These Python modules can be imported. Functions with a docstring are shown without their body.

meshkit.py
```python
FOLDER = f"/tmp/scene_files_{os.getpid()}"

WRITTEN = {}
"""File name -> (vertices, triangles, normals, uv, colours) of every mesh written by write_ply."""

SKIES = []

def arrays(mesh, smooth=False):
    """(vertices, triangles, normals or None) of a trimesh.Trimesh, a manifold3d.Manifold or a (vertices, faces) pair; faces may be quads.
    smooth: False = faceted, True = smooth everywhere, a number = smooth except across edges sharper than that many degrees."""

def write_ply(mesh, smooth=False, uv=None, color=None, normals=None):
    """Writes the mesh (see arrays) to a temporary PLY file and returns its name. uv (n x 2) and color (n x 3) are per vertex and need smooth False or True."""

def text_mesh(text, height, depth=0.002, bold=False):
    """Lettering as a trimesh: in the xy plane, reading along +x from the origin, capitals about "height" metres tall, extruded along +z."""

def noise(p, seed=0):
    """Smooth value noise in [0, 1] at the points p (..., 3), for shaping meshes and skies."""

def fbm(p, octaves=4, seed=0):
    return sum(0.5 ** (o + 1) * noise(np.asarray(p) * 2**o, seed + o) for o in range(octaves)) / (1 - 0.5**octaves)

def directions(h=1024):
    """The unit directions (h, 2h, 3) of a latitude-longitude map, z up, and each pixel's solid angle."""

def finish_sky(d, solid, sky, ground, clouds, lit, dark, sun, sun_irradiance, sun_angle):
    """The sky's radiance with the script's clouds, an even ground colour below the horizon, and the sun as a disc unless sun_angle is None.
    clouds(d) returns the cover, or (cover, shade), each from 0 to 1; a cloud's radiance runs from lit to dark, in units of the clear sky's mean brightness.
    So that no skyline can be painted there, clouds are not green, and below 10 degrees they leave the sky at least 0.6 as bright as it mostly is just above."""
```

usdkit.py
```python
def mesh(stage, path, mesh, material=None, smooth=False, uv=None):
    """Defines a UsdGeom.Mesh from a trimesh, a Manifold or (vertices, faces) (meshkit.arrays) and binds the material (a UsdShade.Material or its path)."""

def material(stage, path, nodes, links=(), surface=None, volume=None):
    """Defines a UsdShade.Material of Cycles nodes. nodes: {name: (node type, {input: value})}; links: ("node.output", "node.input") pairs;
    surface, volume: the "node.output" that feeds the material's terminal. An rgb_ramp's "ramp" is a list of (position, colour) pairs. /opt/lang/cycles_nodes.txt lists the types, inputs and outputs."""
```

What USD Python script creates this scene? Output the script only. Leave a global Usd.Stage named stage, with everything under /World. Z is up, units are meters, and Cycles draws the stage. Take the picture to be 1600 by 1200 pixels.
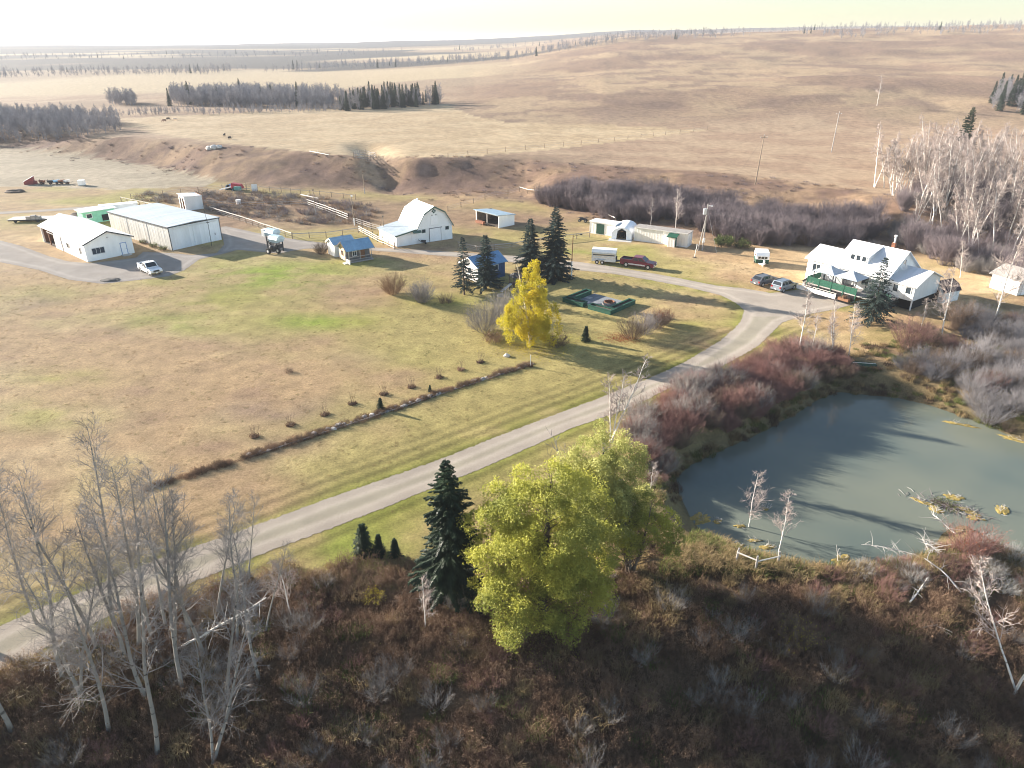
import math, random
import numpy as np, trimesh, usdkit, meshkit
from shapely.geometry import Polygon
from pxr import Usd, UsdGeom, UsdLux, UsdShade, Sdf, Gf, Vt

stage = Usd.Stage.CreateInMemory()
UsdGeom.SetStageUpAxis(stage, "Z"); UsdGeom.SetStageMetersPerUnit(stage, 1.0)
UsdGeom.Xform.Define(stage, "/World"); UsdGeom.Scope.Define(stage, "/World/Looks")

# ------------------------------------------------------------------ camera, sky, sun, exposure
CAM_H, FPX, HOR = 34.0, 1100.0, 70.0          # drone height (m), focal length and horizon row in pixels of a 1600 x 1200 picture
PITCH = math.atan2(600 - HOR, FPX)
cam = UsdGeom.Camera.Define(stage, "/World/camera")
cam.AddTranslateOp().Set(Gf.Vec3d(0, 0, CAM_H)); cam.AddRotateXOp().Set(90 - math.degrees(PITCH))
cam.CreateHorizontalApertureAttr(36.0); cam.CreateVerticalApertureAttr(27.0); cam.CreateFocalLengthAttr(36.0 * FPX / 1600)
cam.CreateClippingRangeAttr(Gf.Vec2f(0.5, 20000))
cam.CreateExposureAttr(2.07)
HAZE = 0.00012
SUN_EL, SUN_AZ = math.radians(15.5), math.radians(153.0)      # azimuth of the direction towards the sun, from +x anticlockwise
SUN = np.array([math.cos(SUN_AZ) * math.cos(SUN_EL), math.sin(SUN_AZ) * math.cos(SUN_EL), math.sin(SUN_EL)])
sun = UsdLux.DistantLight.Define(stage, "/World/sun")
sun.CreateIntensityAttr(1.25); sun.CreateAngleAttr(0.5); sun.CreateNormalizeAttr(True); sun.CreateColorAttr(Gf.Vec3f(1.0, 0.91, 0.8))
sun.AddRotateXYZOp().Set(Gf.Vec3f(0, 90 - math.degrees(SUN_EL), math.degrees(SUN_AZ)))
usdkit.material(stage, "/World/Looks/sky", {
    "sky": ("sky_texture", {"sky_type": "single_scattering", "sun_disc": False, "sun_elevation": SUN_EL, "sun_rotation": math.atan2(SUN[0], SUN[1]), "altitude": 600.0, "air_density": 1.0, "aerosol_density": 1.6, "ozone_density": 1.0}),
    "bg": ("background_shader", {"strength": 0.055})}, [("sky.color", "bg.color")], surface="bg.background")
dome = UsdLux.DomeLight.Define(stage, "/World/sky")
UsdShade.MaterialBindingAPI.Apply(dome.GetPrim()).Bind(UsdShade.Material.Get(stage, "/World/Looks/sky"))
dome.GetPrim().SetCustomDataByKey("kind", "structure")

# ------------------------------------------------------------------ helpers
rng = np.random.default_rng(7)
counts = {}
def path_for(parent, name):
    k = (parent, name); n = counts.get(k, 0); counts[k] = n + 1
    return f"{parent}/{name}" if n == 0 else f"{parent}/{name}_{n:03d}"
def data(prim, **kw):
    for k, v in kw.items():
        if v is not None: prim.SetCustomDataByKey(k, v)
    return prim
def thing(name, label, cat, loc=(0, 0, 0), rot=0.0, group=None, scale=None, lean=None):
    p = path_for("/World", name); x = UsdGeom.Xform.Define(stage, p)
    x.AddTranslateOp().Set(Gf.Vec3d(*map(float, loc)))
    if lean is not None: x.AddRotateYOp().Set(float(lean))
    x.AddRotateZOp().Set(float(rot))
    if scale is not None: x.AddScaleOp().Set(Gf.Vec3f(*(np.ones(3) * scale).tolist()))
    data(x.GetPrim(), label=label, category=cat, group=group)
    return p
def copy(src, name, label, cat, loc, rot=0.0, group=None, scale=None, lean=None):
    p = thing(name, label, cat, loc, rot, group, scale, lean); q = stage.GetPrimAtPath(p)
    q.GetReferences().AddInternalReference(src); q.SetInstanceable(True)
    if group is None: q.SetCustomDataByKey("group", "")
    return p
def part(parent, name, mesh, m, label=None, kind=None, smooth=False, cols=None):
    p = path_for(parent, name)
    if isinstance(mesh, MB): mesh = mesh.mesh()
    g = usdkit.mesh(stage, p, mesh, f"/World/Looks/{m}", smooth=smooth)
    data(g.GetPrim(), label=label, kind=kind)
    for k, (t, a) in (cols or {}).items():
        UsdGeom.PrimvarsAPI(g).CreatePrimvar(k, t, "vertex").Set(Vt.Vec3fArray.FromNumpy(np.asarray(a, np.float32)) if np.ndim(a) == 2 else Vt.FloatArray.FromNumpy(np.asarray(a, np.float32)))
    return p
def scatter(name, label, cat, protos, pts, rots, scales, idx, kind="stuff", tilt=None):
    """ONE uncountable mass: a PointInstancer of prototypes [(part name, mesh, material), ...]."""
    p = path_for("/World", name); pi = UsdGeom.PointInstancer.Define(stage, p)
    data(pi.GetPrim(), label=label, category=cat, kind=kind)
    tg = []
    for k, (nm, mesh, m) in enumerate(protos):
        q = part(p, nm, mesh, m); tg.append(q)
    pi.CreatePrototypesRel().SetTargets(tg)
    pi.CreatePositionsAttr(Vt.Vec3fArray.FromNumpy(np.asarray(pts, np.float32)))
    r = np.asarray(rots) / 2
    q = np.zeros((len(r), 4)); q[:, 0] = np.cos(r); q[:, 3] = np.sin(r)
    pi.CreateOrientationsAttr(Vt.QuathArray([Gf.Quath(float(a[0]), 0, 0, float(a[3])) for a in q]))
    s = np.asarray(scales, float); s = np.stack([s] * 3, 1) if s.ndim == 1 else s
    pi.CreateScalesAttr(Vt.Vec3fArray.FromNumpy(s.astype(np.float32)))
    pi.CreateProtoIndicesAttr(Vt.IntArray.FromNumpy(np.asarray(idx, np.int32)))
    return p

class MB:
    """Collects shapes into one mesh."""
    def __init__(s): s.v, s.f, s.n = [], [], 0
    def add(s, v, f):
        v = np.asarray(v, float); s.v.append(v); s.f.append(np.asarray(f, int) + s.n); s.n += len(v); return s
    def box(s, x0, x1, y0, y1, z0, z1, chamfer=0):
        v = [(x, y, z) for z in (z0, z1) for x, y in ((x0, y0), (x1, y0), (x1, y1), (x0, y1))]
        return s.hexa(v)
    def hexa(s, v):
        """8 corners: bottom ring anticlockwise, then top ring."""
        return s.add(v, [(0, 2, 1), (0, 3, 2), (4, 5, 6), (4, 6, 7)] + [t for i in range(4) for j in [(i + 1) % 4] for t in ((i, j, j + 4), (i, j + 4, i + 4))])
    def quad(s, a, b, c, d): return s.add([a, b, c, d], [(0, 1, 2), (0, 2, 3)])
    def slab(s, a, b, c, d, t):
        """A quad given thickness t downwards along its normal."""
        a, b, c, d = (np.asarray(q, float) for q in (a, b, c, d))
        n = np.cross(b - a, d - a); n /= np.linalg.norm(n)
        return s.hexa([q - n * t for q in (a, b, c, d)] + [a, b, c, d])
    def prism(s, poly, a, b, plane="xz"):
        """poly (2D) in the named plane, extruded along the third axis from a to b."""
        m = trimesh.creation.extrude_polygon(Polygon(poly), b - a, engine="earcut"); v = np.array(m.vertices); f = np.array(m.faces)
        o = {"xz": np.c_[v[:, 0], v[:, 2] + a, v[:, 1]], "yz": np.c_[v[:, 2] + a, v[:, 0], v[:, 1]], "xy": np.c_[v[:, 0], v[:, 1], v[:, 2] + a]}[plane]
        return s.add(o, f[:, ::-1] if plane == "xz" else f)
    def tube(s, p, r, sides=6, cap=True):
        p = np.asarray(p, float); r = np.broadcast_to(np.asarray(r, float), (len(p),))
        t = np.gradient(p, axis=0); t /= np.linalg.norm(t, axis=1, keepdims=True) + 1e-12
        up = np.where(np.abs(t[:, 2:]) < 0.9, [[0, 0, 1.0]], [[1.0, 0, 0]])
        a = np.cross(t, up); a /= np.linalg.norm(a, axis=1, keepdims=True) + 1e-12; b = np.cross(t, a)
        w = np.arange(sides) * 2 * np.pi / sides
        v = (p[:, None] + r[:, None, None] * (np.cos(w)[None, :, None] * a[:, None] + np.sin(w)[None, :, None] * b[:, None])).reshape(-1, 3)
        i, j = np.meshgrid(np.arange(len(p) - 1), np.arange(sides), indexing="ij"); k = (j + 1) % sides
        q = np.stack([i * sides + j, i * sides + k, (i + 1) * sides + k, (i + 1) * sides + j], -1).reshape(-1, 4)
        f = np.vstack([q[:, [0, 2, 1]], q[:, [0, 3, 2]]]).tolist()
        if cap and sides > 2:
            e = (len(p) - 1) * sides
            f += [(0, m, m + 1) for m in range(1, sides - 1)] + [(e, e + m + 1, e + m) for m in range(1, sides - 1)]
        return s.add(v, f)
    def cyl(s, c0, c1, r, sides=14): return s.tube([c0, c1], r, sides)
    def ball(s, c, r, sub=1, sc=(1, 1, 1), noise=0, seed=0):
        m = trimesh.creation.icosphere(sub, 1.0); v = np.array(m.vertices)
        if noise: v = v * (1 + noise * (meshkit.noise(v * 2.1 + seed * 7.3, seed)[:, None] - 0.5) * 2)
        return s.add(np.asarray(c) + v * r * np.asarray(sc), m.faces)
    def mesh(s):
        if not s.v: return trimesh.Trimesh(np.zeros((3, 3)), [[0, 1, 2]], process=False)
        return trimesh.Trimesh(np.vstack(s.v), np.vstack(s.f), process=False)

def polytubes(lines, sides):
    """Many polylines [(points, radii)] with the same number of points, as one fast batch of tubes."""
    out = MB(); by = {}
    for p, r in lines: by.setdefault(len(p), []).append((p, r))
    for n, L in by.items():
        P = np.array([l[0] for l in L], float); R = np.array([np.broadcast_to(l[1], (n,)) for l in L], float)
        T = np.gradient(P, axis=1); T /= np.linalg.norm(T, axis=2, keepdims=True) + 1e-12
        up = np.where(np.abs(T[..., 2:]) < 0.9, [[[0, 0, 1.0]]], [[[1.0, 0, 0]]])
        A = np.cross(T, up); A /= np.linalg.norm(A, axis=2, keepdims=True) + 1e-12; B = np.cross(T, A)
        w = np.arange(sides) * 2 * np.pi / sides
        V = P[:, :, None] + R[:, :, None, None] * (np.cos(w)[:, None] * A[:, :, None] + np.sin(w)[:, None] * B[:, :, None])
        i, j = np.meshgrid(np.arange(n - 1), np.arange(sides), indexing="ij"); k = (j + 1) % sides
        q = np.stack([i * sides + j, i * sides + k, (i + 1) * sides + k, (i + 1) * sides + j], -1).reshape(-1, 4)
        f = np.vstack([q[:, [0, 2, 1]], q[:, [0, 3, 2]]])
        F = f[None] + (np.arange(len(L)) * n * sides)[:, None, None]
        out.add(V.reshape(-1, 3), F.reshape(-1, 3))
    return out

def sst(a, b, x):
    t = np.clip((x - a) / (b - a), 0, 1); return t * t * (3 - 2 * t)
def inside(poly, x, y):
    poly = np.asarray(poly); r = np.zeros(np.shape(x), bool); j = len(poly) - 1
    for i in range(len(poly)):
        (xi, yi), (xj, yj) = poly[i], poly[j]
        c = (yi > y) != (yj > y)
        r ^= c & (x < (xj - xi) * (y - yi) / (yj - yi + 1e-12) + xi); j = i
    return r
def seg_dist(poly, x, y, closed=True):
    poly = np.asarray(poly); d = np.full(np.shape(x), 1e9)
    for i in range(len(poly) - (0 if closed else 1)):
        a, b = poly[i], poly[(i + 1) % len(poly)]; e = b - a
        t = np.clip(((x - a[0]) * e[0] + (y - a[1]) * e[1]) / (e @ e + 1e-12), 0, 1)
        d = np.minimum(d, np.hypot(x - a[0] - t * e[0], y - a[1] - t * e[1]))
    return d
def ray(px, py):
    a, b = (np.asarray(px, float) - 800) / FPX, (np.asarray(py, float) - 600) / FPX
    return a, math.cos(PITCH) - b * math.sin(PITCH), -math.sin(PITCH) - b * math.cos(PITCH)
def G(px, py, z=0.0):
    """Where a measured sight line meets the level z."""
    a, y, d = ray(px, py); k = (z - CAM_H) / d
    return np.array([a * k, y * k]).T
def P3(px, py, z=0.0): q = G(px, py, z); return np.array([q[0], q[1], z])
def polyG(pts, z=0.0): return np.array([G(a, b, z) for a, b in pts])

# ------------------------------------------------------------------ terrain
POND_Z = -1.6
POND = polyG([(1310,613),(1345,617),(1400,622),(1450,633),(1500,650),(1550,668),(1590,688),(1650,712),(1760,760),(1790,860),(1700,905),(1610,880),(1575,868),(1555,862),(1545,838),(1505,818),(1470,832),(1452,862),(1400,878),(1330,886),(1260,887),(1200,876),(1150,860),(1100,835),(1075,800),(1062,770),(1058,745),(1080,728),(1120,708),(1180,682),(1240,650),(1280,625)], POND_Z)
EDGE = polyG([(-900,1130),(-200,1085),(0,1045),(60,1022),(200,962),(300,925),(420,884),(520,892),(690,908),(760,930),(880,935),(980,900),(1060,880),(1100,885),(1250,905),(1400,900),(1500,895),(1600,905),(2400,960)])
FOOT = [(-0.95,262),(-0.73,262),(-0.69,262),(-0.55,238),(-0.42,203),(-0.33,190),(-0.22,190),(-0.09,182),(0.018,176),(0.14,150),(0.3,138),(0.49,134),(0.62,130),(0.75,122),(1.1,110)]
TOP = [(-0.95,310),(-0.73,300),(-0.6,268),(-0.42,232),(-0.33,222),(-0.22,208),(-0.1,205),(0.02,200),(0.06,196),(0.16,192),(0.28,184),(0.45,168),(0.55,152),(0.68,146),(0.8,140),(1.1,130)]
TOPZ = [(-1.1,3.0),(-0.7,4.0),(-0.45,6.0),(-0.1,6.0),(0.2,5.0),(0.55,4.0),(1.1,4.0)]
def height(x, y):
    x, y = np.asarray(x, float), np.asarray(y, float)
    u = x / np.maximum(y, 20.0)
    I = lambda L: np.interp(u, [l[0] for l in L], [l[1] for l in L])
    nz = meshkit.fbm(np.stack([x / 42, y / 30, 0 * x], -1), 4, 3) - 0.5
    rf, rt, zt = I(FOOT), I(TOP), I(TOPZ)
    gull = np.clip(nz, -.35, .35) * 26                       # the bank weaves in and out
    z = zt * sst(0, 1, (y - rf + gull) / (rt - rf))
    # a side draw cuts the bank behind the barn, and the dry creek between field and bank
    draw = np.exp(-(((x + 30 - (y - 185) * -0.35) / 5.0) ** 2)) * sst(178, 196, y) * (1 - sst(222, 240, y)); z = z - 2.6 * draw
    z = z + sst(260, 420, y) * (np.interp(u, [-.7, -.3, -.05, .12, .4, .75], [-1.0, 0.0, 3.0, 9.0, 13.0, 14.0]))
    z = z + sst(380, 700, y) * np.interp(u, [-.8, -.2, .1, .8], [0.0, 2.0, 6.0, 10.0]) + sst(430, 950, y) * np.interp(u, [-.25, 0, .15, .8], [0, 5, 20, 30]) + sst(700, 2600, y) * (14 + 26 * meshkit.fbm(np.stack([x / 700, y / 700, 0 * x], -1), 3, 5))
    z = z + nz * 5.0 * sst(225, 400, y) * np.clip(0.35 + u * 1.2, 0.15, 1.2)
    z = z + (meshkit.fbm(np.stack([x / 9, y / 9, 0 * x], -1), 3, 9) - 0.5) * 0.9 * sst(rf - 12, rf + 6, y) * (1 - 0.8 * sst(rt - 2, rt + 8, y))
    z = z + (meshkit.fbm(np.stack([x / 14, y / 14, 0 * x], -1), 3, 2) - 0.5) * 0.25 * (1 - sst(100, 200, y))
    # the ravine that drops towards the camera, below drive and dam
    ye = np.interp(x, EDGE[:, 0], EDGE[:, 1])
    rough = (meshkit.fbm(np.stack([x / 4, y / 4, 0 * x], -1), 3, 21) - 0.5)
    z = z - 2.7 * sst(0, 16, ye - y + rough * 3) + rough * 0.9 * sst(-1, 3, ye - y)
    # the pond: a steep bank, a flat bed
    near = (x > -5) & (x < 95) & (y > 25) & (y < 90)
    d = np.full(x.shape, 50.0)
    if near.any():
        xx, yy = x[near], y[near]; d[near] = np.where(inside(POND, xx, yy), -1, 1) * seg_dist(POND, xx, yy)
    bank = np.where(d > 0, POND_Z + 1.75 * sst(0, 3.2, d) + 0 * d, POND_Z - np.minimum(1.3, -d * 0.45))
    return np.where(d < 3.2, np.minimum(z, bank), z)
def hz(x, y): return float(height(np.array([x]), np.array([y]))[0])
def T(px, py):
    """First meeting of a sight line with the ground."""
    a, yy, d = ray(px, py); k = np.concatenate([np.arange(24, 260, 0.4), np.arange(260, 2500, 2.0)])
    g = height(a * k, yy * k) - (CAM_H + d * k); i = int(np.argmax(g >= 0)) if (g >= 0).any() else len(k) - 1
    if i > 0:
        t = g[i - 1] / (g[i - 1] - g[i] + 1e-12); kk = k[i - 1] + (k[i] - k[i - 1]) * t
    else: kk = k[0]
    return np.array([a * kk, yy * kk, hz(a * kk, yy * kk)])
# ------------------------------------------------------------------ materials
L = "/World/Looks/"
def mat(name, c, rough=0.75, var=0.12, scale=1.5, metal=0.0, spec=0.3, bump=0.0, bscale=12.0, c2=None, rand=0.0, streak=None):
    """A plain painted, wooden or metal surface with uneven tone: two noises in world space (streak stretches one of them vertically)."""
    c = np.asarray(c, float); c2 = c * (1 - var * 1.6) if c2 is None else np.asarray(c2, float)
    n = {"geo": ("geometry", {}), "map": ("mapping", {"scale": (scale, scale, scale * (streak or 1))}), "n1": ("noise_texture", {"scale": 1.0, "detail": 5.0, "roughness": 0.65}),
         "r1": ("rgb_ramp", {"ramp": [(0.3, c2), (0.62, np.minimum(c * (1 + var * .5), 0.95))]}), "p": ("principled_bsdf", {"roughness": rough, "metallic": metal, "specular_ior_level": spec})}
    l = [("geo.position", "map.vector"), ("map.vector", "n1.vector"), ("n1.fac", "r1.fac")]
    src = "r1.color"
    if rand:
        n["isl"] = ("map_range", {"from_min": 0.0, "from_max": 1.0, "to_min": 1 - rand, "to_max": 1 + rand}); n["hs"] = ("hsv", {"saturation": 1.0, "fac": 1.0})
        l += [("geo.random_per_island", "isl.value"), ("isl.result", "hs.value"), (src, "hs.color")]; src = "hs.color"
    l.append((src, "p.base_color"))
    if bump:
        n["n2"] = ("noise_texture", {"scale": bscale, "detail": 4.0}); n["b"] = ("bump", {"strength": bump, "distance": 0.05})
        l += [("geo.position", "n2.vector"), ("n2.fac", "b.height"), ("b.normal", "p.normal")]
    return usdkit.material(stage, L + name, n, l, surface="p.BSDF")
def ribbed(name, c, direction, pitch, rough=0.4, metal=0.0, var=0.1, depth=0.03, spec=0.4, c2=None):
    """Profiled sheet metal: ribs at the given pitch (m) across a horizontal direction, with streaks of wear."""
    c = np.asarray(c, float); a = math.radians(direction); c2 = c * (1 - var * 2) if c2 is None else c2
    n = {"geo": ("geometry", {}), "dot": ("vector_math", {"math_type": "dot_product", "vector2": (math.cos(a), math.sin(a), 0)}), "m": ("math", {"math_type": "multiply", "value2": 1 / pitch}),
         "f": ("math", {"math_type": "fraction"}), "rr": ("rgb_ramp", {"ramp": [(0, (1, 1, 1)), (.1, (1, 1, 1)), (.18, (0, 0, 0)), (.82, (0, 0, 0)), (.9, (1, 1, 1))]}),
         "b": ("bump", {"strength": 0.6, "distance": depth}), "map": ("mapping", {"scale": (.9, .9, .25)}), "n1": ("noise_texture", {"scale": 1.3, "detail": 5.0, "roughness": 0.7}),
         "r1": ("rgb_ramp", {"ramp": [(.32, c2), (.6, c)]}), "fl": ("math", {"math_type": "floor"}), "wn": ("white_noise_texture", {"dimensions": "1D"}),
         "mr": ("map_range", {"to_min": 0.9, "to_max": 1.05}), "hs": ("hsv", {"saturation": 1.0, "fac": 1.0}), "p": ("principled_bsdf", {"roughness": rough, "metallic": metal, "specular_ior_level": spec})}
    l = [("geo.position", "dot.vector1"), ("dot.value", "m.value1"), ("m.value", "f.value1"), ("f.value", "rr.fac"), ("rr.color", "b.height"), ("b.normal", "p.normal"), ("geo.position", "map.vector"), ("map.vector", "n1.vector"),
         ("n1.fac", "r1.fac"), ("m.value", "fl.value1"), ("fl.value", "wn.w"), ("wn.value", "mr.value"), ("mr.result", "hs.value"), ("r1.color", "hs.color"), ("hs.color", "p.base_color")]
    return usdkit.material(stage, L + name, n, l, surface="p.BSDF")
def leafy(name, stops, rough=0.6, trans=0.35, nscale=0.5, spec=0.25):
    """Leaves or needles: a colour per leaf, drifting over the crown, with light passing through."""
    n = {"geo": ("geometry", {}), "no": ("noise_texture", {"scale": nscale, "detail": 2.0}), "a": ("mix_float", {"fac": 0.5}), "st": ("map_range", {"from_min": 0.25, "from_max": 0.75, "to_min": 0.0, "to_max": 1.0}),
         "r": ("rgb_ramp", {"ramp": stops}), "p": ("principled_bsdf", {"roughness": rough, "specular_ior_level": spec}), "t": ("translucent_bsdf", {}), "mx": ("mix_closure", {"fac": trans})}
    l = [("geo.position", "no.vector"), ("no.fac", "st.value"), ("st.result", "a.a"), ("geo.random_per_island", "a.b"), ("a.result", "r.fac"), ("r.color", "p.base_color"), ("r.color", "t.color"), ("p.BSDF", "mx.closure1"), ("t.BSDF", "mx.closure2")]
    return usdkit.material(stage, L + name, n, l, surface="mx.closure")
def glassy(name, c=(0.02, 0.025, 0.03), rough=0.06): return mat(name, c, rough, 0.05, 1.0, 0, 0.6)
def pane(name):
    return usdkit.material(stage, L + name, {"fr": ("fresnel", {"IOR": 1.5}), "t": ("transparent_bsdf", {"color": (.75, .8, .82)}), "g": ("glossy_bsdf", {"roughness": .02, "color": (1, 1, 1)}), "m": ("mix_closure", {})},
                           [("fr.fac", "m.fac"), ("t.BSDF", "m.closure1"), ("g.BSDF", "m.closure2")], surface="m.closure")

WHITE = (0.78, 0.78, 0.76)
mat("white_paint", WHITE, 0.6, 0.05, 0.8, streak=.3); mat("white_trim", (0.8, 0.8, 0.79), 0.5, 0.04)
mat("grey_siding", (0.6, 0.62, 0.62), 0.6, 0.08, 0.9, streak=.3)
mat("dark_trim", (0.05, 0.055, 0.06), 0.6); mat("green_trim", (0.06, 0.11, 0.09), 0.6, 0.1); mat("planter_green", (0.012, 0.07, 0.045), 0.7, 0.2, 3); mat("deck_green", (0.013, 0.085, 0.052), 0.65, 0.15, 3)
mat("dark_green", (0.015, 0.06, 0.04), 0.6, 0.15, 3); mat("mint_paint", (0.22, 0.55, 0.38), 0.6, 0.08)
mat("blue_paint", (0.035, 0.085, 0.2), 0.65, 0.15, 1.2); mat("blue_trim", (0.05, 0.17, 0.45), 0.5)
mat("old_wood", (0.24, 0.19, 0.14), 0.85, 0.2, 2.5, bump=.3); mat("brown_wood", (0.2, 0.1, 0.055), 0.8, 0.2, 2.0); mat("pale_wood", (0.55, 0.45, 0.3), 0.8, 0.15, 3)
mat("grey_wood", (0.33, 0.31, 0.29), 0.85, 0.2, 3.0); mat("bleached_wood", (0.6, 0.58, 0.54), 0.8, 0.12, 3.0); mat("dark_wood", (0.06, 0.042, 0.032), 0.85, 0.25, 2)
mat("log_wood", (0.2, 0.19, 0.19), 0.85, 0.25, 3.0, bump=.3, rand=.2); mat("dark_roof", (0.055, 0.03, 0.032), 0.7, 0.2, 2); mat("rust", (0.22, 0.09, 0.05), 0.85, 0.3, 3)
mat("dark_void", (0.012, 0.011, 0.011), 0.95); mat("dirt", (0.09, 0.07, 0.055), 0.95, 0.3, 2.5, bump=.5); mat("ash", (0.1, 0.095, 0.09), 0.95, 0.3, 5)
mat("concrete", (0.45, 0.44, 0.42), 0.85, 0.12, 1.5); mat("patio", (0.2, 0.22, 0.24), 0.85, 0.15, 2); mat("tar_roof", (0.3, 0.28, 0.26), 0.85, 0.2, 1.5)
mat("rubber", (0.02, 0.02, 0.021), 0.8, 0.1); mat("rim", (0.55, 0.56, 0.58), 0.35, 0.05, metal=.7); mat("chrome", (0.7, 0.71, 0.72), 0.2, 0.03, metal=1.0)
mat("galvanised", (0.55, 0.58, 0.6), 0.4, 0.15, 1.5, metal=.5); mat("galv_blue", (0.38, 0.5, 0.58), 0.45, 0.2, 1.5, metal=.25); mat("machine_dark", (0.035, 0.037, 0.042), 0.6, 0.2)
mat("red_paint", (0.35, 0.03, 0.04), 0.45, 0.15); mat("barn_red", (0.24, 0.05, 0.05), 0.75, 0.2); mat("teal_paint", (0.08, 0.25, 0.24), 0.6, 0.15); mat("sky_blue", (0.25, 0.5, 0.72), 0.5, 0.1)
mat("car_white", (0.78, 0.79, 0.8), 0.25, 0.03, spec=.5); mat("car_maroon", (0.13, 0.012, 0.028), 0.25, 0.05, spec=.6); mat("car_grey", (0.16, 0.165, 0.18), 0.25, 0.05, metal=.5, spec=.6); mat("car_silver", (0.3, 0.34, 0.38), 0.25, 0.05, metal=.6, spec=.6)
mat("tail_red", (0.3, 0.01, 0.01), 0.3); mat("head_lamp", (0.7, 0.72, 0.75), 0.1, 0.02, spec=.8); glassy("car_glass"); glassy("window_glass", (0.03, 0.04, 0.05), 0.05); pane("clear_pane")
mat("stone", (0.34, 0.32, 0.3), 0.85, 0.2, 2, rand=.25); mat("pale_rock", (0.5, 0.48, 0.45), 0.85, 0.15, 2); mat("algae", (0.34, 0.25, 0.07), 0.9, 0.3, 3.0, bump=.8, bscale=18, c2=(0.13, 0.11, 0.04))
mat("tarp_pvc", (0.78, 0.79, 0.8), 0.5, 0.04); mat("canopy_cloth", (0.34, 0.39, 0.44), 0.8, 0.06); mat("black_hide", (0.018, 0.015, 0.014), 0.7); mat("brown_hide", (0.1, 0.035, 0.02), 0.75); mat("pale_hide", (0.6, 0.5, 0.4), 0.75)
ribbed("roof_white", (0.78, 0.8, 0.82), -37, 0.9, 0.42, 0.0, 0.03); ribbed("roof_house", (0.78, 0.8, 0.83), -54, 0.8, 0.4, 0.0, 0.03); ribbed("roof_barn", (0.8, 0.82, 0.83), -54, 0.8, 0.4, 0.0, 0.03)
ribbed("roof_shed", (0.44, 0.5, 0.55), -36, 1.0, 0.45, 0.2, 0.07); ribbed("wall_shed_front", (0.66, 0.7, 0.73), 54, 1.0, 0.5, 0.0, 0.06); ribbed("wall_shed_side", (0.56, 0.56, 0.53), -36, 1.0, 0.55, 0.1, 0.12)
ribbed("roof_bluish", (0.3, 0.42, 0.52), -55, 0.6, 0.5, 0.2, 0.1); ribbed("roof_cabin", (0.2, 0.34, 0.47), 35, 0.6, 0.5, 0.2, 0.1); ribbed("roof_leanto", (0.34, 0.4, 0.45), -54, 0.7, 0.55, 0.15, 0.12)
ribbed("container_white", (0.84, 0.83, 0.79), -31, 0.55, 0.6, 0.0, 0.06, depth=.05); ribbed("container_end", (0.72, 0.73, 0.73), 59, 0.5, 0.6, 0.0, 0.05, depth=.03)
ribbed("roof_blue_house", (0.16, 0.3, 0.48), 43, 0.5, 0.5, 0.2, 0.1)

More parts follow.
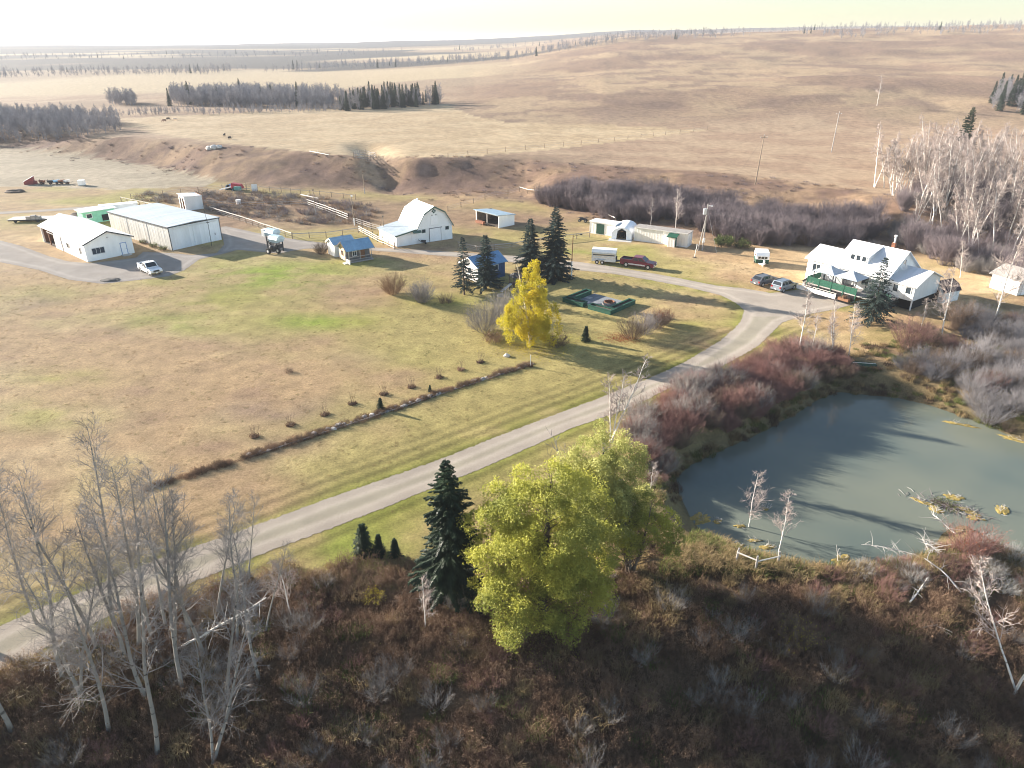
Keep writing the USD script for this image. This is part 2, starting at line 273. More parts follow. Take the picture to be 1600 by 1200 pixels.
# bark and twigs
def bark(name, c, dark, amt, zs=5.0):
    n = {"geo": ("geometry", {}), "map": ("mapping", {"scale": (1.2, 1.2, zs)}), "n": ("noise_texture", {"scale": 1.2, "detail": 3.0}), "r": ("rgb_ramp", {"ramp": [(amt - .05, dark), (amt + .03, c), (1, np.minimum(np.array(c) * 1.1, .9))]}), "p": ("principled_bsdf", {"roughness": .8, "specular_ior_level": .2})}
    usdkit.material(stage, L + name, n, [("geo.position", "map.vector"), ("map.vector", "n.vector"), ("n.fac", "r.fac"), ("r.color", "p.base_color")], surface="p.BSDF")
bark("birch_bark", (0.66, 0.63, 0.58), (0.07, 0.06, 0.055), 0.34); bark("aspen_bark", (0.24, 0.23, 0.205), (0.06, 0.055, 0.05), 0.36, 3.0); bark("spruce_bark", (0.15, 0.11, 0.085), (0.06, 0.045, 0.04), 0.4, 3.0)
bark("brown_bark", (0.14, 0.11, 0.085), (0.05, 0.04, 0.035), 0.4, 3.0)
def twig(name, c, v=.25): mat(name, c, .75, v, 0.4, rand=.25)
twig("twig_far", (0.33, 0.32, 0.34)); twig("twig_grey", (0.35, 0.32, 0.295)); twig("twig_birch", (0.5, 0.42, 0.38)); twig("twig_red", (0.33, 0.175, 0.15)); twig("twig_purple", (0.235, 0.19, 0.2)); twig("twig_brown", (0.2, 0.14, 0.1)); twig("twig_silver", (0.3, 0.28, 0.285)); twig("twig_dry", (0.30, 0.19, 0.115)); twig("twig_dead", (0.5, 0.48, 0.45))
leafy("leaf_willow", [(.1, (0.25, 0.27, 0.06)), (.36, (0.47, 0.46, 0.085)), (.6, (0.66, 0.6, 0.11)), (.8, (0.7, 0.58, 0.1)), (.95, (0.6, 0.4, 0.08))], trans=.35, nscale=.28)
leafy("leaf_poplar", [(.1, (0.32, 0.34, 0.1)), (.4, (0.56, 0.54, 0.2)), (.65, (0.66, 0.58, 0.13)), (.9, (0.64, 0.42, 0.06))], nscale=.35)
leafy("leaf_gold", [(.1, (0.42, 0.38, 0.03)), (.5, (0.66, 0.52, 0.025)), (.9, (0.72, 0.5, 0.025))], nscale=.3)
leafy("leaf_orange", [(.1, (0.2, 0.06, 0.03)), (.5, (0.42, 0.13, 0.04)), (.9, (0.5, 0.24, 0.05))], nscale=.6)
leafy("leaf_dead", [(.1, (0.16, 0.1, 0.065)), (.45, (0.3, 0.195, 0.125)), (.7, (0.43, 0.31, 0.19)), (.92, (0.58, 0.47, 0.29))], nscale=.5, trans=.2)
leafy("leaf_green", [(.1, (0.06, 0.085, 0.02)), (.5, (0.13, 0.17, 0.04)), (.9, (0.22, 0.23, 0.06))], nscale=.5)
leafy("needle_dark", [(.1, (0.018, 0.032, 0.018)), (.5, (0.045, 0.075, 0.04)), (.9, (0.09, 0.12, 0.065))], rough=.5, trans=.12)
leafy("needle_blue", [(.1, (0.03, 0.046, 0.04)), (.5, (0.07, 0.1, 0.088)), (.9, (0.14, 0.175, 0.155))], rough=.5, trans=.12)
leafy("blade_tan", [(.1, (0.2, 0.14, 0.07)), (.5, (0.42, 0.32, 0.16)), (.9, (0.56, 0.46, 0.25))], nscale=.25, trans=.25)
leafy("blade_green", [(.1, (0.07, 0.09, 0.02)), (.5, (0.22, 0.235, 0.07)), (.9, (0.36, 0.33, 0.13))], nscale=.25, trans=.3)
leafy("blade_brown", [(.1, (0.08, 0.05, 0.035)), (.5, (0.17, 0.105, 0.065)), (.9, (0.28, 0.19, 0.115))], nscale=.25, trans=.25)

# ------------------------------------------------------------------ ground
def ground_mat(name, fade=False, stripes=True):
    n = {"a": ("attribute", {"attribute": "tone"}), "z": ("attribute", {"attribute": "zone"}), "sz": ("separate_xyz", {}), "geo": ("geometry", {}),
         "n1": ("noise_texture", {"scale": 0.45, "detail": 6.0, "roughness": .6}), "m1": ("map_range", {"from_min": .3, "from_max": .7, "to_min": .92 if fade else .76, "to_max": 1.07 if fade else 1.2}),
         "n2": ("noise_texture", {"scale": 9.0 if fade else 4.2, "detail": 6.0, "roughness": .85}), "m2": ("map_range", {"from_min": .3, "from_max": .7, "to_min": .84 if fade else .55, "to_max": 1.14 if fade else 1.4}),
         "mu": ("math", {"math_type": "multiply"}), "hs": ("hsv", {"saturation": 1.0, "fac": 1.0}),
         "n3": ("noise_texture", {"scale": 1.7, "detail": 8.0, "roughness": .8}), "bs": ("math", {"math_type": "multiply_add", "value2": 0.5, "value3": 0.12}), "b": ("bump", {"distance": 0.35, "strength": .4}),
         "rot": ("mapping", {"rotation": (0, 0, math.radians(-38.5 - 90)), "scale": (1, 1, 1)}), "w": ("wave_texture", {"wave_type": "bands", "bands_direction": "x", "scale": 0.21, "distortion": 1.1, "detail": 2.0, "detail_scale": .6}),
         "ws": ("math", {"math_type": "multiply"}), "w1": ("math", {"math_type": "multiply_add", "value2": -0.42, "value3": 1.12}), "mu2": ("math", {"math_type": "multiply"}),
         "p": ("principled_bsdf", {"roughness": .95, "specular_ior_level": .1, "diffuse_roughness": .5})}
    l = [("geo.position", "n1.vector"), ("geo.position", "n2.vector"), ("geo.position", "n3.vector"), ("n1.fac", "m1.value"), ("n2.fac", "m2.value"), ("m1.result", "mu.value1"), ("m2.result", "mu.value2"),
         ("geo.position", "rot.vector"), ("rot.vector", "w.vector"), ("z.vector", "sz.vector"), ("w.fac", "ws.value1"), ("sz.x", "ws.value2"), ("ws.value", "w1.value1"), ("mu.value", "mu2.value1"), ("w1.value", "mu2.value2"),
         ("mu2.value", "hs.value"), ("a.color", "hs.color"), ("hs.color", "p.base_color"), ("n3.fac", "b.height"), ("sz.y", "bs.value1"), ("bs.value", "b.strength"), ("b.normal", "p.normal")]
    out = "p.BSDF"
    if fade:   # ragged edges where grass grows into the gravel
        n.update({"nf": ("noise_texture", {"scale": 1.6, "detail": 6.0, "roughness": .75}), "ad": ("math", {"math_type": "add"}), "th": ("map_range", {"from_min": .86, "from_max": 1.0, "to_min": 0, "to_max": 1, "clamp": True}), "tr": ("transparent_bsdf", {}), "mx": ("mix_closure", {})})
        l += [("geo.position", "nf.vector"), ("nf.fac", "ad.value1"), ("sz.z", "ad.value2"), ("ad.value", "th.value"), ("th.result", "mx.fac"), ("tr.BSDF", "mx.closure1"), ("p.BSDF", "mx.closure2")]; out = "mx.closure"
    usdkit.material(stage, L + name, n, l, surface=out)
ground_mat("ground_mix"); ground_mat("gravel", True)

DRIVE = [(-500,1222),(-200,1079),(-60,1015),(0,981),(67,950.6),(131,926),(195,896),(262,870),(360,837),(450,804),(500,785.6),(600,750),(704,712.5),(755,692),(850,656),(939,622.5),(991,601),(1013,592.8),(1070,567),(1126.6,533),(1150,513),(1161,500),(1165,485),(1152,474),(1127,461),(1075,448),(1022.6,438),(957.6,427),(892.5,420.5),(840,414),(788,408),(735,402.5),(690,399.5),(647.5,396),(584,391),(585,387),(647,390.5),(690,393),(735,396),(788,399),(840,402),(886,407.5),(941,415),(1022.6,428),(1120,447),(1165,452),(1205,459),(1240,455),(1262,451),(1318,470),(1330,476),(1300,484),(1255,492),(1220,504),(1183,539),(1160,553),(1126.6,571),(1080,590),(1041.6,606),(985,635),(890,669),(770,722),(687,755.6),(600,791),(525,821),(412,862),(319,900),(225,936),(150,968),(49,1020),(-60,1075),(-200,1145),(-500,1292)]
YARD = [(-60,372),(0,376),(30,384),(75,401),(105,409),(140,412),(214,403),(225,394),(268,396),(300,399),(340,396),(352,382),(349,368),(338,356),(352,354),(400,364),(440,371),(470,376),(510,380),(586,386),(586,391),(510,388),(480,388),(455,392),(436,396),(400,393),(372,390),(350,396),(310,405),(286,422),(262,431),(215,437),(160,443),(110,437),(60,421),(0,409),(-60,402)]
TRACK = [(-40,333),(60,328),(150,322),(186,324),(205,329),(214,332),(206,334),(180,328),(150,325.5),(60,331),(-40,336.5)]
DRIVE_W, YARD_W, TRACK_W = polyG(DRIVE), polyG(YARD), polyG(TRACK)
GREENS = [(430,432,110,24,1.0),(330,470,90,22,.55),(260,505,70,14,.7),(490,503,62,13,.9),(560,505,40,10,.5),(245,440,60,10,.45),(560,410,60,8,.4),(930,395,70,9,.75),(990,392,40,8,.35),(1080,515,50,16,.6),(100,590,90,14,.5),(60,650,90,26,.5),(620,560,50,14,.25),(100,350,160,14,.45),(140,312,110,8,.45),(1270,375,80,6,.75),(70,455,80,16,.35),(700,470,60,8,.5),(845,530,60,14,.6),(1150,540,40,20,.6),(550,860,140,50,.75),(620,800,80,40,.6),(1390,525,60,16,.5)]
PURPLES = [(420,640,90,24,.9),(330,600,60,14,.4),(560,560,60,16,.35),(450,695,60,14,.4),(60,480,70,20,.6),(80,425,80,12,.35),(650,620,60,18,.3),(190,520,60,14,.4),(960,450,60,10,.25)]
FIELD_A = [(183,186),(300,180),(460,172),(700,164),(735,180),(790,191),(960,196),(1105,203),(1000,218),(860,234),(760,243),(700,246),(560,245),(430,232),(330,222),(240,208)]
def terrain_tone(x, y, z):
    sh = lambda c: np.broadcast_to(np.array(c, float), x.shape + (3,)).copy()
    mixc = lambda a, b, t: a + (np.asarray(b) - a) * t[..., None]
    k = z - CAM_H                                   # measured position of a ground point, to lay out the patches of colour
    yc, zc = y * math.sin(PITCH) + k * math.cos(PITCH), y * math.cos(PITCH) - k * math.sin(PITCH)
    zc = np.maximum(zc, 5.0); px, py = 800 + FPX * x / zc, 600 - FPX * yc / zc
    nb = meshkit.fbm(np.stack([x / 12, y / 9, 0 * x], -1), 5, 11); n2 = meshkit.fbm(np.stack([x / 4.0, y / 3.0, 0 * x], -1), 4, 12); n3 = meshkit.fbm(np.stack([x / 60, y / 50, 0 * x], -1), 4, 13)
    tan, straw, green, brown = (0.385, 0.265, 0.145), (0.45, 0.325, 0.185), (0.225, 0.285, 0.04), (0.28, 0.18, 0.12)
    t = mixc(sh(tan), straw, sst(.4, .62, nb)); t = mixc(t, brown, 0.65 * sst(.5, .72, n3 * .5 + n2 * .5)); t = mixc(t, (0.31, 0.275, 0.085), 0.7 * sst(.5, .7, nb[...] * .4 + n3 * .6))
    for (cx, cy, rx, ry, a) in GREENS:
        t = mixc(t, green if a > .6 else (0.26, 0.27, 0.045), a * np.exp(-(((px - cx) / rx) ** 2 + ((py - cy) / ry) ** 2)) * (.35 + .75 * sst(.35, .6, n2 * .6 + nb * .4)))
    for (cx, cy, rx, ry, a) in PURPLES:
        t = mixc(t, (0.25, 0.165, 0.125), a * np.exp(-(((px - cx) / rx) ** 2 + ((py - cy) / ry) ** 2)) * sst(.35, .6, nb))
    near = (np.abs(x) < 110) & (y > 15) & (y < 175)
    dd = np.full(x.shape, 40.0); dd[near] = seg_dist(DRIVE_W, x[near], y[near])
    t = mixc(t, (0.2, 0.215, 0.04), 0.9 * np.exp(-dd / 1.8) * sst(.25, .55, n2) * (y < 112))
    ye = np.interp(x, EDGE[:, 0], EDGE[:, 1]); dp = np.full(x.shape, 40.0); dp[near] = np.where(inside(POND, x[near], y[near]), -1, 1) * seg_dist(POND, x[near], y[near])
    # right of the drive: rougher, olive and brown
    right = sst(-2, 6, (x - 6) * .62 - (y - 54) * .78 + 0) * (y < 102) * (y > 25)
    t = mixc(t, (0.155, 0.14, 0.055), 0.75 * right * sst(.3, .6, nb)); t = mixc(t, (0.19, 0.125, 0.075), 0.6 * right * sst(.45, .6, n2))
    t = mixc(t, (0.12, 0.095, 0.05), sst(8, 2.0, dp + n2 * 3) * .85)
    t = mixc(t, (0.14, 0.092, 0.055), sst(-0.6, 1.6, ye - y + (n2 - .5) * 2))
    # behind the yard: corrals, bank, fields, hills
    u = x / np.maximum(y, 20); I = lambda Q: np.interp(u, [l[0] for l in Q], [l[1] for l in Q]); rf, rt = I(FOOT), I(TOP)
    corral = sst(138, 150, y) * sst(-.52, -.44, u + (n2 - .5) * .03) * sst(8, -8, np.abs(y - 0) - rf + 14)
    t = mixc(t, (0.27, 0.18, 0.115), corral * .92); t = mixc(t, (0.37, 0.265, 0.15), corral * sst(.5, .66, n2 * .5 + nb * .5) * .75); t = mixc(t, (0.17, 0.11, 0.08), corral * sst(.55, .7, n2) * .6)
    gone = sst(0.1, .28, u) * sst(rf - 10, rf - 2, y); t = mixc(t, (0.2, 0.135, 0.085), gone * .8)
    bank = sst(-10, 3, y - rf + (nb - .5) * 16); t = mixc(t, mixc(mixc(sh((0.215, 0.14, 0.1)), (0.3, 0.205, 0.13), sst(.45, .62, nb)), (0.15, 0.1, 0.085), sst(.5, .65, n2) * .6), bank)
    st = inside(polyG([(-900,228),(0,231),(120,243),(230,258),(340,282),(320,291),(180,296),(60,291),(-900,292)]), x, y); t = np.where(st[..., None], mixc(sh((0.36, 0.3, 0.21)), (0.43, 0.355, 0.25), sst(.4, .6, nb)), t)
    up = sst(-4, 4, y - rt + (nb - .5) * 6)
    fb = mixc(mixc(sh((0.31, 0.215, 0.145)), (0.37, 0.27, 0.18), sst(.4, .62, nb)), (0.26, 0.185, 0.125), sst(.5, .7, n3))
    t = mixc(t, fb, up)
    hill = sst(262, 330, y - 30 * np.clip(u, 0, .6) + (n3 - .5) * 90) * sst(-.12, .0, u)
    t = mixc(t, mixc(mixc(sh((0.24, 0.165, 0.115)), (0.34, 0.25, 0.16), sst(.42, .6, n3)), (0.19, 0.13, 0.1), .7 * sst(.5, .64, nb)), hill)
    m = inside(np.array(FIELD_A), px, py) & (y > 190) & (y < 800); t = np.where(m[..., None], mixc(sh((0.43, 0.32, 0.195)), (0.49, 0.375, 0.235), sst(.4, .6, nb)), t)
    farf = sst(470, 520, y) * sst(.1, -.1, u); cell = meshkit.noise(np.stack([x / 260 + 4, y / 170, 0 * x], -1), 31)
    t = mixc(t, mixc(sh((0.42, 0.33, 0.21)), (0.31, 0.23, 0.155), sst(.5, .56, cell)), farf)
    wood = sst(.55, .62, meshkit.fbm(np.stack([x / 420, y / 210, 0 * x], -1), 3, 44)) * sst(620, 760, y) * sst(.25, -.05, u) + sst(1500, 2200, y); t = mixc(t, (0.075, 0.068, 0.06), np.clip(wood, 0, 1))
    t = mixc(t, (0.05, 0.048, 0.035), sst(.3, -.2, dp)) 
    stripe = sst(0, 5, -((x - 6) * .62 - (y - 54) * .78) ) * sst(15.5, 11, -((x - 6) * .62 - (y - 54) * .78)) * (y > 30) * (y < 88)
    stripe = stripe + st * .5 + m * .35
    rough = np.clip(.25 + bank * (1 - up) * 1.2 + corral * .6 + sst(-1, 2, ye - y) + .5 * hill + .5 * gone + right * .4, 0, 1.6)
    return np.clip(t, 0, .9), np.stack([stripe, rough, 0 * x], -1)
def axis(lo, hi, centre, fine, n_fine, grow):
    a = [centre + fine * i for i in range(-n_fine, n_fine + 1)]; s = fine
    while a[-1] < hi: s *= grow; a.append(a[-1] + s)
    s = fine
    while a[0] > lo: s *= grow; a.insert(0, a[0] - s)
    return np.array(a)
gx = axis(-6000, 6000, 0, 0.48, 190, 1.045); gy = axis(-400, 9000, 74, 0.45, 118, 1.028)
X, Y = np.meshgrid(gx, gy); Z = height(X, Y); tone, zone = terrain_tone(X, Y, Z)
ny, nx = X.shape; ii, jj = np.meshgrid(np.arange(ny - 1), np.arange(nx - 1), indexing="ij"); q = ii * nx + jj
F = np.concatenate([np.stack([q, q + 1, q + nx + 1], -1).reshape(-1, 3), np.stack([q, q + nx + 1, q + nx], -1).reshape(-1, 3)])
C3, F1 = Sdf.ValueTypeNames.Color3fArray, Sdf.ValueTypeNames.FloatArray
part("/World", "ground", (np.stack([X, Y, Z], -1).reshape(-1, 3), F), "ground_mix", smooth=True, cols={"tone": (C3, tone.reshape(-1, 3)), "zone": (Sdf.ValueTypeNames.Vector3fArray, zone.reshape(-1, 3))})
data(stage.GetPrimAtPath("/World/ground"), kind="structure")

def sheet(name, poly, lift, tonef, step=0.32):
    """A gravel sheet a few millimetres to centimetres above the ground, following it."""
    pg = Polygon(poly).buffer(0.5); b = np.vstack([np.array(g.exterior.segmentize(0.4).coords)[:-1] for g in getattr(pg, "geoms", [pg])])
    x0, y0, x1, y1 = pg.bounds; xx, yy = np.meshgrid(np.arange(x0, x1, step), np.arange(y0, y1, step)); xx = xx + (np.arange(xx.shape[0]) % 2)[:, None] * step / 2
    ring = np.array(max(getattr(pg, "geoms", [pg]), key=lambda g: g.area).exterior.coords)[:-1]
    k = inside(ring, xx, yy); k &= np.where(k, seg_dist(ring, xx, yy), 0) > step * .5
    pts = np.vstack([b, np.c_[xx[k], yy[k]]])
    from scipy.spatial import Delaunay
    f = Delaunay(pts).simplices; c = pts[f].mean(1); f = f[inside(ring, c[:, 0], c[:, 1])]
    z = height(pts[:, 0], pts[:, 1]) + lift; v = np.c_[pts, z]
    n = np.cross(v[f[:, 1]] - v[f[:, 0]], v[f[:, 2]] - v[f[:, 0]]); f[n[:, 2] < 0] = f[n[:, 2] < 0][:, ::-1]
    d = seg_dist(ring, pts[:, 0], pts[:, 1]); fade = np.clip(d / 0.75, 0, 1); tn = tonef(pts[:, 0], pts[:, 1], d)
    part("/World", name, (v, f), "gravel", smooth=True, cols={"tone": (C3, tn), "zone": (Sdf.ValueTypeNames.Vector3fArray, np.c_[0 * d, 0 * d + .12, fade])})
    data(stage.GetPrimAtPath("/World/" + name), kind="structure")
def gravel_tone(x, y, d):
    n = meshkit.fbm(np.stack([x / 3, y / 3, 0 * x], -1), 4, 51)[:, None]; w = np.clip(np.exp(-((d - 1.5) / .35) ** 2), 0, 1)[:, None]
    return np.array([0.345, 0.30, 0.25]) * (0.86 + .28 * n) * (1 + .2 * w) * (1 - np.array([.15, .12, .18]) * sst(1.75, 2.25, d + n[:, 0] * .6)[:, None] * sst(3.3, 2.7, d)[:, None] * (y < 92)[:, None])
sheet("driveway", DRIVE_W, 0.018, gravel_tone)
sheet("gravel_yard", YARD_W, 0.013, lambda x, y, d: gravel_tone(x, y, d) * np.array([.9, .92, .97]))
sheet("dirt_track", TRACK_W, 0.016, lambda x, y, d: gravel_tone(x, y, d) * .95)
# ------------------------------------------------------------------ pond
wx0, wy0 = POND.min(0) - 2; wx1, wy1 = POND.max(0) + 2
usdkit.material(stage, L + "pond_water", {"geo": ("geometry", {}), "n0": ("noise_texture", {"scale": .09, "detail": 2.0}), "r0": ("rgb_ramp", {"ramp": [(.35, (0.1, 0.125, 0.11)), (.65, (0.15, 0.165, 0.13))]}), "n": ("noise_texture", {"scale": 1.1, "detail": 3.0}), "b": ("bump", {"strength": .05, "distance": .06}), "p": ("principled_bsdf", {"roughness": .04, "specular_ior_level": .5, "ior": 1.33})},
    [("geo.position", "n0.vector"), ("n0.fac", "r0.fac"), ("r0.color", "p.base_color"), ("geo.position", "n.vector"), ("n.fac", "b.height"), ("b.normal", "p.normal")], surface="p.BSDF")
pw = Polygon(POND).buffer(1.0); m = trimesh.creation.triangulate_polygon(pw, engine="earcut"); v = np.c_[np.array(m[0]), np.full(len(m[0]), POND_Z)]; f = np.array(m[1])
n = np.cross(v[f[:, 1]] - v[f[:, 0]], v[f[:, 2]] - v[f[:, 0]]); f[n[:, 2] < 0] = f[n[:, 2] < 0][:, ::-1]
part("/World", "pond_water", (v, f), "pond_water"); data(stage.GetPrimAtPath("/World/pond_water"), kind="structure")
# ------------------------------------------------------------------ plants: builders
def unit(v): return v / (np.linalg.norm(v, axis=-1, keepdims=True) + 1e-12)
def curve(p0, d, length, n, droop, wob, R):
    """A bending twig: n points from p0 along d; droop < 0 hangs, > 0 turns up."""
    pts = [np.asarray(p0, float)]; d = unit(np.asarray(d, float))
    for _ in range(n - 1):
        d = unit(d + np.array([0, 0, droop / n]) + R.normal(0, wob, 3)); pts.append(pts[-1] + d * length / (n - 1))
    return np.array(pts)
def along(p, t):
    k = t * (len(p) - 1); i = min(int(k), len(p) - 2); return p[i] + (p[i + 1] - p[i]) * (k - i), unit(p[i + 1] - p[i])
def side(d, ang, R):
    a = unit(np.cross(d, R.normal(0, 1, 3))); return d * math.cos(ang) + a * math.sin(ang)
def bare_tree(h, seed, r0=.13, limbs=26, start=.3, spread=.32, up=.55, twigs=6, sub=3, lean=.05, forks=1, tr=.007):
    """(trunk mesh, crown mesh): a leafless tree with limbs, twigs and twiglets."""
    R = np.random.default_rng(seed); tk, a, b, c = [], [], [], []
    stems = []
    for s in range(forks):
        d = np.array([R.normal(0, lean + .09 * (forks > 1)), R.normal(0, lean + .09 * (forks > 1)), 1.0]); L = h * (1 if s == 0 else R.uniform(.7, .98))
        p = curve((R.normal(0, .12 * (forks > 1)), R.normal(0, .12 * (forks > 1)), -.5), d, L + .5, 12, .12, .035, R); rr = r0 * (1 if s == 0 else .75) * (1 - np.linspace(0, 1, 12)) ** .8 + .012
        rr[0] *= 1.25; tk.append((p, rr)); stems.append((p, L))
    for p, L in stems:
        for i in range(limbs):
            t = start + (1 - start) * (i + R.random()) / limbs; q, d = along(p, min(t, .995)); ll = L * spread * (1.15 - t) * R.uniform(.55, 1.15) + .35
            o = side(d, R.uniform(.65, 1.15), R); o[2] = abs(o[2]) * .6 + up * R.uniform(.3, 1); lp = curve(q, o, ll, 6, .22, .1, R)
            rl = max(r0 * .34 * (1 - t) + .012, .012); a.append((lp, np.linspace(rl, .006, 6)))
            for _ in range(twigs):
                q2, d2 = along(lp, R.uniform(.2, 1)); l2 = ll * R.uniform(.2, .45) + .15; tp = curve(q2, side(d2, R.uniform(.5, 1.15), R) + np.array([0, 0, .12]), l2, 4, .25, .12, R); b.append((tp, np.linspace(tr * 1.3, tr * .6, 4)))
                for _ in range(sub):
                    q3, d3 = along(tp, R.uniform(.25, 1)); c.append((curve(q3, side(d3, R.uniform(.45, 1.1), R), l2 * R.uniform(.35, .7), 3, .2, .1, R), np.linspace(tr * .8, tr * .4, 3)))
    return polytubes(tk, 8).mesh(), trimesh.util.concatenate([polytubes(a, 4).mesh(), polytubes(b, 3).mesh(), polytubes(c, 3).mesh()] if c else [polytubes(a, 4).mesh(), polytubes(b, 3).mesh()])
def shrub(h, w, stems, seed, twigs=8, sub=2, r=.011, out=.9, dome=False):
    """Many stems fanning from one root, with side twigs."""
    R = np.random.default_rng(seed); a, b, c = [], [], []
    for i in range(stems):
        an = R.uniform(0, 2 * np.pi); e = R.random() ** .6; d = np.array([math.cos(an) * e * out * w / h, math.sin(an) * e * out * w / h, 1.0]); L = h * R.uniform(.7, 1.05) * (math.sqrt(1 - .55 * e * e) if dome else 1)
        p = curve((math.cos(an) * e * w * .16, math.sin(an) * e * w * .16, -.15), d, L, 6, .12, .08, R); a.append((p, np.linspace(r, r * .35, 6)))
        for _ in range(twigs):
            q, dd = along(p, R.uniform(.25, 1)); l2 = h * R.uniform(.12, .3); tp = curve(q, side(dd, R.uniform(.25, .8), R) + np.array([0, 0, .25]), l2, 4, .25, .12, R); b.append((tp, np.linspace(r * .55, r * .3, 4)))
            for _ in range(sub):
                q3, d3 = along(tp, R.uniform(.2, 1)); c.append((curve(q3, side(d3, R.uniform(.3, .8), R), l2 * .5, 3, .1, .1, R), np.linspace(r * .4, r * .25, 3)))
    L = [polytubes(a, 3).mesh(), polytubes(b, 3).mesh()] + ([polytubes(c, 3).mesh()] if c else [])
    return trimesh.util.concatenate(L)
def leaves(c, size, R, flat=.5, aspect=.62):
    """A diamond-shaped leaf, slightly folded, at every centre."""
    n = len(c); nrm = unit(R.normal(0, 1, (n, 3)) + np.array([0, 0, flat])); t = unit(np.cross(nrm, R.normal(0, 1, (n, 3)))); b = np.cross(nrm, t); s = (size * R.uniform(.65, 1.3, n))[:, None]
    v = np.stack([c - t * s * .5, c + b * s * .5 * aspect + nrm * s * .08, c + t * s * .5, c - b * s * .5 * aspect + nrm * s * .08], 1).reshape(-1, 3); i = np.arange(n)[:, None] * 4
    return trimesh.Trimesh(v, np.concatenate([i + [0, 1, 2], i + [0, 2, 3]]), process=False)
def leafy_tree(h, lobes, n_leaf, size, seed, r0=.2, start=.15, limbs=22, forks=1, shell=.45, boughs=120, brad=(.5, 1.05), hang=.85, low=.15, spread=.3):
    """Trunk, limbs and a crown of leaf clumps that fill uneven lobes [(x, y, z, rx, ry, rz)]."""
    R = np.random.default_rng(seed); tr, br = bare_tree(h * .93, seed + 1, r0, limbs, start, spread, .5, 4, 0, .04, forks, .009)
    wt = np.array([l[3] * l[4] + l[4] * l[5] + l[3] * l[5] for l in lobes]); wt = wt / wt.sum(); k = R.choice(len(lobes), boughs, p=wt); lob = np.array(lobes)[k]
    d = unit(R.normal(0, 1, (boughs, 3))); rad = shell + (1.08 - shell) * R.random(boughs) ** .7; c = lob[:, :3] + d * lob[:, 3:] * rad[:, None]; rb = R.uniform(*brad, boughs)
    out = unit(c - np.array([0, 0, h * .45])); P = []
    for q, r, o in zip(c, rb, out):                                # every bough carries its leaves in a loose, hanging shell
        m = int(n_leaf * r * r / (rb ** 2).sum()) + 3; e = unit(R.normal(0, 1, (m, 3)) + o * .55 + np.array([0, 0, .25])); e = e * (r * (.35 + .75 * R.random(m) ** .5) * (.55 + .9 * meshkit.noise(e * 2.2 + q * 1.7, seed)))[:, None]; e[:, 2] *= hang
        P.append(q + e)
    p = np.vstack(P); p = p[p[:, 2] > low]; p = p[meshkit.noise(p * .95 + 3.3, seed + 8) > .17]
    return tr, br, leaves(p, size, R)
def spruce(h, w, seed, dens=1.0, bare=.04, needle=.05, droop=-.25):
    """(trunk, crown): whorls of drooping boughs; each bough carries flat sprays of needle strips."""
    R = np.random.default_rng(seed); V, Fc = [], []; n = 0
    z = h * bare; gapn = R.uniform(0, 9)
    while z < h * .985:
        t = z / h; L = w * .5 * (1 - t) ** .82 * (1.0 if t > .12 else .75 + 2 * t) + .1; nb = max(5, int((9 if t < .6 else 7) * dens)); off = R.uniform(0, 6.3)
        for b in range(nb):
            an = off + b * 2 * np.pi / nb + R.normal(0, .18); l = L * R.uniform(.7, 1.12) * (.62 + .72 * float(meshkit.noise(np.array([[math.cos(an) * 1.3 + gapn, math.sin(an) * 1.3, z * .75]]), seed)[0])); rise = .35 * sst(.55, 1, t) - .12 + R.normal(0, .08)
            d = np.array([math.cos(an), math.sin(an), rise]); m = 6; sp = curve((0, 0, z + R.normal(0, .06)), d, l, m, droop + .25 * (t > .8), .04, R); sp[-2:, 2] += l * .05
            lat = unit(np.array([-math.sin(an), math.cos(an), 0.0])); ns = max(5, int(l * 9 * dens))
            for s in range(ns):
                ta = .12 + .88 * (s + R.random()) / ns; q, dd = along(sp, min(ta, .999)); sl = (.16 + .26 * l * (1.05 - ta)) * R.uniform(.7, 1.2); sg = 1 if s % 2 else -1
                o = unit(lat * sg * R.uniform(.5, 1.0) + dd * .75 + np.array([0, 0, -.22 + R.normal(0, .16)])); e = q + o * sl + np.array([0, 0, -.12 * sl]); wd = np.cross(o, [0, 0, 1]); wd = wd / (np.linalg.norm(wd) + 1e-9) * needle * R.uniform(.8, 1.4); up = np.array([0, 0, needle * .9])
                mid = q + (e - q) * .45
                V += [q - wd * .5, mid - wd * 1.2, e, mid + wd * 1.2, q + wd * .5, q - up * .8, mid + up, e + up * .2, mid - up * 1.3]; Fc += [(n, n + 1, n + 4), (n + 1, n + 3, n + 4), (n + 1, n + 2, n + 3), (n + 5, n + 8, n + 6), (n + 8, n + 7, n + 6)]; n += 9
        z += (.2 + .2 * (1 - t)) * h / 9.0 * R.uniform(.8, 1.2)
    tip = np.array([[0, 0, h]]); V += [(-.05, 0, h * .96), (.05, 0, h * .96), (0, 0, h * 1.01), (0, -.05, h * .96), (0, .05, h * .96)]; Fc += [(n, n + 1, n + 2), (n + 3, n + 4, n + 2)]
    zz = np.linspace(-.4, h * .98, 8); tr = MB().tube(np.c_[0 * zz, 0 * zz, zz], np.linspace(h * .014 + .03, .012, 8), 8)
    return tr.mesh(), trimesh.Trimesh(np.array(V), np.array(Fc), process=False)
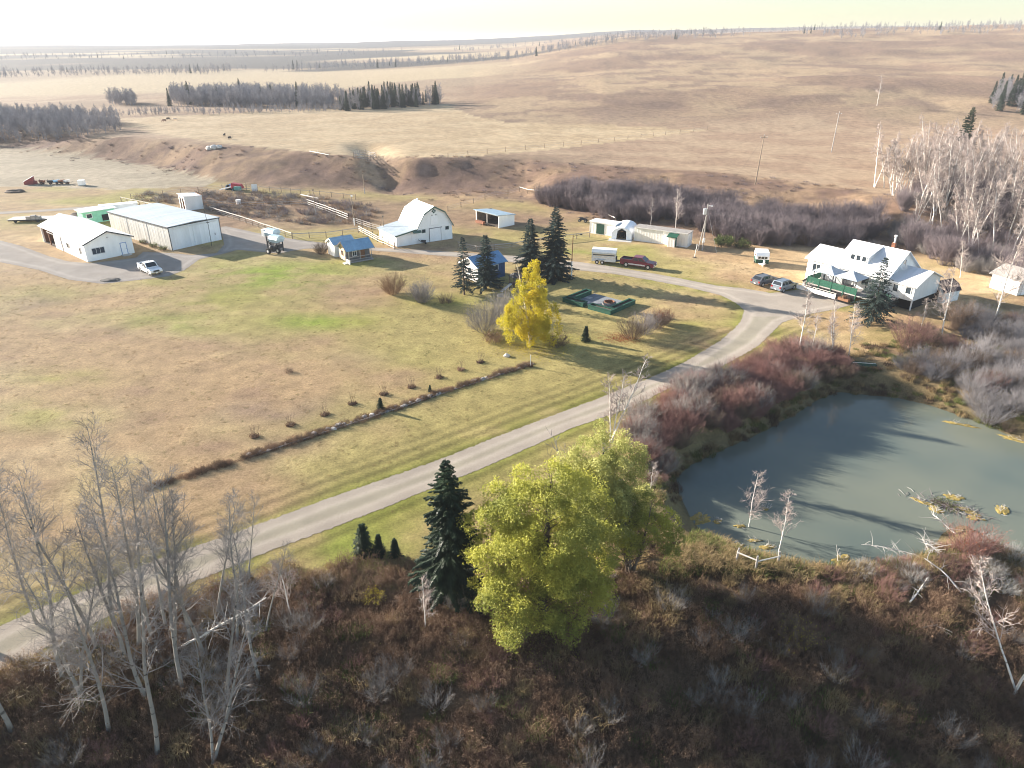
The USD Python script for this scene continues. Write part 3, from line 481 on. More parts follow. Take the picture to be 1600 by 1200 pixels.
def tuft(n, h, spread, seed, wid=.012, lean=.5):
    """Grass blades: each a thin bent strip."""
    R = np.random.default_rng(seed); an = R.uniform(0, 6.283, n); rr = spread * np.sqrt(R.random(n)); p = np.c_[np.cos(an) * rr, np.sin(an) * rr, np.full(n, -.03)]
    a2 = R.uniform(0, 6.283, n); d = np.c_[np.cos(a2), np.sin(a2), 0 * a2] * (R.uniform(.1, 1, n) * lean)[:, None]; hh = h * R.uniform(.5, 1.15, n)[:, None]; w = np.c_[-np.sin(a2), np.cos(a2), 0 * a2] * wid
    up = np.array([0, 0, 1.0]); m = p + d * hh * .35 + up * hh * .6; e = p + d * hh + up * hh * (1 - .3 * lean)
    v = np.stack([p - w, p + w, m - w * .8, m + w * .8, e], 1).reshape(-1, 3); i = np.arange(n)[:, None] * 5
    return trimesh.Trimesh(v, np.concatenate([i + [0, 1, 3], i + [0, 3, 2], i + [2, 3, 4]]), process=False)
def weed(h, w, n, seed, leaf=.05, nl=18):
    """(stems, dead leaves) of a clump of tall weeds."""
    R = np.random.default_rng(seed); a, c = [], []
    for _ in range(n):
        an = R.uniform(0, 6.283); rr = w * math.sqrt(R.random()); d = np.array([R.normal(0, .22), R.normal(0, .22), 1]); p = curve((math.cos(an) * rr, math.sin(an) * rr, -.1), d, h * R.uniform(.5, 1.1), 4, -.1, .12, R); a.append((p, np.linspace(.008, .004, 4)))
        for _ in range(nl): q, _d = along(p, R.uniform(.25, 1)); c.append(q + R.normal(0, .07, 3))
    return polytubes(a, 3).mesh(), leaves(np.array(c), leaf, R, .2)

# ------------------------------------------------------------------ trees
def plant(name, label, cat, loc, parts, rot=0, group=None, scale=None, lean=None):
    t = thing(name, label, cat, loc, rot, group, scale, lean)
    for nm, m, mt in parts: part(t, nm, m, mt)
    return t
# big willow and poplars in the foreground
p = G(845, 990, -1.6); q = np.array([p[0], p[1], hz(*p)]); z0 = 0
tr, br, lv = leafy_tree(11.5, [(0, 0, 6.4, 3.4, 3.4, 3.8), (-2.0, .4, 6.3, 2.3, 2.4, 2.9), (-2.6, .2, 4.2, 2.3, 2.4, 2.4), (1.9, -.4, 5.4, 2.7, 2.7, 3.0), (-2.2, -1.5, 2.4, 2.1, 2.0, 2.0), (-1.2, 0, 9.0, 1.7, 1.7, 2.3), (1.0, .3, 9.6, 1.5, 1.5, 2.1), (2.9, .2, 3.0, 2.1, 2.2, 1.9), (.4, -2.2, 3.6, 2.3, 1.7, 2.3), (2.4, 1.0, 7.6, 1.5, 1.6, 1.9)], 112000, .135, 11, .26, .12, 34, 3, .45, 215, (.45, 1.1))
plant("willow_tree", "largest yellow-green leafy willow in the foreground beside the dark spruce", "tree", q, [("trunk", tr, "brown_bark"), ("branches", br, "brown_bark"), ("crown", lv, "leaf_willow")])
p = G(925, 880, -.3); q = np.array([p[0], p[1], hz(*p)])
tr, br, lv = leafy_tree(11.0, [(-.2, 0, 7.4, 1.5, 1.5, 3.2), (-1.7, .2, 6.0, 1.4, 1.5, 2.7), (1.7, .4, 7.2, 1.4, 1.4, 2.5), (.6, -.8, 4.6, 2.3, 2.0, 2.6), (2.6, .2, 4.6, 1.4, 1.4, 2.0)], 64000, .13, 23, .2, .15, 34, 3, .4, 200, (.35, .8), 1.15)
plant("poplar_tree", "pale yellow poplar with several pointed tops standing behind the big willow", "tree", q, [("trunk", tr, "aspen_bark"), ("branches", br, "twig_silver"), ("crown", lv, "leaf_poplar")])
p = G(985, 905, -.4); q = np.array([p[0], p[1], hz(*p)])
tr, br, lv = leafy_tree(6.4, [(.6, .6, 4.4, 1.5, 1.5, 1.7), (1.9, .2, 3.5, 1.5, 1.5, 1.5), (-.3, 0, 3.6, 1.3, 1.3, 1.6), (2.8, .7, 4.2, 1.0, 1.0, 1.1)], 15000, .12, 37, .12, .1, 26, 5, .3, 60, (.3, .7))
plant("willow_sapling", "thin spreading young willow at the pond's near left corner", "tree", q, [("trunk", tr, "brown_bark"), ("branches", br, "brown_bark"), ("crown", lv, "leaf_willow")])
p = G(706, 925, -.2); q = np.array([p[0], p[1], hz(*p)]); tr, cr = spruce(10.6, 6.6, 5, 1.5, .03, .06)
plant("spruce_tree", "tall dark green spruce in the foreground between drive and big willow", "spruce tree", q, [("trunk", tr, "spruce_bark"), ("crown", cr, "needle_dark")])
tr, cr = spruce(2.7, 1.9, 6, 1.0, .02, .04)
s0 = plant("spruce_sapling", "knee-high green spruce sapling on the grass left of the big spruce", "sapling", T(570, 866), [("trunk", tr, "spruce_bark"), ("crown", cr, "needle_dark")])
copy(s0, "spruce_sapling", "smaller spruce sapling just right of the taller sapling on the grass", "sapling", T(593, 866), 70, None, .66)
copy(s0, "spruce_sapling", "thin small spruce sapling nearest the big dark spruce", "sapling", T(618, 870), 140, None, .6)
copy(s0, "spruce_sapling", "dark low spruce sapling in the shade right of the golden tree", "sapling", T(915, 533), 20, None, .75)
# the golden tree by the fire pit
p = T(829, 541)
tr, br, lv = leafy_tree(11.2, [(0, 0, 9.2, 1.0, 1.0, 2.0), (-.1, 0, 7.0, 2.0, 2.0, 2.1), (.1, 0, 5.0, 2.9, 2.9, 2.2), (-1.5, 0, 3.6, 2.2, 2.2, 1.9), (1.6, .1, 3.5, 2.3, 2.3, 2.0), (0, 0, 2.4, 3.6, 3.6, 1.6)], 46000, .14, 51, .15, .1, 40, 2, .3, 230, (.28, .6), 1.35, .4)
plant("golden_tree", "bright golden yellow conical tree in the middle of the lawn by the fire pit", "tree", p, [("trunk", tr, "birch_bark"), ("branches", br, "brown_bark"), ("crown", lv, "leaf_gold")])
# blue spruces about the blue cottage
tr, cr = spruce(11.6, 8.4, 61, 1.2, .03, .075); big = plant("blue_spruce", "tallest blue-green spruce behind the golden tree", "spruce tree", P3(866, 436), [("trunk", tr, "spruce_bark"), ("crown", cr, "needle_blue")])
tr, cr = spruce(9.6, 6.8, 62, 1.15, .04, .07); plant("blue_spruce", "blue-green spruce standing close against the left of the tallest one", "spruce tree", P3(828, 433), [("trunk", tr, "spruce_bark"), ("crown", cr, "needle_blue")])
tr, cr = spruce(8.8, 5.0, 63, .8, .16, .06); plant("blue_spruce", "slender spruce with a bare lower trunk in front of the blue cottage's left corner", "spruce tree", P3(725.5, 460), [("trunk", tr, "spruce_bark"), ("crown", cr, "needle_blue")])
tr, cr = spruce(8.4, 6.4, 64, 1.1, .13, .065); plant("blue_spruce", "spruce with short bare trunk directly before the blue cottage", "spruce tree", P3(759.5, 451), [("trunk", tr, "spruce_bark"), ("crown", cr, "needle_blue")])
tr, cr = spruce(9.2, 7.2, 65, .85, .1, .06); plant("house_spruce", "green spruce growing in front of the white farmhouse deck", "spruce tree", P3(1361, 505), [("trunk", tr, "spruce_bark"), ("crown", cr, "needle_blue")])
tr, cr = spruce(15.5, 9.0, 66, 1.1, .05, .12, -.1); plant("dark_spruce", "lone dark spruce rising above the bare birches on the right", "spruce tree", (120.0, 196.0, hz(120, 196)), [("trunk", tr, "spruce_bark"), ("crown", cr, "needle_dark")])

# bare aspens in the left foreground: (picture column and row of the root, height, kind, scale)
asp = []
for i, kw in enumerate([dict(h=14.5, limbs=30, start=.34, forks=1), dict(h=13.5, limbs=34, start=.28, forks=1, lean=.09), dict(h=12, limbs=26, start=.25, forks=2), dict(h=13, limbs=24, start=.45, forks=1, lean=.03)]):
    asp.append(bare_tree(seed=100 + i, r0=.115, spread=.27, up=.9, twigs=10, sub=4, tr=.0078, **kw))
ASPK = 1.12
ASP = [(182, 985, 0, .92, 20, "leaning grey aspen third from the picture's left edge among bare aspens"), (216, 1010, 1, .98, 80, "thick grey aspen in the middle of the left bare group"), (237, 1000, 0, .8, 130, "straight aspen just right of the group's middle"), (262, 985, 3, .72, 200, "thin straight aspen beside the drive, foot in orange brush"), (285, 1075, 1, .93, 250, "pale aspen with a long fallen limb across it"), (318, 1020, 3, .83, 300, "slim dark aspen behind the pale trunks at the group's right"), (352, 1090, 3, .84, 40, "whitest aspen trunk near the right of the bare group"), (405, 1060, 0, .72, 110, "rightmost tall bare aspen of the foreground group"), (390, 905, 3, .44, 150, "short bare aspen with forked top at the drive's edge"), (130, 1085, 2, .86, 210, "twin-stemmed low aspen bending over the bottom left"), (60, 975, 1, .66, 320, "crooked dark aspen leaning left at the road's start"), (-40, 1010, 2, .9, 10, "aspen cut by the left edge of the picture"), (170, 1140, 1, .9, 60, "aspen rooted low in the ravine at the bottom left"), (245, 1175, 0, .95, 170, "tall aspen rooted lowest in the ravine"), (20, 1140, 3, .95, 280, "straight aspen in the bottom left corner"), (330, 1190, 2, .8, 330, "forked aspen low in the ravine right of the group"), (195, 1030, 3, .9, 15, "thin aspen between the leaning one and the thick one"), (228, 1090, 0, .86, 95, "aspen stem close in front of the thick grey one"), (272, 1035, 1, .8, 165, "aspen just left of the pale one with the fallen limb"), (300, 1000, 3, .85, 235, "slender aspen right behind the fallen limb"), (370, 1000, 0, .68, 285, "thin bare aspen between whitest trunk and rightmost one"), (150, 1010, 3, .9, 345, "upright aspen left of the leaning grey one"), (100, 1060, 0, .88, 25, "aspen rising from the bottom left brush beside the crooked one"), (415, 985, 3, .5, 75, "small aspen at the right end of the group"), (340, 960, 3, .62, 105, "slim aspen standing at the gravel edge")]
first = {}
for (px, py, k, s, r, lab) in ASP:
    q = T(px, py); ln = 6.0 * (800 - px) / 600 + 3.0 * math.sin(px * 1.7)
    if k not in first:
        first[k] = plant("bare_aspen", lab, "bare tree", q, [("trunk", asp[k][0], "aspen_bark"), ("crown", asp[k][1], "twig_grey")], r, None, s * ASPK, ln)
    else: copy(first[k], "bare_aspen", lab, "bare tree", q, r, None, s * ASPK, ln)
# white birches near the house, pond and drive
bir = [bare_tree(seed=200 + i, r0=.085, tr=.017, **kw) for i, kw in enumerate([dict(h=10, limbs=26, start=.35, spread=.24, up=.9, twigs=8, sub=3), dict(h=9, limbs=20, start=.3, spread=.2, up=1.0, twigs=6, sub=3, forks=3), dict(h=9.5, limbs=22, start=.25, spread=.36, up=.6, twigs=9, sub=3, lean=.08), dict(h=11, limbs=18, start=.4, spread=.22, up=.9, twigs=7, sub=3, forks=2, lean=.08)])]
BIR = [(1247, 553, 0, .88, 0, "white birch trunk in front of the two parked cars"), (1267, 552, 0, .55, 50, "thin birch just right of the birch before the cars"), (1300, 553, 1, .72, 90, "clump of slim birches left of the dark green boat"), (1325, 558, 2, .66, 30, "branching birch beside the dark green boat by the pond"), (955, 690, 1, 1.0, 15, "clump of white birch stems between drive and the poplar top"), (1472, 525, 2, .98, 200, "forked birch before the shed with dark brown roof"), (1437, 520, 0, .46, 10, "thin grey sapling left of the forked birch near the house"), (1550, 508, 2, 1.28, 310, "big spreading pale birch right of the brown-roofed shed"), (1500, 434, 2, .6, 70, "small dark-footed tree on the lawn behind the shed"), (1165, 843, 2, .58, 0, "bare sapling standing in the pond near the left shore"), (1215, 872, 0, .62, 0, "white sapling at the pond's near shore leaning right"), (1055, 358, 2, .8, 40, "pale bare tree behind the white tarp arch"), (1017, 352, 0, .55, 140, "slim pale tree behind the white arch, left of its neighbour"), (1430, 352, 1, .95, 0, "birch clump at the field gate left of the grove"), (1370, 165, 0, 1.2, 0, "lone white birch on the far hilltop"), (1590, 1085, 3, .95, 100, "white branching tree leaning in from the bottom right corner"), (664, 985, 2, .42, 60, "small dead grey sapling in the brown brush left of the willow"), (455, 960, 2, .5, 190, "dead grey sapling in the brown brush near the aspens"), (1015, 770, 2, .3, 0, "tiny dead sapling on the shaded pond bank")]
fb = {}
for (px, py, k, s, r, lab) in BIR:
    q = T(px, py)
    if py > 840 and px < 1300 and px > 1100: q[2] = max(q[2], POND_Z - .6)
    if k not in fb: fb[k] = plant("birch_tree", lab, "birch tree", q, [("trunk", bir[k][0], "birch_bark"), ("crown", bir[k][1], "twig_birch")], r, None, s, -.008 * (px - 800))
    else: copy(fb[k], "birch_tree", lab, "birch tree", q, r, None, s, -.008 * (px - 800))
gk = [bare_tree(seed=260 + i, r0=.11, tr=.019, **kw) for i, kw in enumerate([dict(h=10, limbs=26, start=.38, spread=.24, up=1.0, twigs=7, sub=3), dict(h=11, limbs=22, start=.42, spread=.22, up=1.0, twigs=7, sub=3, forks=2, lean=.06)])]
gsrc = {}
R = np.random.default_rng(77)
for i in range(320):
    u = R.uniform(.5, .8); y = R.uniform(118, 205); x = u * y
    if x < 80 + (205 - y) * .04 or (x - 62) ** 2 + (y - 103) ** 2 < 300 or (u < .56 and y > 172): continue
    k, ar = int(R.random() < .4), (x, y, hz(x, y) - .1); lab, gr, rt2, sc2 = "white-stemmed bare birch in the dense grove at the right", "birches of the grove at the right edge", R.uniform(0, 360), R.uniform(.7, 1.25)
    if k not in gsrc: gsrc[k] = plant("grove_birch", lab, "birch tree", ar, [("trunk", gk[k][0], "birch_bark"), ("crown", gk[k][1], "twig_birch")], rt2, gr, sc2, R.normal(-6, 4))
    else: copy(gsrc[k], "grove_birch", lab, "birch tree", ar, rt2, gr, sc2, R.normal(-6, 4))

# ------------------------------------------------------------------ shrubs that stand alone
SH = {"grey": shrub(3.2, 3.0, 120, 301, 12, 2, .011, 1.0, True), "tan": shrub(2.6, 2.6, 110, 302, 11, 2, .0105, 1.0, True), "red": shrub(2.4, 2.4, 110, 303, 11, 2, .008), "purple": shrub(4.2, 2.6, 70, 304, 12, 2, .016), "silver": shrub(3.6, 3.6, 120, 305, 12, 2, .0095, 1.0, True), "low": shrub(1.2, 1.7, 90, 306, 8, 1, .007, 1.0, True)}
def bush(name, label, px, py, kind, m, s=1.0, rot=0, leavesm=None, group=None):
    q = T(px, py) - np.array([0, 0, .05]); t = thing(name, label, "bush", q, rot, group, s); part(t, "stems", SH[kind], m)
    if leavesm:
        RR = np.random.default_rng(int(px)); v = np.array(SH[kind].vertices); v = v[v[:, 2] > .3]; part(t, "leaves", leaves(v[RR.choice(len(v), leavesm[1])] + RR.normal(0, .06, (leavesm[1], 3)), .09, RR), leavesm[0])
    return t
bush("round_bush", "tan round bare bush left of two on the middle lawn", 614, 459, "tan", "twig_dry", 1.3); bush("round_bush", "grey round bare bush right of the tan one on the lawn", 660, 472, "grey", "twig_silver", 1.08, 40)
bush("low_bush", "low brown bush joining the round grey bush and slender spruce", 696, 473, "low", "twig_brown", 1.5, 10)
bush("lilac_bush", "large silver-grey bush touching the golden tree's left side", 757, 517, "silver", "twig_silver", 1.2); bush("lilac_bush", "silver-grey bush behind the larger one, below the cottage", 790, 496, "silver", "twig_grey", 1.1, 80)
bush("reddish_shrub", "low red-brown shrub in front of the silver bush", 770, 534, "low", "twig_dry", 1.5, 0, ("leaf_dead", 500)); bush("reddish_shrub", "low red-brown shrub at the right foot of the golden tree", 870, 540, "low", "twig_brown", 1.7, 30, ("leaf_dead", 300))
bush("hedge_bush", "bare grey-brown bush at the left end of the clipped hedge by the fire pit", 988, 530, "red", "twig_brown", 1.25); bush("hedge_bush", "bare hedge bush in the middle of the row by the fire pit", 1008, 522, "red", "twig_silver", 1.2, 70); bush("hedge_bush", "brown hedge bush right of the row's middle", 1026, 514, "red", "twig_brown", 1.1, 20, ("leaf_dead", 400))
bush("orange_bush", "orange-leaved bush at the far right end of the hedge", 1036, 506, "tan", "twig_brown", .85, 0, ("leaf_orange", 2600))
bush("green_bush", "leafy green bush behind the container near the power pole", 1130, 385, "low", "twig_brown", 2.1, 0, ("leaf_green", 2600)); bush("green_bush", "low leafy green bush right of the one by the power pole", 1160, 388, "low", "twig_brown", 1.7, 90, ("leaf_green", 1800))
bush("brown_bush", "dark brown bush pressed against the small white shed", 503, 397, "tan", "twig_brown", .95); bush("foundation_shrub", "green shrub growing along the wall of the large grey shed, near end", 255, 391, "low", "twig_brown", .9, 0, ("leaf_green", 900)); bush("foundation_shrub", "green shrub along the grey shed wall, second from its corner", 240, 386, "low", "twig_brown", .9, 40, ("leaf_green", 900)); bush("foundation_shrub", "green shrub along the grey shed wall, nearest the workshop", 224, 380, "low", "twig_brown", .85, 80, ("leaf_green", 900))
bush("red_bush", "bright red-stemmed bush on the peninsula in the pond", 1515, 868, "red", "twig_red", 1.15, 0, ("leaf_orange", 300)); bush("red_bush", "grey-red bush at the pond's far right shore", 1545, 660, "silver", "twig_silver", .95, 0); bush("yellow_bush", "small yellow-leaved bush in the brown brush at the bottom", 1245, 1010, "red", "twig_brown", .8, 0, ("leaf_gold", 420)); bush("yellow_bush", "tiny yellow bush in the brown brush left of the big spruce", 585, 938, "low", "twig_brown", .9, 0, ("leaf_gold", 320))
bush("grass_clump", "dark dry tuft alone on the middle of the lawn", 452, 582, "low", "twig_brown", .62)
bush("maroon_bush", "dark maroon bush below the brown-roofed shed", 1420, 545, "red", "twig_red", 1.6, 0, ("leaf_dead", 900)); bush("maroon_bush", "brown leafy bush right of the maroon one below the shed", 1500, 508, "tan", "twig_brown", 1.4, 0, ("leaf_dead", 1500))

# ------------------------------------------------------------------ uncountable brush, weeds and grass
def fill(n, poly, seed, z=0, world=False):
    R = np.random.default_rng(seed); pw = np.array(poly) if world else polyG(poly, z); lo, hi = pw.min(0), pw.max(0); out = []
    while len(out) < n:
        x, y = R.uniform(lo[0], hi[0], n * 2), R.uniform(lo[1], hi[1], n * 2); k = inside(pw, x, y); out += list(zip(x[k], y[k]))
    xy = np.array(out[:n]); return np.c_[xy, height(xy[:, 0], xy[:, 1])], R
def mass(name, label, protos, pts, R, smin, smax, p=None, sink=.08):
    n = len(pts); s = R.uniform(smin, smax, n); pts = pts - np.array([0, 0, sink]); scatter(name, label, "brush", protos, pts, R.uniform(0, 6.283, n), s, R.choice(len(protos), n, p=p))
def off_drive(pts, m=1.2):
    k = ~inside(DRIVE_W, pts[:, 0], pts[:, 1]) & (seg_dist(DRIVE_W, pts[:, 0], pts[:, 1]) > m); return pts[k]
def off_pond(pts, m=.3):
    k = ~inside(POND, pts[:, 0], pts[:, 1]) & (seg_dist(POND, pts[:, 0], pts[:, 1]) > m); return pts[k]
purple2 = shrub(3.6, 2.2, 60, 314, 9, 2, .018)
pts, R = fill(620, [(835,318),(900,330),(960,345),(1010,348),(1080,356),(1120,372),(1180,384),(1260,386),(1330,386),(1372,372),(1345,358),(1280,352),(1180,342),(1080,331),(1000,322),(940,315),(870,309)], 1)
mass("willow_thicket", "purple-grey bare willow thicket filling the hollow behind the yard", [("willow_shrub", SH["purple"], "twig_purple"), ("willow_shrub", purple2, "twig_purple"), ("willow_shrub", SH["tan"], "twig_brown")], pts, R, .6, 1.08, [.5, .4, .1])
pts, R = fill(150, [(1340,385),(1420,400),(1500,425),(1610,450),(1650,380),(1560,320),(1440,320),(1400,345),(1350,360)], 2)
mass("grove_undergrowth", "grey-brown undergrowth beneath the birch grove", [("shrub", SH["purple"], "twig_purple"), ("shrub", SH["tan"], "twig_grey")], pts, R, .7, 1.2)
pts, R = fill(330, [(990,655),(1060,610),(1120,575),(1180,550),(1230,538),(1290,545),(1330,572),(1335,598),(1305,606),(1270,618),(1220,650),(1170,680),(1110,700),(1060,730),(1030,745),(1000,720),(985,690)], 3); pts = off_pond(off_drive(pts, 1.6), 1.5)
mass("red_willow_bank", "red-stemmed and grey shrubs along the bank between drive and pond", [("red_shrub", SH["red"], "twig_red"), ("red_shrub", shrub(2.0, 2.4, 100, 323, 11, 2, .0075), "twig_red"), ("grey_shrub", SH["silver"], "twig_grey"), ("brown_shrub", SH["tan"], "twig_brown")], pts, R, .5, .98, [.42, .38, .05, .15])
pts, R = fill(130, [(1395,560),(1440,520),(1520,505),(1640,500),(1700,640),(1640,690),(1560,660),(1500,640),(1440,622),(1400,612)], 4); pts = off_pond(pts, .4)
mass("shore_brush", "tangled grey and brown brush on the far right pond shore", [("grey_shrub", SH["silver"], "twig_silver"), ("brown_shrub", SH["tan"], "twig_brown"), ("low_shrub", SH["low"], "twig_brown"), ("red_shrub", SH["red"], "twig_red")], pts, R, .45, 1.0, [.3, .25, .35, .1])
# the ravine: weeds with dead leaves, brush and dry grass
w1, w2 = weed(1.1, .95, 70, 401, .055, 16), weed(.75, 1.0, 80, 402, .06, 18); wm = [("weed_leaves", trimesh.util.concatenate([w1[1], w1[0]]), "leaf_dead"), ("weed_leaves", trimesh.util.concatenate([w2[1], w2[0]]), "leaf_dead")]
pts, R = fill(3400, [(-38, 33), (-20, 38.5), (-13, 40.5), (2, 39.2), (8, 40), (10, 38.0), (24, 37.5), (40, 37), (42, 16), (-40, 16)], 5, world=True); ye = np.interp(pts[:, 0], EDGE[:, 0], EDGE[:, 1]); pts = off_pond(off_drive(pts[(ye - pts[:, 1] > -.9)], .7), .8)
k = R.random(len(pts)); mass("ravine_weeds", "rust-brown dead weeds covering the slope at the bottom of the picture", wm, pts[k < .52], R, .5, 1.25)
mass("ravine_brush", "grey and reddish bare brush on the shaded slope at the bottom", [("brown_shrub", SH["low"], "twig_brown"), ("red_shrub", shrub(1.5, 1.6, 60, 411, 8, 2, .006), "twig_red"), ("grey_shrub", shrub(1.9, 1.9, 50, 412, 9, 2, .006), "twig_grey")], pts[(k >= .52) & (k < .68)], R, .4, .95)
gt = [("grass_tuft", tuft(150, .75, .55, 501, .012, .8), "blade_tan"), ("grass_tuft", tuft(150, .6, .6, 502, .013, .7), "blade_brown"), ("grass_tuft", tuft(170, .55, .6, 503, .013, .7), "blade_green")]
mass("ravine_grass", "dry grass tufts between the weeds on the slope", gt, pts[k >= .6], R, .6, 1.4, [.5, .3, .2])
pts, R = fill(1500, [(6,48),(13,52.5),(16,57),(24,63.5),(32,70),(37,74),(44,82),(64,86),(74,78),(70,60),(52,62),(36,69),(22,60),(14,50),(11,46),(14,41.5),(24,40),(34,38.5),(44,40),(52,42),(56,37.5),(10,37.5),(6,41)], 6, world=True); pts = off_pond(off_drive(pts, 1.3), .05)
mass("bank_grass", "olive and straw coloured rough grass around the pond", gt, pts, R, .55, 1.15, [.4, .25, .35])
pts, R = fill(430, [(1030,905),(1100,840),(1200,880),(1330,890),(1450,870),(1540,860),(1600,885),(1600,910),(1400,905),(1250,912),(1100,900)], 7, -.6); pts = off_pond(pts, .05)
mass("dam_grass", "green and straw grass over the earth dam at the pond's near side", gt, pts, R, .8, 1.5, [.4, .2, .4])
pts, R = fill(90, [(1250,905),(1400,885),(1500,840),(1600,880),(1640,960),(1400,930)], 8, -.6); pts = off_pond(pts, .0)
mass("dam_brush", "bleached twiggy brush on the dam's right part", [("grey_shrub", SH["low"], "twig_dead"), ("red_shrub", SH["low"], "twig_red"), ("brown_shrub", SH["low"], "twig_brown")], pts, R, .6, 1.2)
# corral weeds and the hillside scrub
pts, R = fill(420, [(345,336),(480,352),(560,352),(600,335),(570,318),(480,306),(420,300),(330,303),(290,312)], 9); cw = shrub(1.3, 1.6, 40, 421, 6, 1, .012, 1.0, True)
mass("corral_weeds", "grey-violet dead weeds grown up inside the corral", [("weed_shrub", cw, "twig_grey"), ("weed_shrub", cw, "twig_purple"), ("weed_shrub", cw, "twig_dry")], pts, R, .5, 1.3)
pts, R = fill(60, [(200,312),(270,320),(275,308),(230,300)], 19); mass("corral_weeds", "grey dead weeds by the pole-rail fence near the calf shelter", [("weed_shrub", cw, "twig_grey"), ("weed_shrub", cw, "twig_dry")], pts, R, .5, 1.0)
R = np.random.default_rng(10); n = 5200; u = R.uniform(-.8, .8, n); y = R.uniform(150, 320, n); x = u * y; rf = np.interp(u, [l[0] for l in FOOT], [l[1] for l in FOOT]); rt = np.interp(u, [l[0] for l in TOP], [l[1] for l in TOP])
kk = (y > rf - 4 + 8 * R.normal(0, .4, n)) & (y < rt + 1); x, y = x[kk], y[kk]; pts = np.c_[x, y, height(x, y)]; k2 = meshkit.fbm(np.stack([x / 14, y / 10, 0 * x], -1), 3, 71) > .47; pts = pts[k2]
lows = shrub(.8, 1.5, 34, 431, 5, 0, .016, 1.0, True)
mass("bank_scrub", "low brown scrub on the bank between yard and upper field", [("scrub", lows, "twig_brown"), ("scrub", lows, "twig_dry"), ("scrub", lows, "twig_purple")], pts, R, .5, 1.3)
# far woods: everything beyond the fields that reads as one mass
ft = [bare_tree(10, 600 + i, .14, 20, .15, .34, .7, 8, 2, .05, 1 + i, .04) for i in range(2)]; ftm = [trimesh.util.concatenate(list(t)) for t in ft]; fs = spruce(13, 4.5, 610, .8, .05, .22)[1]
def wood(name, label, n, poly, seed, con, smin=.7, smax=1.25, world=True):
    pts, R = fill(n, poly, seed, world=world); mass(name, label, [("bare_tree", ftm[0], "twig_far"), ("bare_tree", ftm[1], "twig_far"), ("conifer", fs, "needle_dark")], pts, R, smin, smax, [(1 - con) * .6, (1 - con) * .4, con])
def polyT(p): return [tuple(T(*q)[:2]) for q in p]
wood("left_woods", "hazy grey-blue bare brush on the bank at the upper left", 520, polyT([(-60,232),(0,226),(70,222),(130,212),(190,205),(185,193),(120,186),(60,184),(-60,188)]), 11, 0, .35, .72)
wood("far_shelterbelt", "low line of bare bushes dividing the far fields", 300, polyT([(-60,186),(150,184),(330,180),(540,174),(540,169),(330,175),(150,179),(-60,181)]), 12, 0, .16, .4)
wood("far_woods", "blue-grey wood of bare trees across the upper edge", 620, polyT([(265,166),(400,169),(520,170),(540,158),(400,152),(270,154)]), 13, .03, .5, .9)
wood("far_conifers", "dark conifers and pale trunks at the top centre", 130, polyT([(530,174),(600,171),(680,165),(700,158),(600,160),(530,162)]), 14, .5, .45, .85)
wood("left_far_clump", "small round clump of bare trees on the far left field", 46, polyT([(170,166),(212,166),(212,160),(172,160)]), 16, 0, .5, .8)
wood("right_woods", "spruces and pale bare trees at the top right corner", 110, polyT([(1545,172),(1600,180),(1680,190),(1680,160),(1600,150),(1550,158)]), 15, .3, .6, 1.0)
for i, (a, b, c2, d2, n) in enumerate([(-900,760,-300,900,260), (-260,800,250,960,240), (300,720,900,900,240), (-1500,1300,-200,1500,160), (-100,1300,1500,1500,200)]): wood("distant_wood", ["wood on the far left rise below the horizon", "wood on the middle rise below the horizon", "wood on the far right rise below the horizon", "farthest wood left along the horizon", "farthest wood right along the horizon"][i], int(n * 2.2), [(a,b),(c2,b),(c2,d2),(a,d2)], 30 + i, .03, .35, .8)

# short growth over the lawn, fallen leaves
pts, R = fill(9000, [(-40, 34), (-20, 41), (5, 52), (14, 58), (40, 84), (60, 96), (40, 122), (-10, 128), (-60, 122), (-92, 112), (-80, 76), (-60, 50)], 41, world=True); pts = off_drive(pts, .3); pts = pts[~inside(YARD_W, pts[:, 0], pts[:, 1])]
pts = pts[meshkit.fbm(np.stack([pts[:, 0] / 5, pts[:, 1] / 4, 0 * pts[:, 0]], -1), 4, 81) > .3]
sg = [("grass_tuft", tuft(60, .2, .38, 511, .014, 1.0), "blade_tan"), ("grass_tuft", tuft(60, .16, .45, 512, .014, 1.0), "blade_brown"), ("grass_tuft", tuft(60, .18, .4, 513, .014, 1.0), "blade_green")]
mass("lawn_grass", "short uneven dry grass over the big lawn", sg, pts, R, .3, .62, [.6, .05, .35], .02)
def litter(name, label, px, py, n, rx, ry, m, seed, size=.11):
    R = np.random.default_rng(seed); q = T(px, py); p = np.c_[q[0] + R.normal(0, rx, n), q[1] + R.normal(0, ry, n)]; p = np.c_[p, height(p[:, 0], p[:, 1]) + .03]; g = part("/World", name, leaves(p, size, R, 2.5), m, kind="stuff"); data(stage.GetPrimAtPath(g), label=label, category="leaves")
litter("fallen_leaves", "golden leaves fallen on the grass beneath the golden tree", 838, 541, 2600, 2.6, 2.2, "leaf_gold", 91); litter("fallen_leaves", "orange leaves fallen at the left foot of the hedge by the fire pit", 972, 528, 1500, 1.3, 1.0, "leaf_orange", 92); litter("fallen_leaves", "yellow leaves fallen around the foreground willow", 820, 985, 2200, 2.6, 1.6, "leaf_willow", 93)
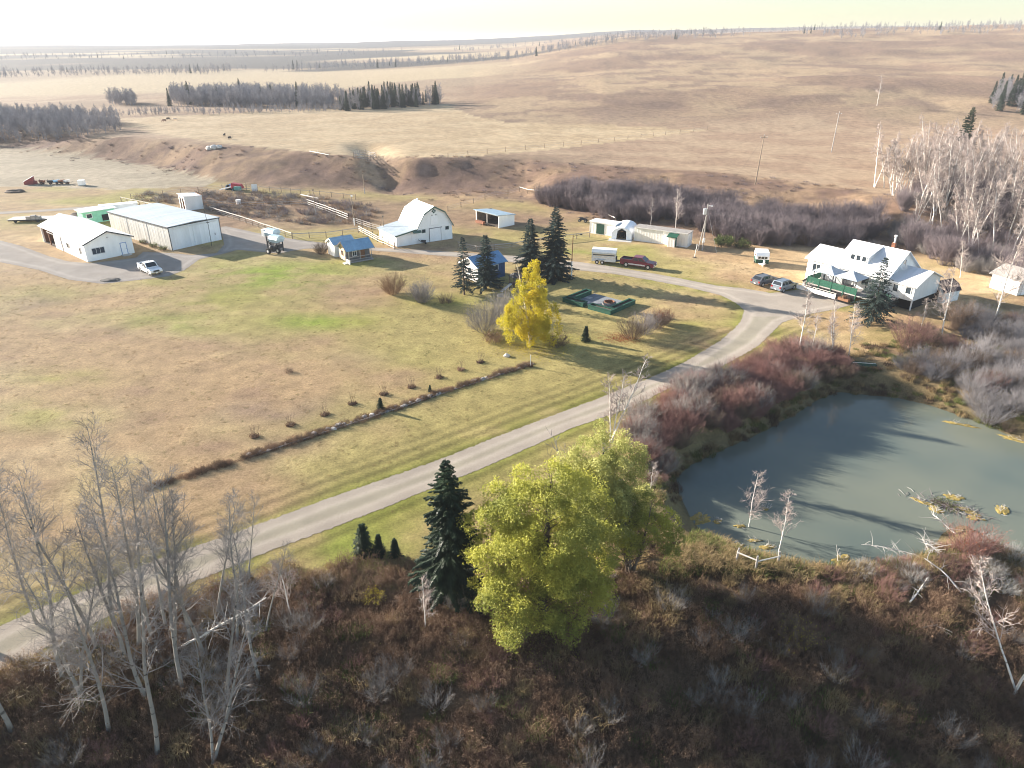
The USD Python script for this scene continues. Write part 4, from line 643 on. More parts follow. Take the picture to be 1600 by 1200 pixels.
# ------------------------------------------------------------------ buildings: builders
def gable(s, x0, x1, y0, y1, z0, ze, zr, axis="y", xr=None):
    """A gable wall profile as a solid prism between two planes."""
    m = (x0 + x1) / 2 if xr is None else xr
    return [(x0, z0), (x1, z0), (x1, ze), (m, zr), (x0, ze)]
def wall(t, nm, x0, x1, y0, y1, z0, z1, m, label=None): return part(t, nm, MB().box(x0, x1, y0, y1, z0, z1), m, label)
def window(t, face, a0, a1, z0, z1, at, glass="window_glass", frame="white_trim", mull=0, depth=.05, label=None):
    """A framed window on a wall: face 'x' or 'y' with the sign of the outward side; at = the wall plane."""
    ax, sg = face[0], 1 if face[1] == "+" else -1; w = .07
    def bx(b, p0, p1, q0, q1, d0, d1):
        lo, hi = sorted((at + sg * d0, at + sg * d1))
        return b.box(lo, hi, p0, p1, q0, q1) if ax == "x" else b.box(p0, p1, lo, hi, q0, q1)
    f = MB()
    for (p0, p1, q0, q1) in ((a0 - w, a1 + w, z1, z1 + w), (a0 - w, a1 + w, z0 - w * 1.3, z0), (a0 - w, a0, z0, z1), (a1, a1 + w, z0, z1)): bx(f, p0, p1, q0, q1, .002, depth + .02)
    for k in range(mull):
        c = a0 + (a1 - a0) * (k + 1) / (mull + 1); bx(f, c - .025, c + .025, z0, z1, .002, depth)
    p = part(t, "window", f, frame, label); g = MB(); bx(g, a0 + .001, a1 - .001, z0 + .001, z1 - .001, .004, .022); part(p, "pane", g, glass); return p
def door(t, nm, face, a0, a1, z0, z1, at, m, frame="white_trim", label=None, handle=True):
    ax, sg = face[0], 1 if face[1] == "+" else -1
    def bx(b, p0, p1, q0, q1, d0, d1):
        lo, hi = sorted((at + sg * d0, at + sg * d1))
        return b.box(lo, hi, p0, p1, q0, q1) if ax == "x" else b.box(p0, p1, lo, hi, q0, q1)
    f = MB(); w = .08
    for (p0, p1, q0, q1) in ((a0 - w, a1 + w, z1, z1 + w), (a0 - w, a0, z0, z1), (a1, a1 + w, z0, z1)): bx(f, p0, p1, q0, q1, .003, .06)
    d = part(t, nm, bx(MB(), a0, a1, z0, z1, .004, .035), m, label); part(d, "door_frame", f, frame)
    if handle: part(d, "handle", bx(MB(), a1 - .16, a1 - .08, z0 + (z1 - z0) * .45, z0 + (z1 - z0) * .5, .035, .09), "chrome")
    return d
def roof2(t, x0, x1, y0, y1, ze, zr, ov, m, axis="y", th=.09, xr=None, edge="white_trim", oe=None):
    """Two roof slopes with thickness; the ridge runs along the axis."""
    oe = ov if oe is None else oe
    if axis == "y":
        c = (x0 + x1) / 2 if xr is None else xr; gl, gr = (zr - ze) / (c - x0), (zr - ze) / (x1 - c); a, b = y0 - oe, y1 + oe
        P = part(t, "roof", MB().slab((x0 - ov, a, ze - gl * ov + th), (c, a, zr + th), (c, b, zr + th), (x0 - ov, b, ze - gl * ov + th), th), m); part(t, "roof", MB().slab((c, a, zr + th), (x1 + ov, a, ze - gr * ov + th), (x1 + ov, b, ze - gr * ov + th), (c, b, zr + th), th), m)
        part(P, "ridge_cap", MB().slab((c - .18, a, zr + th + .01 - .18 * gl * .6), (c, a, zr + th + .03), (c, b, zr + th + .03), (c - .18, b, zr + th + .01 - .18 * gl * .6), .02), m)
        for yy in (a - .03, b + .003): f = MB(); f.hexa([(x0 - ov, yy, ze - gl * ov - .14), (c, yy, zr - .14), (c, yy + .027, zr - .14), (x0 - ov, yy + .027, ze - gl * ov - .14), (x0 - ov, yy, ze - gl * ov + th), (c, yy, zr + th), (c, yy + .027, zr + th), (x0 - ov, yy + .027, ze - gl * ov + th)]); f.hexa([(c, yy, zr - .14), (x1 + ov, yy, ze - gr * ov - .14), (x1 + ov, yy + .027, ze - gr * ov - .14), (c, yy + .027, zr - .14), (c, yy, zr + th), (x1 + ov, yy, ze - gr * ov + th), (x1 + ov, yy + .027, ze - gr * ov + th), (c, yy + .027, zr + th)]); part(t, "bargeboard", f, edge)
    else:
        c = (y0 + y1) / 2 if xr is None else xr; gl, gr = (zr - ze) / (c - y0), (zr - ze) / (y1 - c); a, b = x0 - oe, x1 + oe
        P = part(t, "roof", MB().slab((a, y0 - ov, ze - gl * ov + th), (b, y0 - ov, ze - gl * ov + th), (b, c, zr + th), (a, c, zr + th), th), m); part(t, "roof", MB().slab((a, c, zr + th), (b, c, zr + th), (b, y1 + ov, ze - gr * ov + th), (a, y1 + ov, ze - gr * ov + th), th), m)
        part(P, "ridge_cap", MB().slab((a, c - .18, zr + th + .01 - .18 * gl * .6), (b, c - .18, zr + th + .01 - .18 * gl * .6), (b, c, zr + th + .03), (a, c, zr + th + .03), .02), m)
        for xx in (a - .03, b + .003): f = MB(); f.hexa([(xx, y0 - ov, ze - gl * ov - .14), (xx + .027, y0 - ov, ze - gl * ov - .14), (xx + .027, c, zr - .14), (xx, c, zr - .14), (xx, y0 - ov, ze - gl * ov + th), (xx + .027, y0 - ov, ze - gl * ov + th), (xx + .027, c, zr + th), (xx, c, zr + th)]); f.hexa([(xx, c, zr - .14), (xx + .027, c, zr - .14), (xx + .027, y1 + ov, ze - gr * ov - .14), (xx, y1 + ov, ze - gr * ov - .14), (xx, c, zr + th), (xx + .027, c, zr + th), (xx + .027, y1 + ov, ze - gr * ov + th), (xx, y1 + ov, ze - gr * ov + th)]); part(t, "bargeboard", f, edge)
def base(px, py): q = T(px, py); return (q[0], q[1], q[2])

# workshop: local x along the gable front, y back along the side
t = thing("workshop", "cream-white gabled workshop with an open brown bay at its far left end", "workshop", base(137.3, 409.5), 49)
W, D, E, RG = 8.0, 21.0, 3.15, 4.7
part(t, "front_wall", MB().prism(gable(0, 0, W, 0, 0, -.2, E, RG), 0, .18), "white_paint"); part(t, "rear_wall", MB().prism(gable(0, 0, W, 0, 0, -.2, E, RG), D - .18, D), "white_paint")
wall(t, "side_wall", 0, .18, .182, 14.3, -.2, E - .02, "white_paint"); wall(t, "side_wall", W - .18, W, .182, D - .182, -.2, E - .02, "white_paint")
part(t, "bay_wall", MB().box(.2, W - .2, 14.1, 14.28, -.1, E), "brown_wood"); part(t, "bay_lining", MB().box(W - .3, W - .2, 14.3, D - .2, 0, E).box(.3, W - .32, D - .28, D - .2, 0, E), "brown_wood"); part(t, "bay_floor", MB().box(.05, W - .3, 14.3, D - .3, -.1, .03), "dirt")
b = MB()
for yy in (17.4,): b.box(.02, .2, yy - .1, yy + .1, 0, E - .05)
for yy in np.arange(14.9, D - .3, 1.2): b.box(W - .42, W - .31, yy - .05, yy + .05, 0, E)
for zz in (.6, 1.3, 2.0): b.box(W - .5, W - .43, 14.3, D - .3, zz, zz + .12)
part(t, "bay_post", b, "brown_wood"); wall(t, "bay_beam", 0, .2, 14.3, D - .18, E - .28, E - .02, "white_trim")
part(t, "sliding_door", MB().box(-.1, -.03, 11.0, 14.3, .05, 2.45), "white_trim"); part(t, "door_track", MB().box(-.13, -.002, 10.8, 17.6, 2.5, 2.62), "galvanised")
window(t, "x-", 7.4, 8.5, 1.1, 2.0, 0); window(t, "x-", 2.0, 2.6, 1.0, 2.1, 0); window(t, "y-", 1.1, 3.1, 1.1, 2.1, 0, frame="grey_siding", mull=2); door(t, "door", "y-", 5.9, 6.8, .1, 2.15, 0, "white_trim", "blue_trim"); part(t, "step", MB().box(5.6, 7.1, -1.0, -.03, 0, .12), "concrete")
roof2(t, 0, W, 0, D, E, RG, .3, "roof_white", "y", edge="dark_trim", oe=.45); lm = part(t, "wall_lamp", MB().box(3.9, 4.15, -.2, -.005, 3.5, 3.66), "galvanised"); part(lm, "lamp_glass", MB().ball((4.02, -.14, 3.42), .1), "white_trim")
# large grey metal shed
t = thing("machine_shed", "large flat-topped grey metal shed beside the workshop", "shed", base(269.5, 391.5), 53)
W, D, E = 10.2, 22.3, 4.2
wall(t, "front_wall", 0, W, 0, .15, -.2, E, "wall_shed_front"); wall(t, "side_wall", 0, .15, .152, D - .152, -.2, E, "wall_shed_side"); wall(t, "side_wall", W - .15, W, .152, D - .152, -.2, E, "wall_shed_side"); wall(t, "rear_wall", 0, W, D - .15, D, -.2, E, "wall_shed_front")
part(t, "roof", MB().slab((-.15, -.15, E + .12), (W / 2, -.15, E + .32), (W / 2, D + .15, E + .32), (-.15, D + .15, E + .12), .1), "roof_shed"); part(t, "roof", MB().slab((W / 2, -.15, E + .32), (W + .15, -.15, E + .12), (W + .15, D + .15, E + .12), (W / 2, D + .15, E + .32), .1), "roof_shed")
part(t, "corner_trim", MB().box(-.04, .09, -.04, .09, -.1, E).box(W - .09, W + .04, -.04, .09, -.1, E), "dark_trim"); part(t, "edge_trim", MB().box(-.17, -.155, -.16, D + .16, E - .1, E + .1).box(-.17, W + .17, -.175, -.155, E - .08, E + .1), "dark_trim")
part(t, "wall_seam", MB().box(-.03, -.002, 7.6, 7.75, 0, E).box(-.03, -.002, 15.2, 15.32, 0, E), "galvanised"); part(t, "sliding_door", MB().box(4.6, 9.2, -.1, -.03, .1, 3.7), "wall_shed_front"); part(t, "door_track", MB().box(1.0, 9.6, -.14, -.002, 3.74, 3.9), "grey_siding"); part(t, "door_handle", MB().box(8.8, 8.88, -.16, -.1, 1.2, 1.6), "dark_trim")
t = thing("mast", "thin dark pole standing before the grey shed's front wall", "pole", base(331, 384), 0); part(t, "pole", MB().tube([(0, 0, 0), (.05, 0, 4.0), (-.25, 0, 6.8)], [.05, .045, .03], 8), "machine_dark"); part(t, "bracket", MB().box(-.25, .3, -.04, .04, 4.3, 4.4), "machine_dark")
# mint shed and white trailer behind the workshop
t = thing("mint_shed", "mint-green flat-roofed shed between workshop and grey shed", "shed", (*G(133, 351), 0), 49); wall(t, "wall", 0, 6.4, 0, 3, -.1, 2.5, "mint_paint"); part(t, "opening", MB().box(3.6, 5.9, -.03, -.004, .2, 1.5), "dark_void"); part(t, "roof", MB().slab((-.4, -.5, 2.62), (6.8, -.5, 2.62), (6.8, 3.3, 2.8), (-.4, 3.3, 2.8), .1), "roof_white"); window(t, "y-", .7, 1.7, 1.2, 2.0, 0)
t = thing("stock_trailer", "long white-topped trailer behind the grey shed's left end", "trailer", (*G(160, 343), .0), 32)
part(t, "body", MB().box(0, 7.4, 0, 2.3, .7, 2.7), "white_paint"); part(t, "roof", MB().box(-.06, 7.46, -.06, 2.36, 2.702, 2.8), "white_trim"); window(t, "y-", 1.2, 2.2, 1.6, 2.2, 0)
for xx in (2.9, 3.9):
    w = part(t, "wheel", MB().cyl((xx, .05, .38), (xx, .3, .38), .38), "rubber"); part(w, "rim", MB().cyl((xx, .03, .38), (xx, .048, .38), .2), "rim")
part(t, "hitch", MB().box(7.4, 8.4, 1.05, 1.25, .5, .62), "machine_dark")
# flat deck of boards
t = thing("flat_deck", "low flat deck of pale boards lying at the workshop's left end", "wagon", base(12, 349), 8)
part(t, "frame", MB().box(0, 8, .3, .45, .35, .6).box(0, 8, 3.0, 3.15, .35, .6), "machine_dark")
for k in range(9): part(t, "board", MB().box(-.1 + .02 * (k % 3), 8.1, .05 + k * .39, .05 + k * .39 + .35, .6, .67), ["grey_wood", "bleached_wood"][k % 2])
for xx in (1.5, 6.0):
    for yy in (.1, 3.1): part(t, "wheel", MB().cyl((xx, yy, .3), (xx, yy + .22, .3), .3), "rubber")
t = thing("crate_stack", "grey pallet crates stacked on the pale board deck", "crates", (*G(42, 348), .68), 12)
for k in range(3): part(t, "crate", MB().box(k * .95, k * .95 + .85, 0, .9, 0, .55 + .2 * (k % 2)), "grey_wood")
t = thing("soil_heap", "dark heap of soil behind the workshop roof", "heap", (*G(126, 338), -.2), 0); part(t, "heap", MB().ball((0, 0, 0), 1.0, 3, (3.2, 1.7, .95), .25, 3), "dirt", smooth=True); part(t, "clods", MB().ball((1.9, -.7, .25), .5, 2, (1, 1, .7), .3, 4).ball((-1.9, -.6, .2), .45, 2, (1.2, 1, .7), .3, 5), "dirt")
t = thing("dirt_pile", "small dark pile of dirt on the far left pasture", "heap", (*G(24, 300), -.1), 0); part(t, "heap", MB().ball((0, 0, 0), 1.0, 3, (2.4, 1.6, .7), .3, 8), "dirt"); part(t, "clods", MB().ball((1.7, -.3, .1), .5, 2, (1.2, 1, .6), .3, 9), "dirt")
t = thing("gravel_heap", "low dark gravel heap at the front of the workshop yard", "heap", (*G(172, 438), -.1), 0); part(t, "heap", MB().ball((0, 0, 0), 1.0, 3, (1.5, 1.1, .38), .2, 6), "ash"); part(t, "scatter", MB().ball((1.3, -.4, .05), .35, 2, (1.3, 1, .4), .3, 2), "ash")
# barn, local x along the gable front from lean-to corner, y back
t = thing("barn", "white gambrel barn with green trim and a lean-to on its left", "barn", base(620, 386), 33)
L0, W, D = 4.2, 7.6, 7.6; x0, x1, c = L0, L0 + W, L0 + W / 2; EA, KN, RG = 2.9, 5.4, 6.6
prof = [(x0, -.2), (x1, -.2), (x1, EA), (x1 - 1.55, KN), (c, RG), (x0 + 1.55, KN), (x0, EA)]
part(t, "front_wall", MB().prism(prof, 0, .18), "white_paint"); part(t, "rear_wall", MB().prism(prof, D - .18, D), "white_paint"); wall(t, "side_wall", x1 - .18, x1, .182, D - .182, -.2, EA, "white_paint"); wall(t, "side_wall", x0, x0 + .18, .182, D - .182, -.2, EA, "white_paint")
o = .35; kk = (KN - EA) / 1.55; pr = [(x0 - o * .7, EA - o * .7 * kk), (x0 + 1.55, KN), (c, RG), (x1 - 1.55, KN), (x1 + o * .7, EA - o * .7 * kk)]
for i in range(4):
    (a, za), (b2, zb) = pr[i], pr[i + 1]; part(t, "roof", MB().slab((a, -o, za + .1), (b2, -o, zb + .1), (b2, D + o, zb + .1), (a, D + o, za + .1), .09), "roof_barn")
    for yy in (-o - .05, D + o + .003): part(t, "bargeboard", MB().hexa([(a, yy, za - .16), (b2, yy, zb - .16), (b2, yy + .045, zb - .16), (a, yy + .045, za - .16), (a, yy, za + .12), (b2, yy, zb + .12), (b2, yy + .045, zb + .12), (a, yy + .045, za + .12)]), "green_trim")
part(t, "ridge_vent", MB().box(c - .12, c + .12, D - .9, D - .5, RG + .05, RG + .4), "white_trim")
part(t, "lean_to", MB().prism([(0, -.2), (x0 - .02, -.2), (x0 - .02, 2.7), (0, 2.05)], 0, D + .4), "white_paint"); part(t, "lean_to_roof", MB().slab((-.35, -.3, 2.11), (x0 - .02, -.3, 2.88), (x0 - .02, D + .6, 2.88), (-.35, D + .6, 2.11), .09), "roof_leanto"); part(t, "lean_to_trim", MB().hexa([(-.35, -.35, 1.87), (x0, -.35, 2.64), (x0, -.305, 2.64), (-.35, -.305, 1.87), (-.35, -.35, 2.13), (x0, -.35, 2.9), (x0, -.305, 2.9), (-.35, -.305, 2.13)]), "green_trim")
door(t, "door", "y-", 3.2, 4.1, .05, 1.9, 0, "white_trim"); part(t, "door_hood", MB().slab((3.2, -.9, 2.3), (4.9, -.9, 2.3), (4.9, -.36, 2.62), (3.2, -.36, 2.62), .08), "green_trim")
sd = part(t, "sliding_door", MB().box(6.9, 9.3, -.09, -.03, .05, 2.5), "white_trim"); part(sd, "door_edge", MB().box(6.83, 6.9, -.1, -.02, .05, 2.6).box(9.3, 9.34, -.1, -.02, .05, 2.5).box(6.83, 9.6, -.11, -.02, 2.53, 2.61), "dark_trim")
window(t, "y-", 5.4, 6.0, 2.0, 2.5, 0, frame="green_trim"); window(t, "y-", 10.4, 11.0, 2.0, 2.5, 0, frame="green_trim"); part(t, "loft_door", MB().box(c - .75, c + .75, -.05, -.004, 3.2, 4.7), "white_trim"); part(t, "loft_beam", MB().box(c - 3.6, c + 3.6, -.03, -.003, 2.86, 2.96), "white_trim")
wv = MB()
for dx, dz in ((0, .26), (0, -.26), (-.26, 0), (.26, 0)): wv.hexa([(c + dx + a, yy, 5.75 + dz + b) for yy, in ((-.05,),) for a, b in ((0, -.2), (.2, 0), (0, .2), (-.2, 0))] + [(c + dx + a, -.004, 5.75 + dz + b) for a, b in ((0, -.2), (.2, 0), (0, .2), (-.2, 0))])
part(t, "diamond_window", wv, "dark_green"); part(t, "loft_bracket", MB().box(c - .5, c - .34, -.12, -.004, 4.95, 5.1).box(c + .34, c + .5, -.12, -.004, 4.95, 5.1), "dark_trim")
t = thing("hand_cart", "dark hand cart leaning by the barn's small door", "cart", (*(np.array(base(659, 382))[:2]), 0.0), 10); part(t, "tray", MB().hexa([(0, 0, .35), (.7, 0, .3), (.7, .5, .3), (0, .5, .35), (-.1, -.05, .75), (.85, -.05, .7), (.85, .55, .7), (-.1, .55, .75)]), "machine_dark"); part(t, "wheel", MB().cyl((.75, .2, .2), (.75, .3, .2), .2), "rubber"); part(t, "handle", MB().tube([(0, .05, .4), (-.6, .05, .9)], .025).tube([(0, .45, .4), (-.6, .45, .9)], .025), "machine_dark")
# open-fronted animal shelter
t = thing("animal_shelter", "white open-fronted animal shelter with dark inside, right of the barn", "shelter", base(779, 356.5), 42)
W, D = 4.4, 7.4                               # x along the closed right-hand wall, y back along the open side
wall(t, "end_wall", 0, W, 0, .12, -.1, 2.35, "white_paint"); wall(t, "end_wall", 0, W, D - .12, D, -.1, 2.35, "old_wood"); wall(t, "back_wall", W - .12, W, .122, D - .122, -.1, 2.0, "dark_wood"); part(t, "post", MB().box(0, .16, 3.6, 3.78, 0, 2.6), "grey_wood"); part(t, "post", MB().box(0, .16, D - .3, D - .13, 0, 2.6), "white_trim")
part(t, "front_board", MB().box(-.05, 0, -.1, D + .1, 2.38, 2.62), "white_trim"); part(t, "roof", MB().slab((-.5, -.2, 2.75), (W + .2, -.2, 2.2), (W + .2, D + .2, 2.2), (-.5, D + .2, 2.75), .1)
     if False else MB().hexa([(-.4, -.2, 2.62), (W + .2, -.2, 2.1), (W + .2, D + .2, 2.1), (-.4, D + .2, 2.62), (-.4, -.2, 2.74), (W + .2, -.2, 2.22), (W + .2, D + .2, 2.22), (-.4, D + .2, 2.74)]), "roof_bluish"); part(t, "bedding", MB().box(.2, W - .2, .2, D - .2, -.05, .06), "dirt"); part(t, "gable_fill", MB().prism([(0, 2.352), (W, 2.352), (W, 2.36), (0, 2.6)], 0.01, .11), "white_paint")
part(t, "manger", MB().box(-.9, -.3, 3.9, 6.4, .25, .75).box(-.85, -.75, 4, 4.1, 0, .25).box(-.45, -.35, 6.2, 6.3, 0, .25), "rust")
# small white shed and log cabin
t = thing("garden_shed", "small white shed with blue metal roof behind the log cabin", "shed", base(524, 402), 37)
W, D, E, RG = 3.8, 3.0, 2.3, 3.1
part(t, "gable_wall", MB().prism([(0, -.1), (D, -.1), (D, E), (D / 2, RG), (0, E)], 0, .1, "yz"), "white_paint"); part(t, "gable_wall", MB().prism([(0, -.1), (D, -.1), (D, E), (D / 2, RG), (0, E)], W - .1, W, "yz"), "white_paint"); wall(t, "wall", .102, W - .102, 0, .1, -.1, E, "white_paint"); wall(t, "wall", .102, W - .102, D - .1, D, -.1, E, "white_paint"); roof2(t, 0, W, 0, D, E, RG, .25, "roof_bluish", "x"); part(t, "roof_vent", MB().box(2.3, 2.8, 1.9, 2.3, 2.8, 3.15), "dark_trim"); door(t, "door", "y-", 1.2, 2.0, .05, 1.95, 0, "grey_siding")
t = thing("log_cabin", "grey log cabin with covered porch and blue roof on the lawn", "cabin", base(547, 412.5), 36)
W, D, E, RG = 4.2, 4.0, 2.2, 3.5; y0 = 1.2
for k in range(10):
    z = .12 + k * .21; part(t, "log", MB().cyl((-.15, y0, z), (W + .15, y0, z), .115, 8), "log_wood"); part(t, "log", MB().cyl((0, y0 - .15, z + .1), (0, D + .15, z + .1), .115, 8), "log_wood")
wall(t, "wall", .1, W, y0 + .1, D, 0, E, "dark_wood"); part(t, "gable_boards", MB().prism([(y0 - .05, E), (D, E), ((y0 + D) / 2 - .1, RG)], -.1, -.03, "yz"), "pale_wood"); part(t, "end_boards", MB().box(-.16, -.115, y0 + .3, D - .2, .3, E), "pale_wood")
part(t, "porch_floor", MB().box(-.3, W + .3, 0, y0 - .13, .1, .28), "grey_wood"); roof2(t, -.3, W + .3, .1, D, E + .1, RG, .25, "roof_cabin", "x", edge="dark_wood")
for xx in (0, W / 2, W): part(t, "porch_post", MB().cyl((xx, .15, .28), (xx, .15, E + .02), .07, 8), "grey_wood")
part(t, "porch_rail", MB().box(-.05, W + .05, .08, .16, 1.0, 1.1).box(-.05, W + .05, .08, .16, .55, .63), "grey_wood"); window(t, "y-", 1.1, 1.8, 1.0, 1.75, y0 - .115, mull=1); door(t, "door", "y-", 2.6, 3.3, .3, 2.0, y0 - .115, "brown_wood", "brown_wood"); window(t, "x-", 2.2, 2.8, 1.1, 1.8, -.16, glass="dark_void", frame="brown_wood")
part(t, "porch_skirt", MB().box(-.3, -.1, -.5, .9, 0, .7), "bleached_wood"); part(t, "porch_step", MB().box(-.9, -.3, .1, 1.0, .0, .15), "bleached_wood")
# blue cottage behind the spruces
t = thing("blue_cottage", "blue cottage with light blue metal roof behind two spruces", "cottage", base(747, 442), 41)
W, D, E, RG = 5.6, 4.2, 2.6, 3.7
part(t, "gable_wall", MB().prism([(0, -.1), (D, -.1), (D, E), (D / 2, RG), (0, E)], 0, .12, "yz"), "white_paint"); part(t, "gable_wall", MB().prism([(0, -.1), (D, -.1), (D, E), (D / 2, RG), (0, E)], W - .12, W, "yz"), "blue_paint"); wall(t, "wall", .122, W - .122, 0, .12, -.1, E, "blue_paint"); wall(t, "wall", .122, W - .122, D - .12, D, -.1, E, "blue_paint"); roof2(t, 0, W, 0, D, E, RG, .35, "roof_blue_house", "x"); window(t, "y-", 3.1, 4.1, 1.4, 2.2, 0); window(t, "x-", 1.5, 2.5, 1.1, 1.9, 0); door(t, "door", "y-", 1.1, 1.9, .1, 2.0, 0, "white_trim"); part(t, "step", MB().box(.8, 2.2, -1.1, -.05, 0, .18), "bleached_wood")
t = thing("play_frame", "dark weathered play frame with slide right of the blue cottage", "play frame", base(803, 456), 30)
for xx in (0, 1.5):
    for yy in (0, 1.3): part(t, "post", MB().box(xx - .06, xx + .06, yy - .06, yy + .06, 0, 2.2), "dark_wood")
part(t, "platform", MB().box(-.1, 1.6, -.1, 1.4, 1.0, 1.1), "dark_wood"); part(t, "canopy", MB().hexa([(-.2, -.2, 2.2), (1.7, -.2, 2.2), (1.7, 1.5, 2.2), (-.2, 1.5, 2.2), (.3, .5, 2.75), (1.2, .5, 2.75), (1.2, .8, 2.75), (.3, .8, 2.75)]), "machine_dark"); part(t, "slide", MB().slab((-1.9, .3, .15), (-1.9, .9, .15), (-.1, .9, 1.15), (-.1, .3, 1.15), .06), "bleached_wood"); part(t, "ladder", MB().box(1.6, 1.65, .2, .3, 0, 1.2).box(1.6, 1.65, .9, 1.0, 0, 1.2).box(1.6, 1.65, .3, .9, .4, .46).box(1.6, 1.65, .3, .9, .8, .86), "dark_wood")
t = thing("garden_swing", "small metal swing seat frame below the blue cottage", "swing", base(776, 470), 20); part(t, "frame", MB().tube([(0, 0, 0), (0, .3, 1.4), (0, .6, 0)], .04).tube([(1.5, 0, 0), (1.5, .3, 1.4), (1.5, .6, 0)], .04).tube([(0, .3, 1.4), (1.5, .3, 1.4)], .04), "machine_dark"); part(t, "seat", MB().box(.25, 1.25, .15, .5, .45, .5).box(.25, 1.25, .48, .53, .5, .9), "grey_wood"); part(t, "hanger", MB().tube([(.3, .3, 1.4), (.3, .3, .5)], .015, 5).tube([(1.2, .3, 1.4), (1.2, .3, .5)], .015, 5), "machine_dark")
# white containers with the tarp arch
def container(name, label, px, py, rot, W, D, H, kind):
    t = thing(name, label, "storage container", base(px, py), rot); wall(t, "side_wall", 0, W, 0, .1, 0, H, "container_white"); wall(t, "side_wall", 0, W, D - .1, D, 0, H, "container_white"); wall(t, "end_wall", 0, .1, .102, D - .102, 0, H, "container_end"); wall(t, "end_wall", W - .1, W, .102, D - .102, 0, H, "container_end"); part(t, "roof", MB().box(-.1, W + .1, -.15, D + .15, H + .004, H + .16), "tar_roof" if kind else "white_trim"); part(t, "base_rail", MB().box(-.02, W + .02, -.03, -.003, 0, .14).box(-.02, W + .02, -.16, -.155, H + .02, H + .15), "white_trim"); return t
t = container("white_container", "long white container with green-hooded entry door, right of the arch", 990, 375.5, -31, 10.6, 2.6, 2.5, 1)
part(t, "end_door", MB().box(10.602, 10.64, .2, 1.27, .1, 2.35), "container_end"); part(t, "end_door", MB().box(10.602, 10.64, 1.3, 2.4, .1, 2.35), "container_end"); part(t, "lock_rod", MB().cyl((10.67, .9, .1), (10.67, .9, 2.35), .03, 6).cyl((10.67, 1.7, .1), (10.67, 1.7, 2.35), .03, 6), "galvanised")
part(t, "entry_box", MB().box(7.2, 8.6, -1.3, -.035, 0, 1.9), "container_white"); part(t, "entry_hood", MB().slab((7.0, -1.6, 1.95), (8.9, -1.6, 1.95), (8.9, -.04, 2.35), (7.0, -.04, 2.35), .1), "deck_green"); part(t, "entry_door", MB().box(8.602, 8.64, -1.15, -.35, .05, 1.8), "dark_green")
t = container("storage_hut", "white panelled hut with dark green door, left of the arch", 921, 364, -33, 5.6, 2.6, 2.3, 0); part(t, "door", MB().box(1.5, 3.2, -.06, -.004, .1, 2.1), "dark_green"); part(t, "corner_panel", MB().box(0, .15, -.02, -.002, 0, 2.3), "white_trim")
t = thing("tarp_arch", "white tarp-covered arch shelter open at the front between container and hut", "shelter", base(955, 373.5), -18)
W, D = 3.9, 7.0; an = np.linspace(0, np.pi, 13); out = [(W / 2 - W / 2 * math.cos(a), .9 + 1.45 * math.sin(a) ** .9) for a in an]; out = [(0, 0)] + out + [(W, 0)]; s = MB()
for (a, b2) in zip(out[:-1], out[1:]):
    ca = np.array([W / 2, .8]); ia, ib = ca + (np.array(a) - ca) * .97, ca + (np.array(b2) - ca) * .97; s.hexa([(a[0], 0, a[1]), (b2[0], 0, b2[1]), (ib[0], 0, ib[1]), (ia[0], 0, ia[1]), (a[0], D, a[1]), (b2[0], D, b2[1]), (ib[0], D, ib[1]), (ia[0], D, ia[1])])
part(t, "cover", s, "tarp_pvc", smooth=35); part(t, "back_wall", MB().prism([(p[0], p[1]) for p in out], D, D + .04), "tarp_pvc"); part(t, "front_panel", MB().prism([(0, 0)] + out[1:8] + [(W * .5, 2.2), (1.15, 1.7), (.95, 0)], -.05, -.004), "tarp_pvc"); part(t, "front_panel", MB().prism([(W, 0), (W - 1.0, 0), (W - 1.1, 1.7), (W * .5, 2.2)] + out[7:15], -.05, -.004), "tarp_pvc"); part(t, "floor", MB().box(-.4, W + .2, -1.6, .5, -.05, .05), "concrete")
t = thing("quad_bike", "dark quad bike parked inside the white arch", "quad bike", (*(np.array(base(974, 373))[:2]), .06), 60)
def quad_bike(t, c):
    part(t, "body", MB().hexa([(.3, .2, .5), (1.6, .2, .45), (1.6, .7, .45), (.3, .7, .5), (.4, .25, .85), (1.5, .3, .8), (1.5, .6, .8), (.4, .65, .85)]), c); part(t, "seat", MB().box(.35, 1.0, .3, .6, .85, .98), "machine_dark"); part(t, "handlebar", MB().tube([(1.3, .1, 1.1), (1.25, .45, 1.05), (1.3, .8, 1.1)], .025), "machine_dark"); part(t, "rack", MB().box(1.4, 1.9, .15, .75, .88, .92).box(0, .4, .15, .75, .88, .92), "machine_dark")
    for xx in (.3, 1.6):
        for yy in (0, .7):
            w = part(t, "wheel", MB().cyl((xx, yy, .3), (xx, yy + .22, .3), .3), "rubber"); part(w, "rim", MB().cyl((xx, yy - .02, .3), (xx, yy - .005, .3), .14), "rim")
quad_bike(t, "machine_dark")
t = thing("quad_bike", "black quad bike left out on the brown grass beyond the hut", "quad bike", base(903, 347), -20); quad_bike(t, "machine_dark")
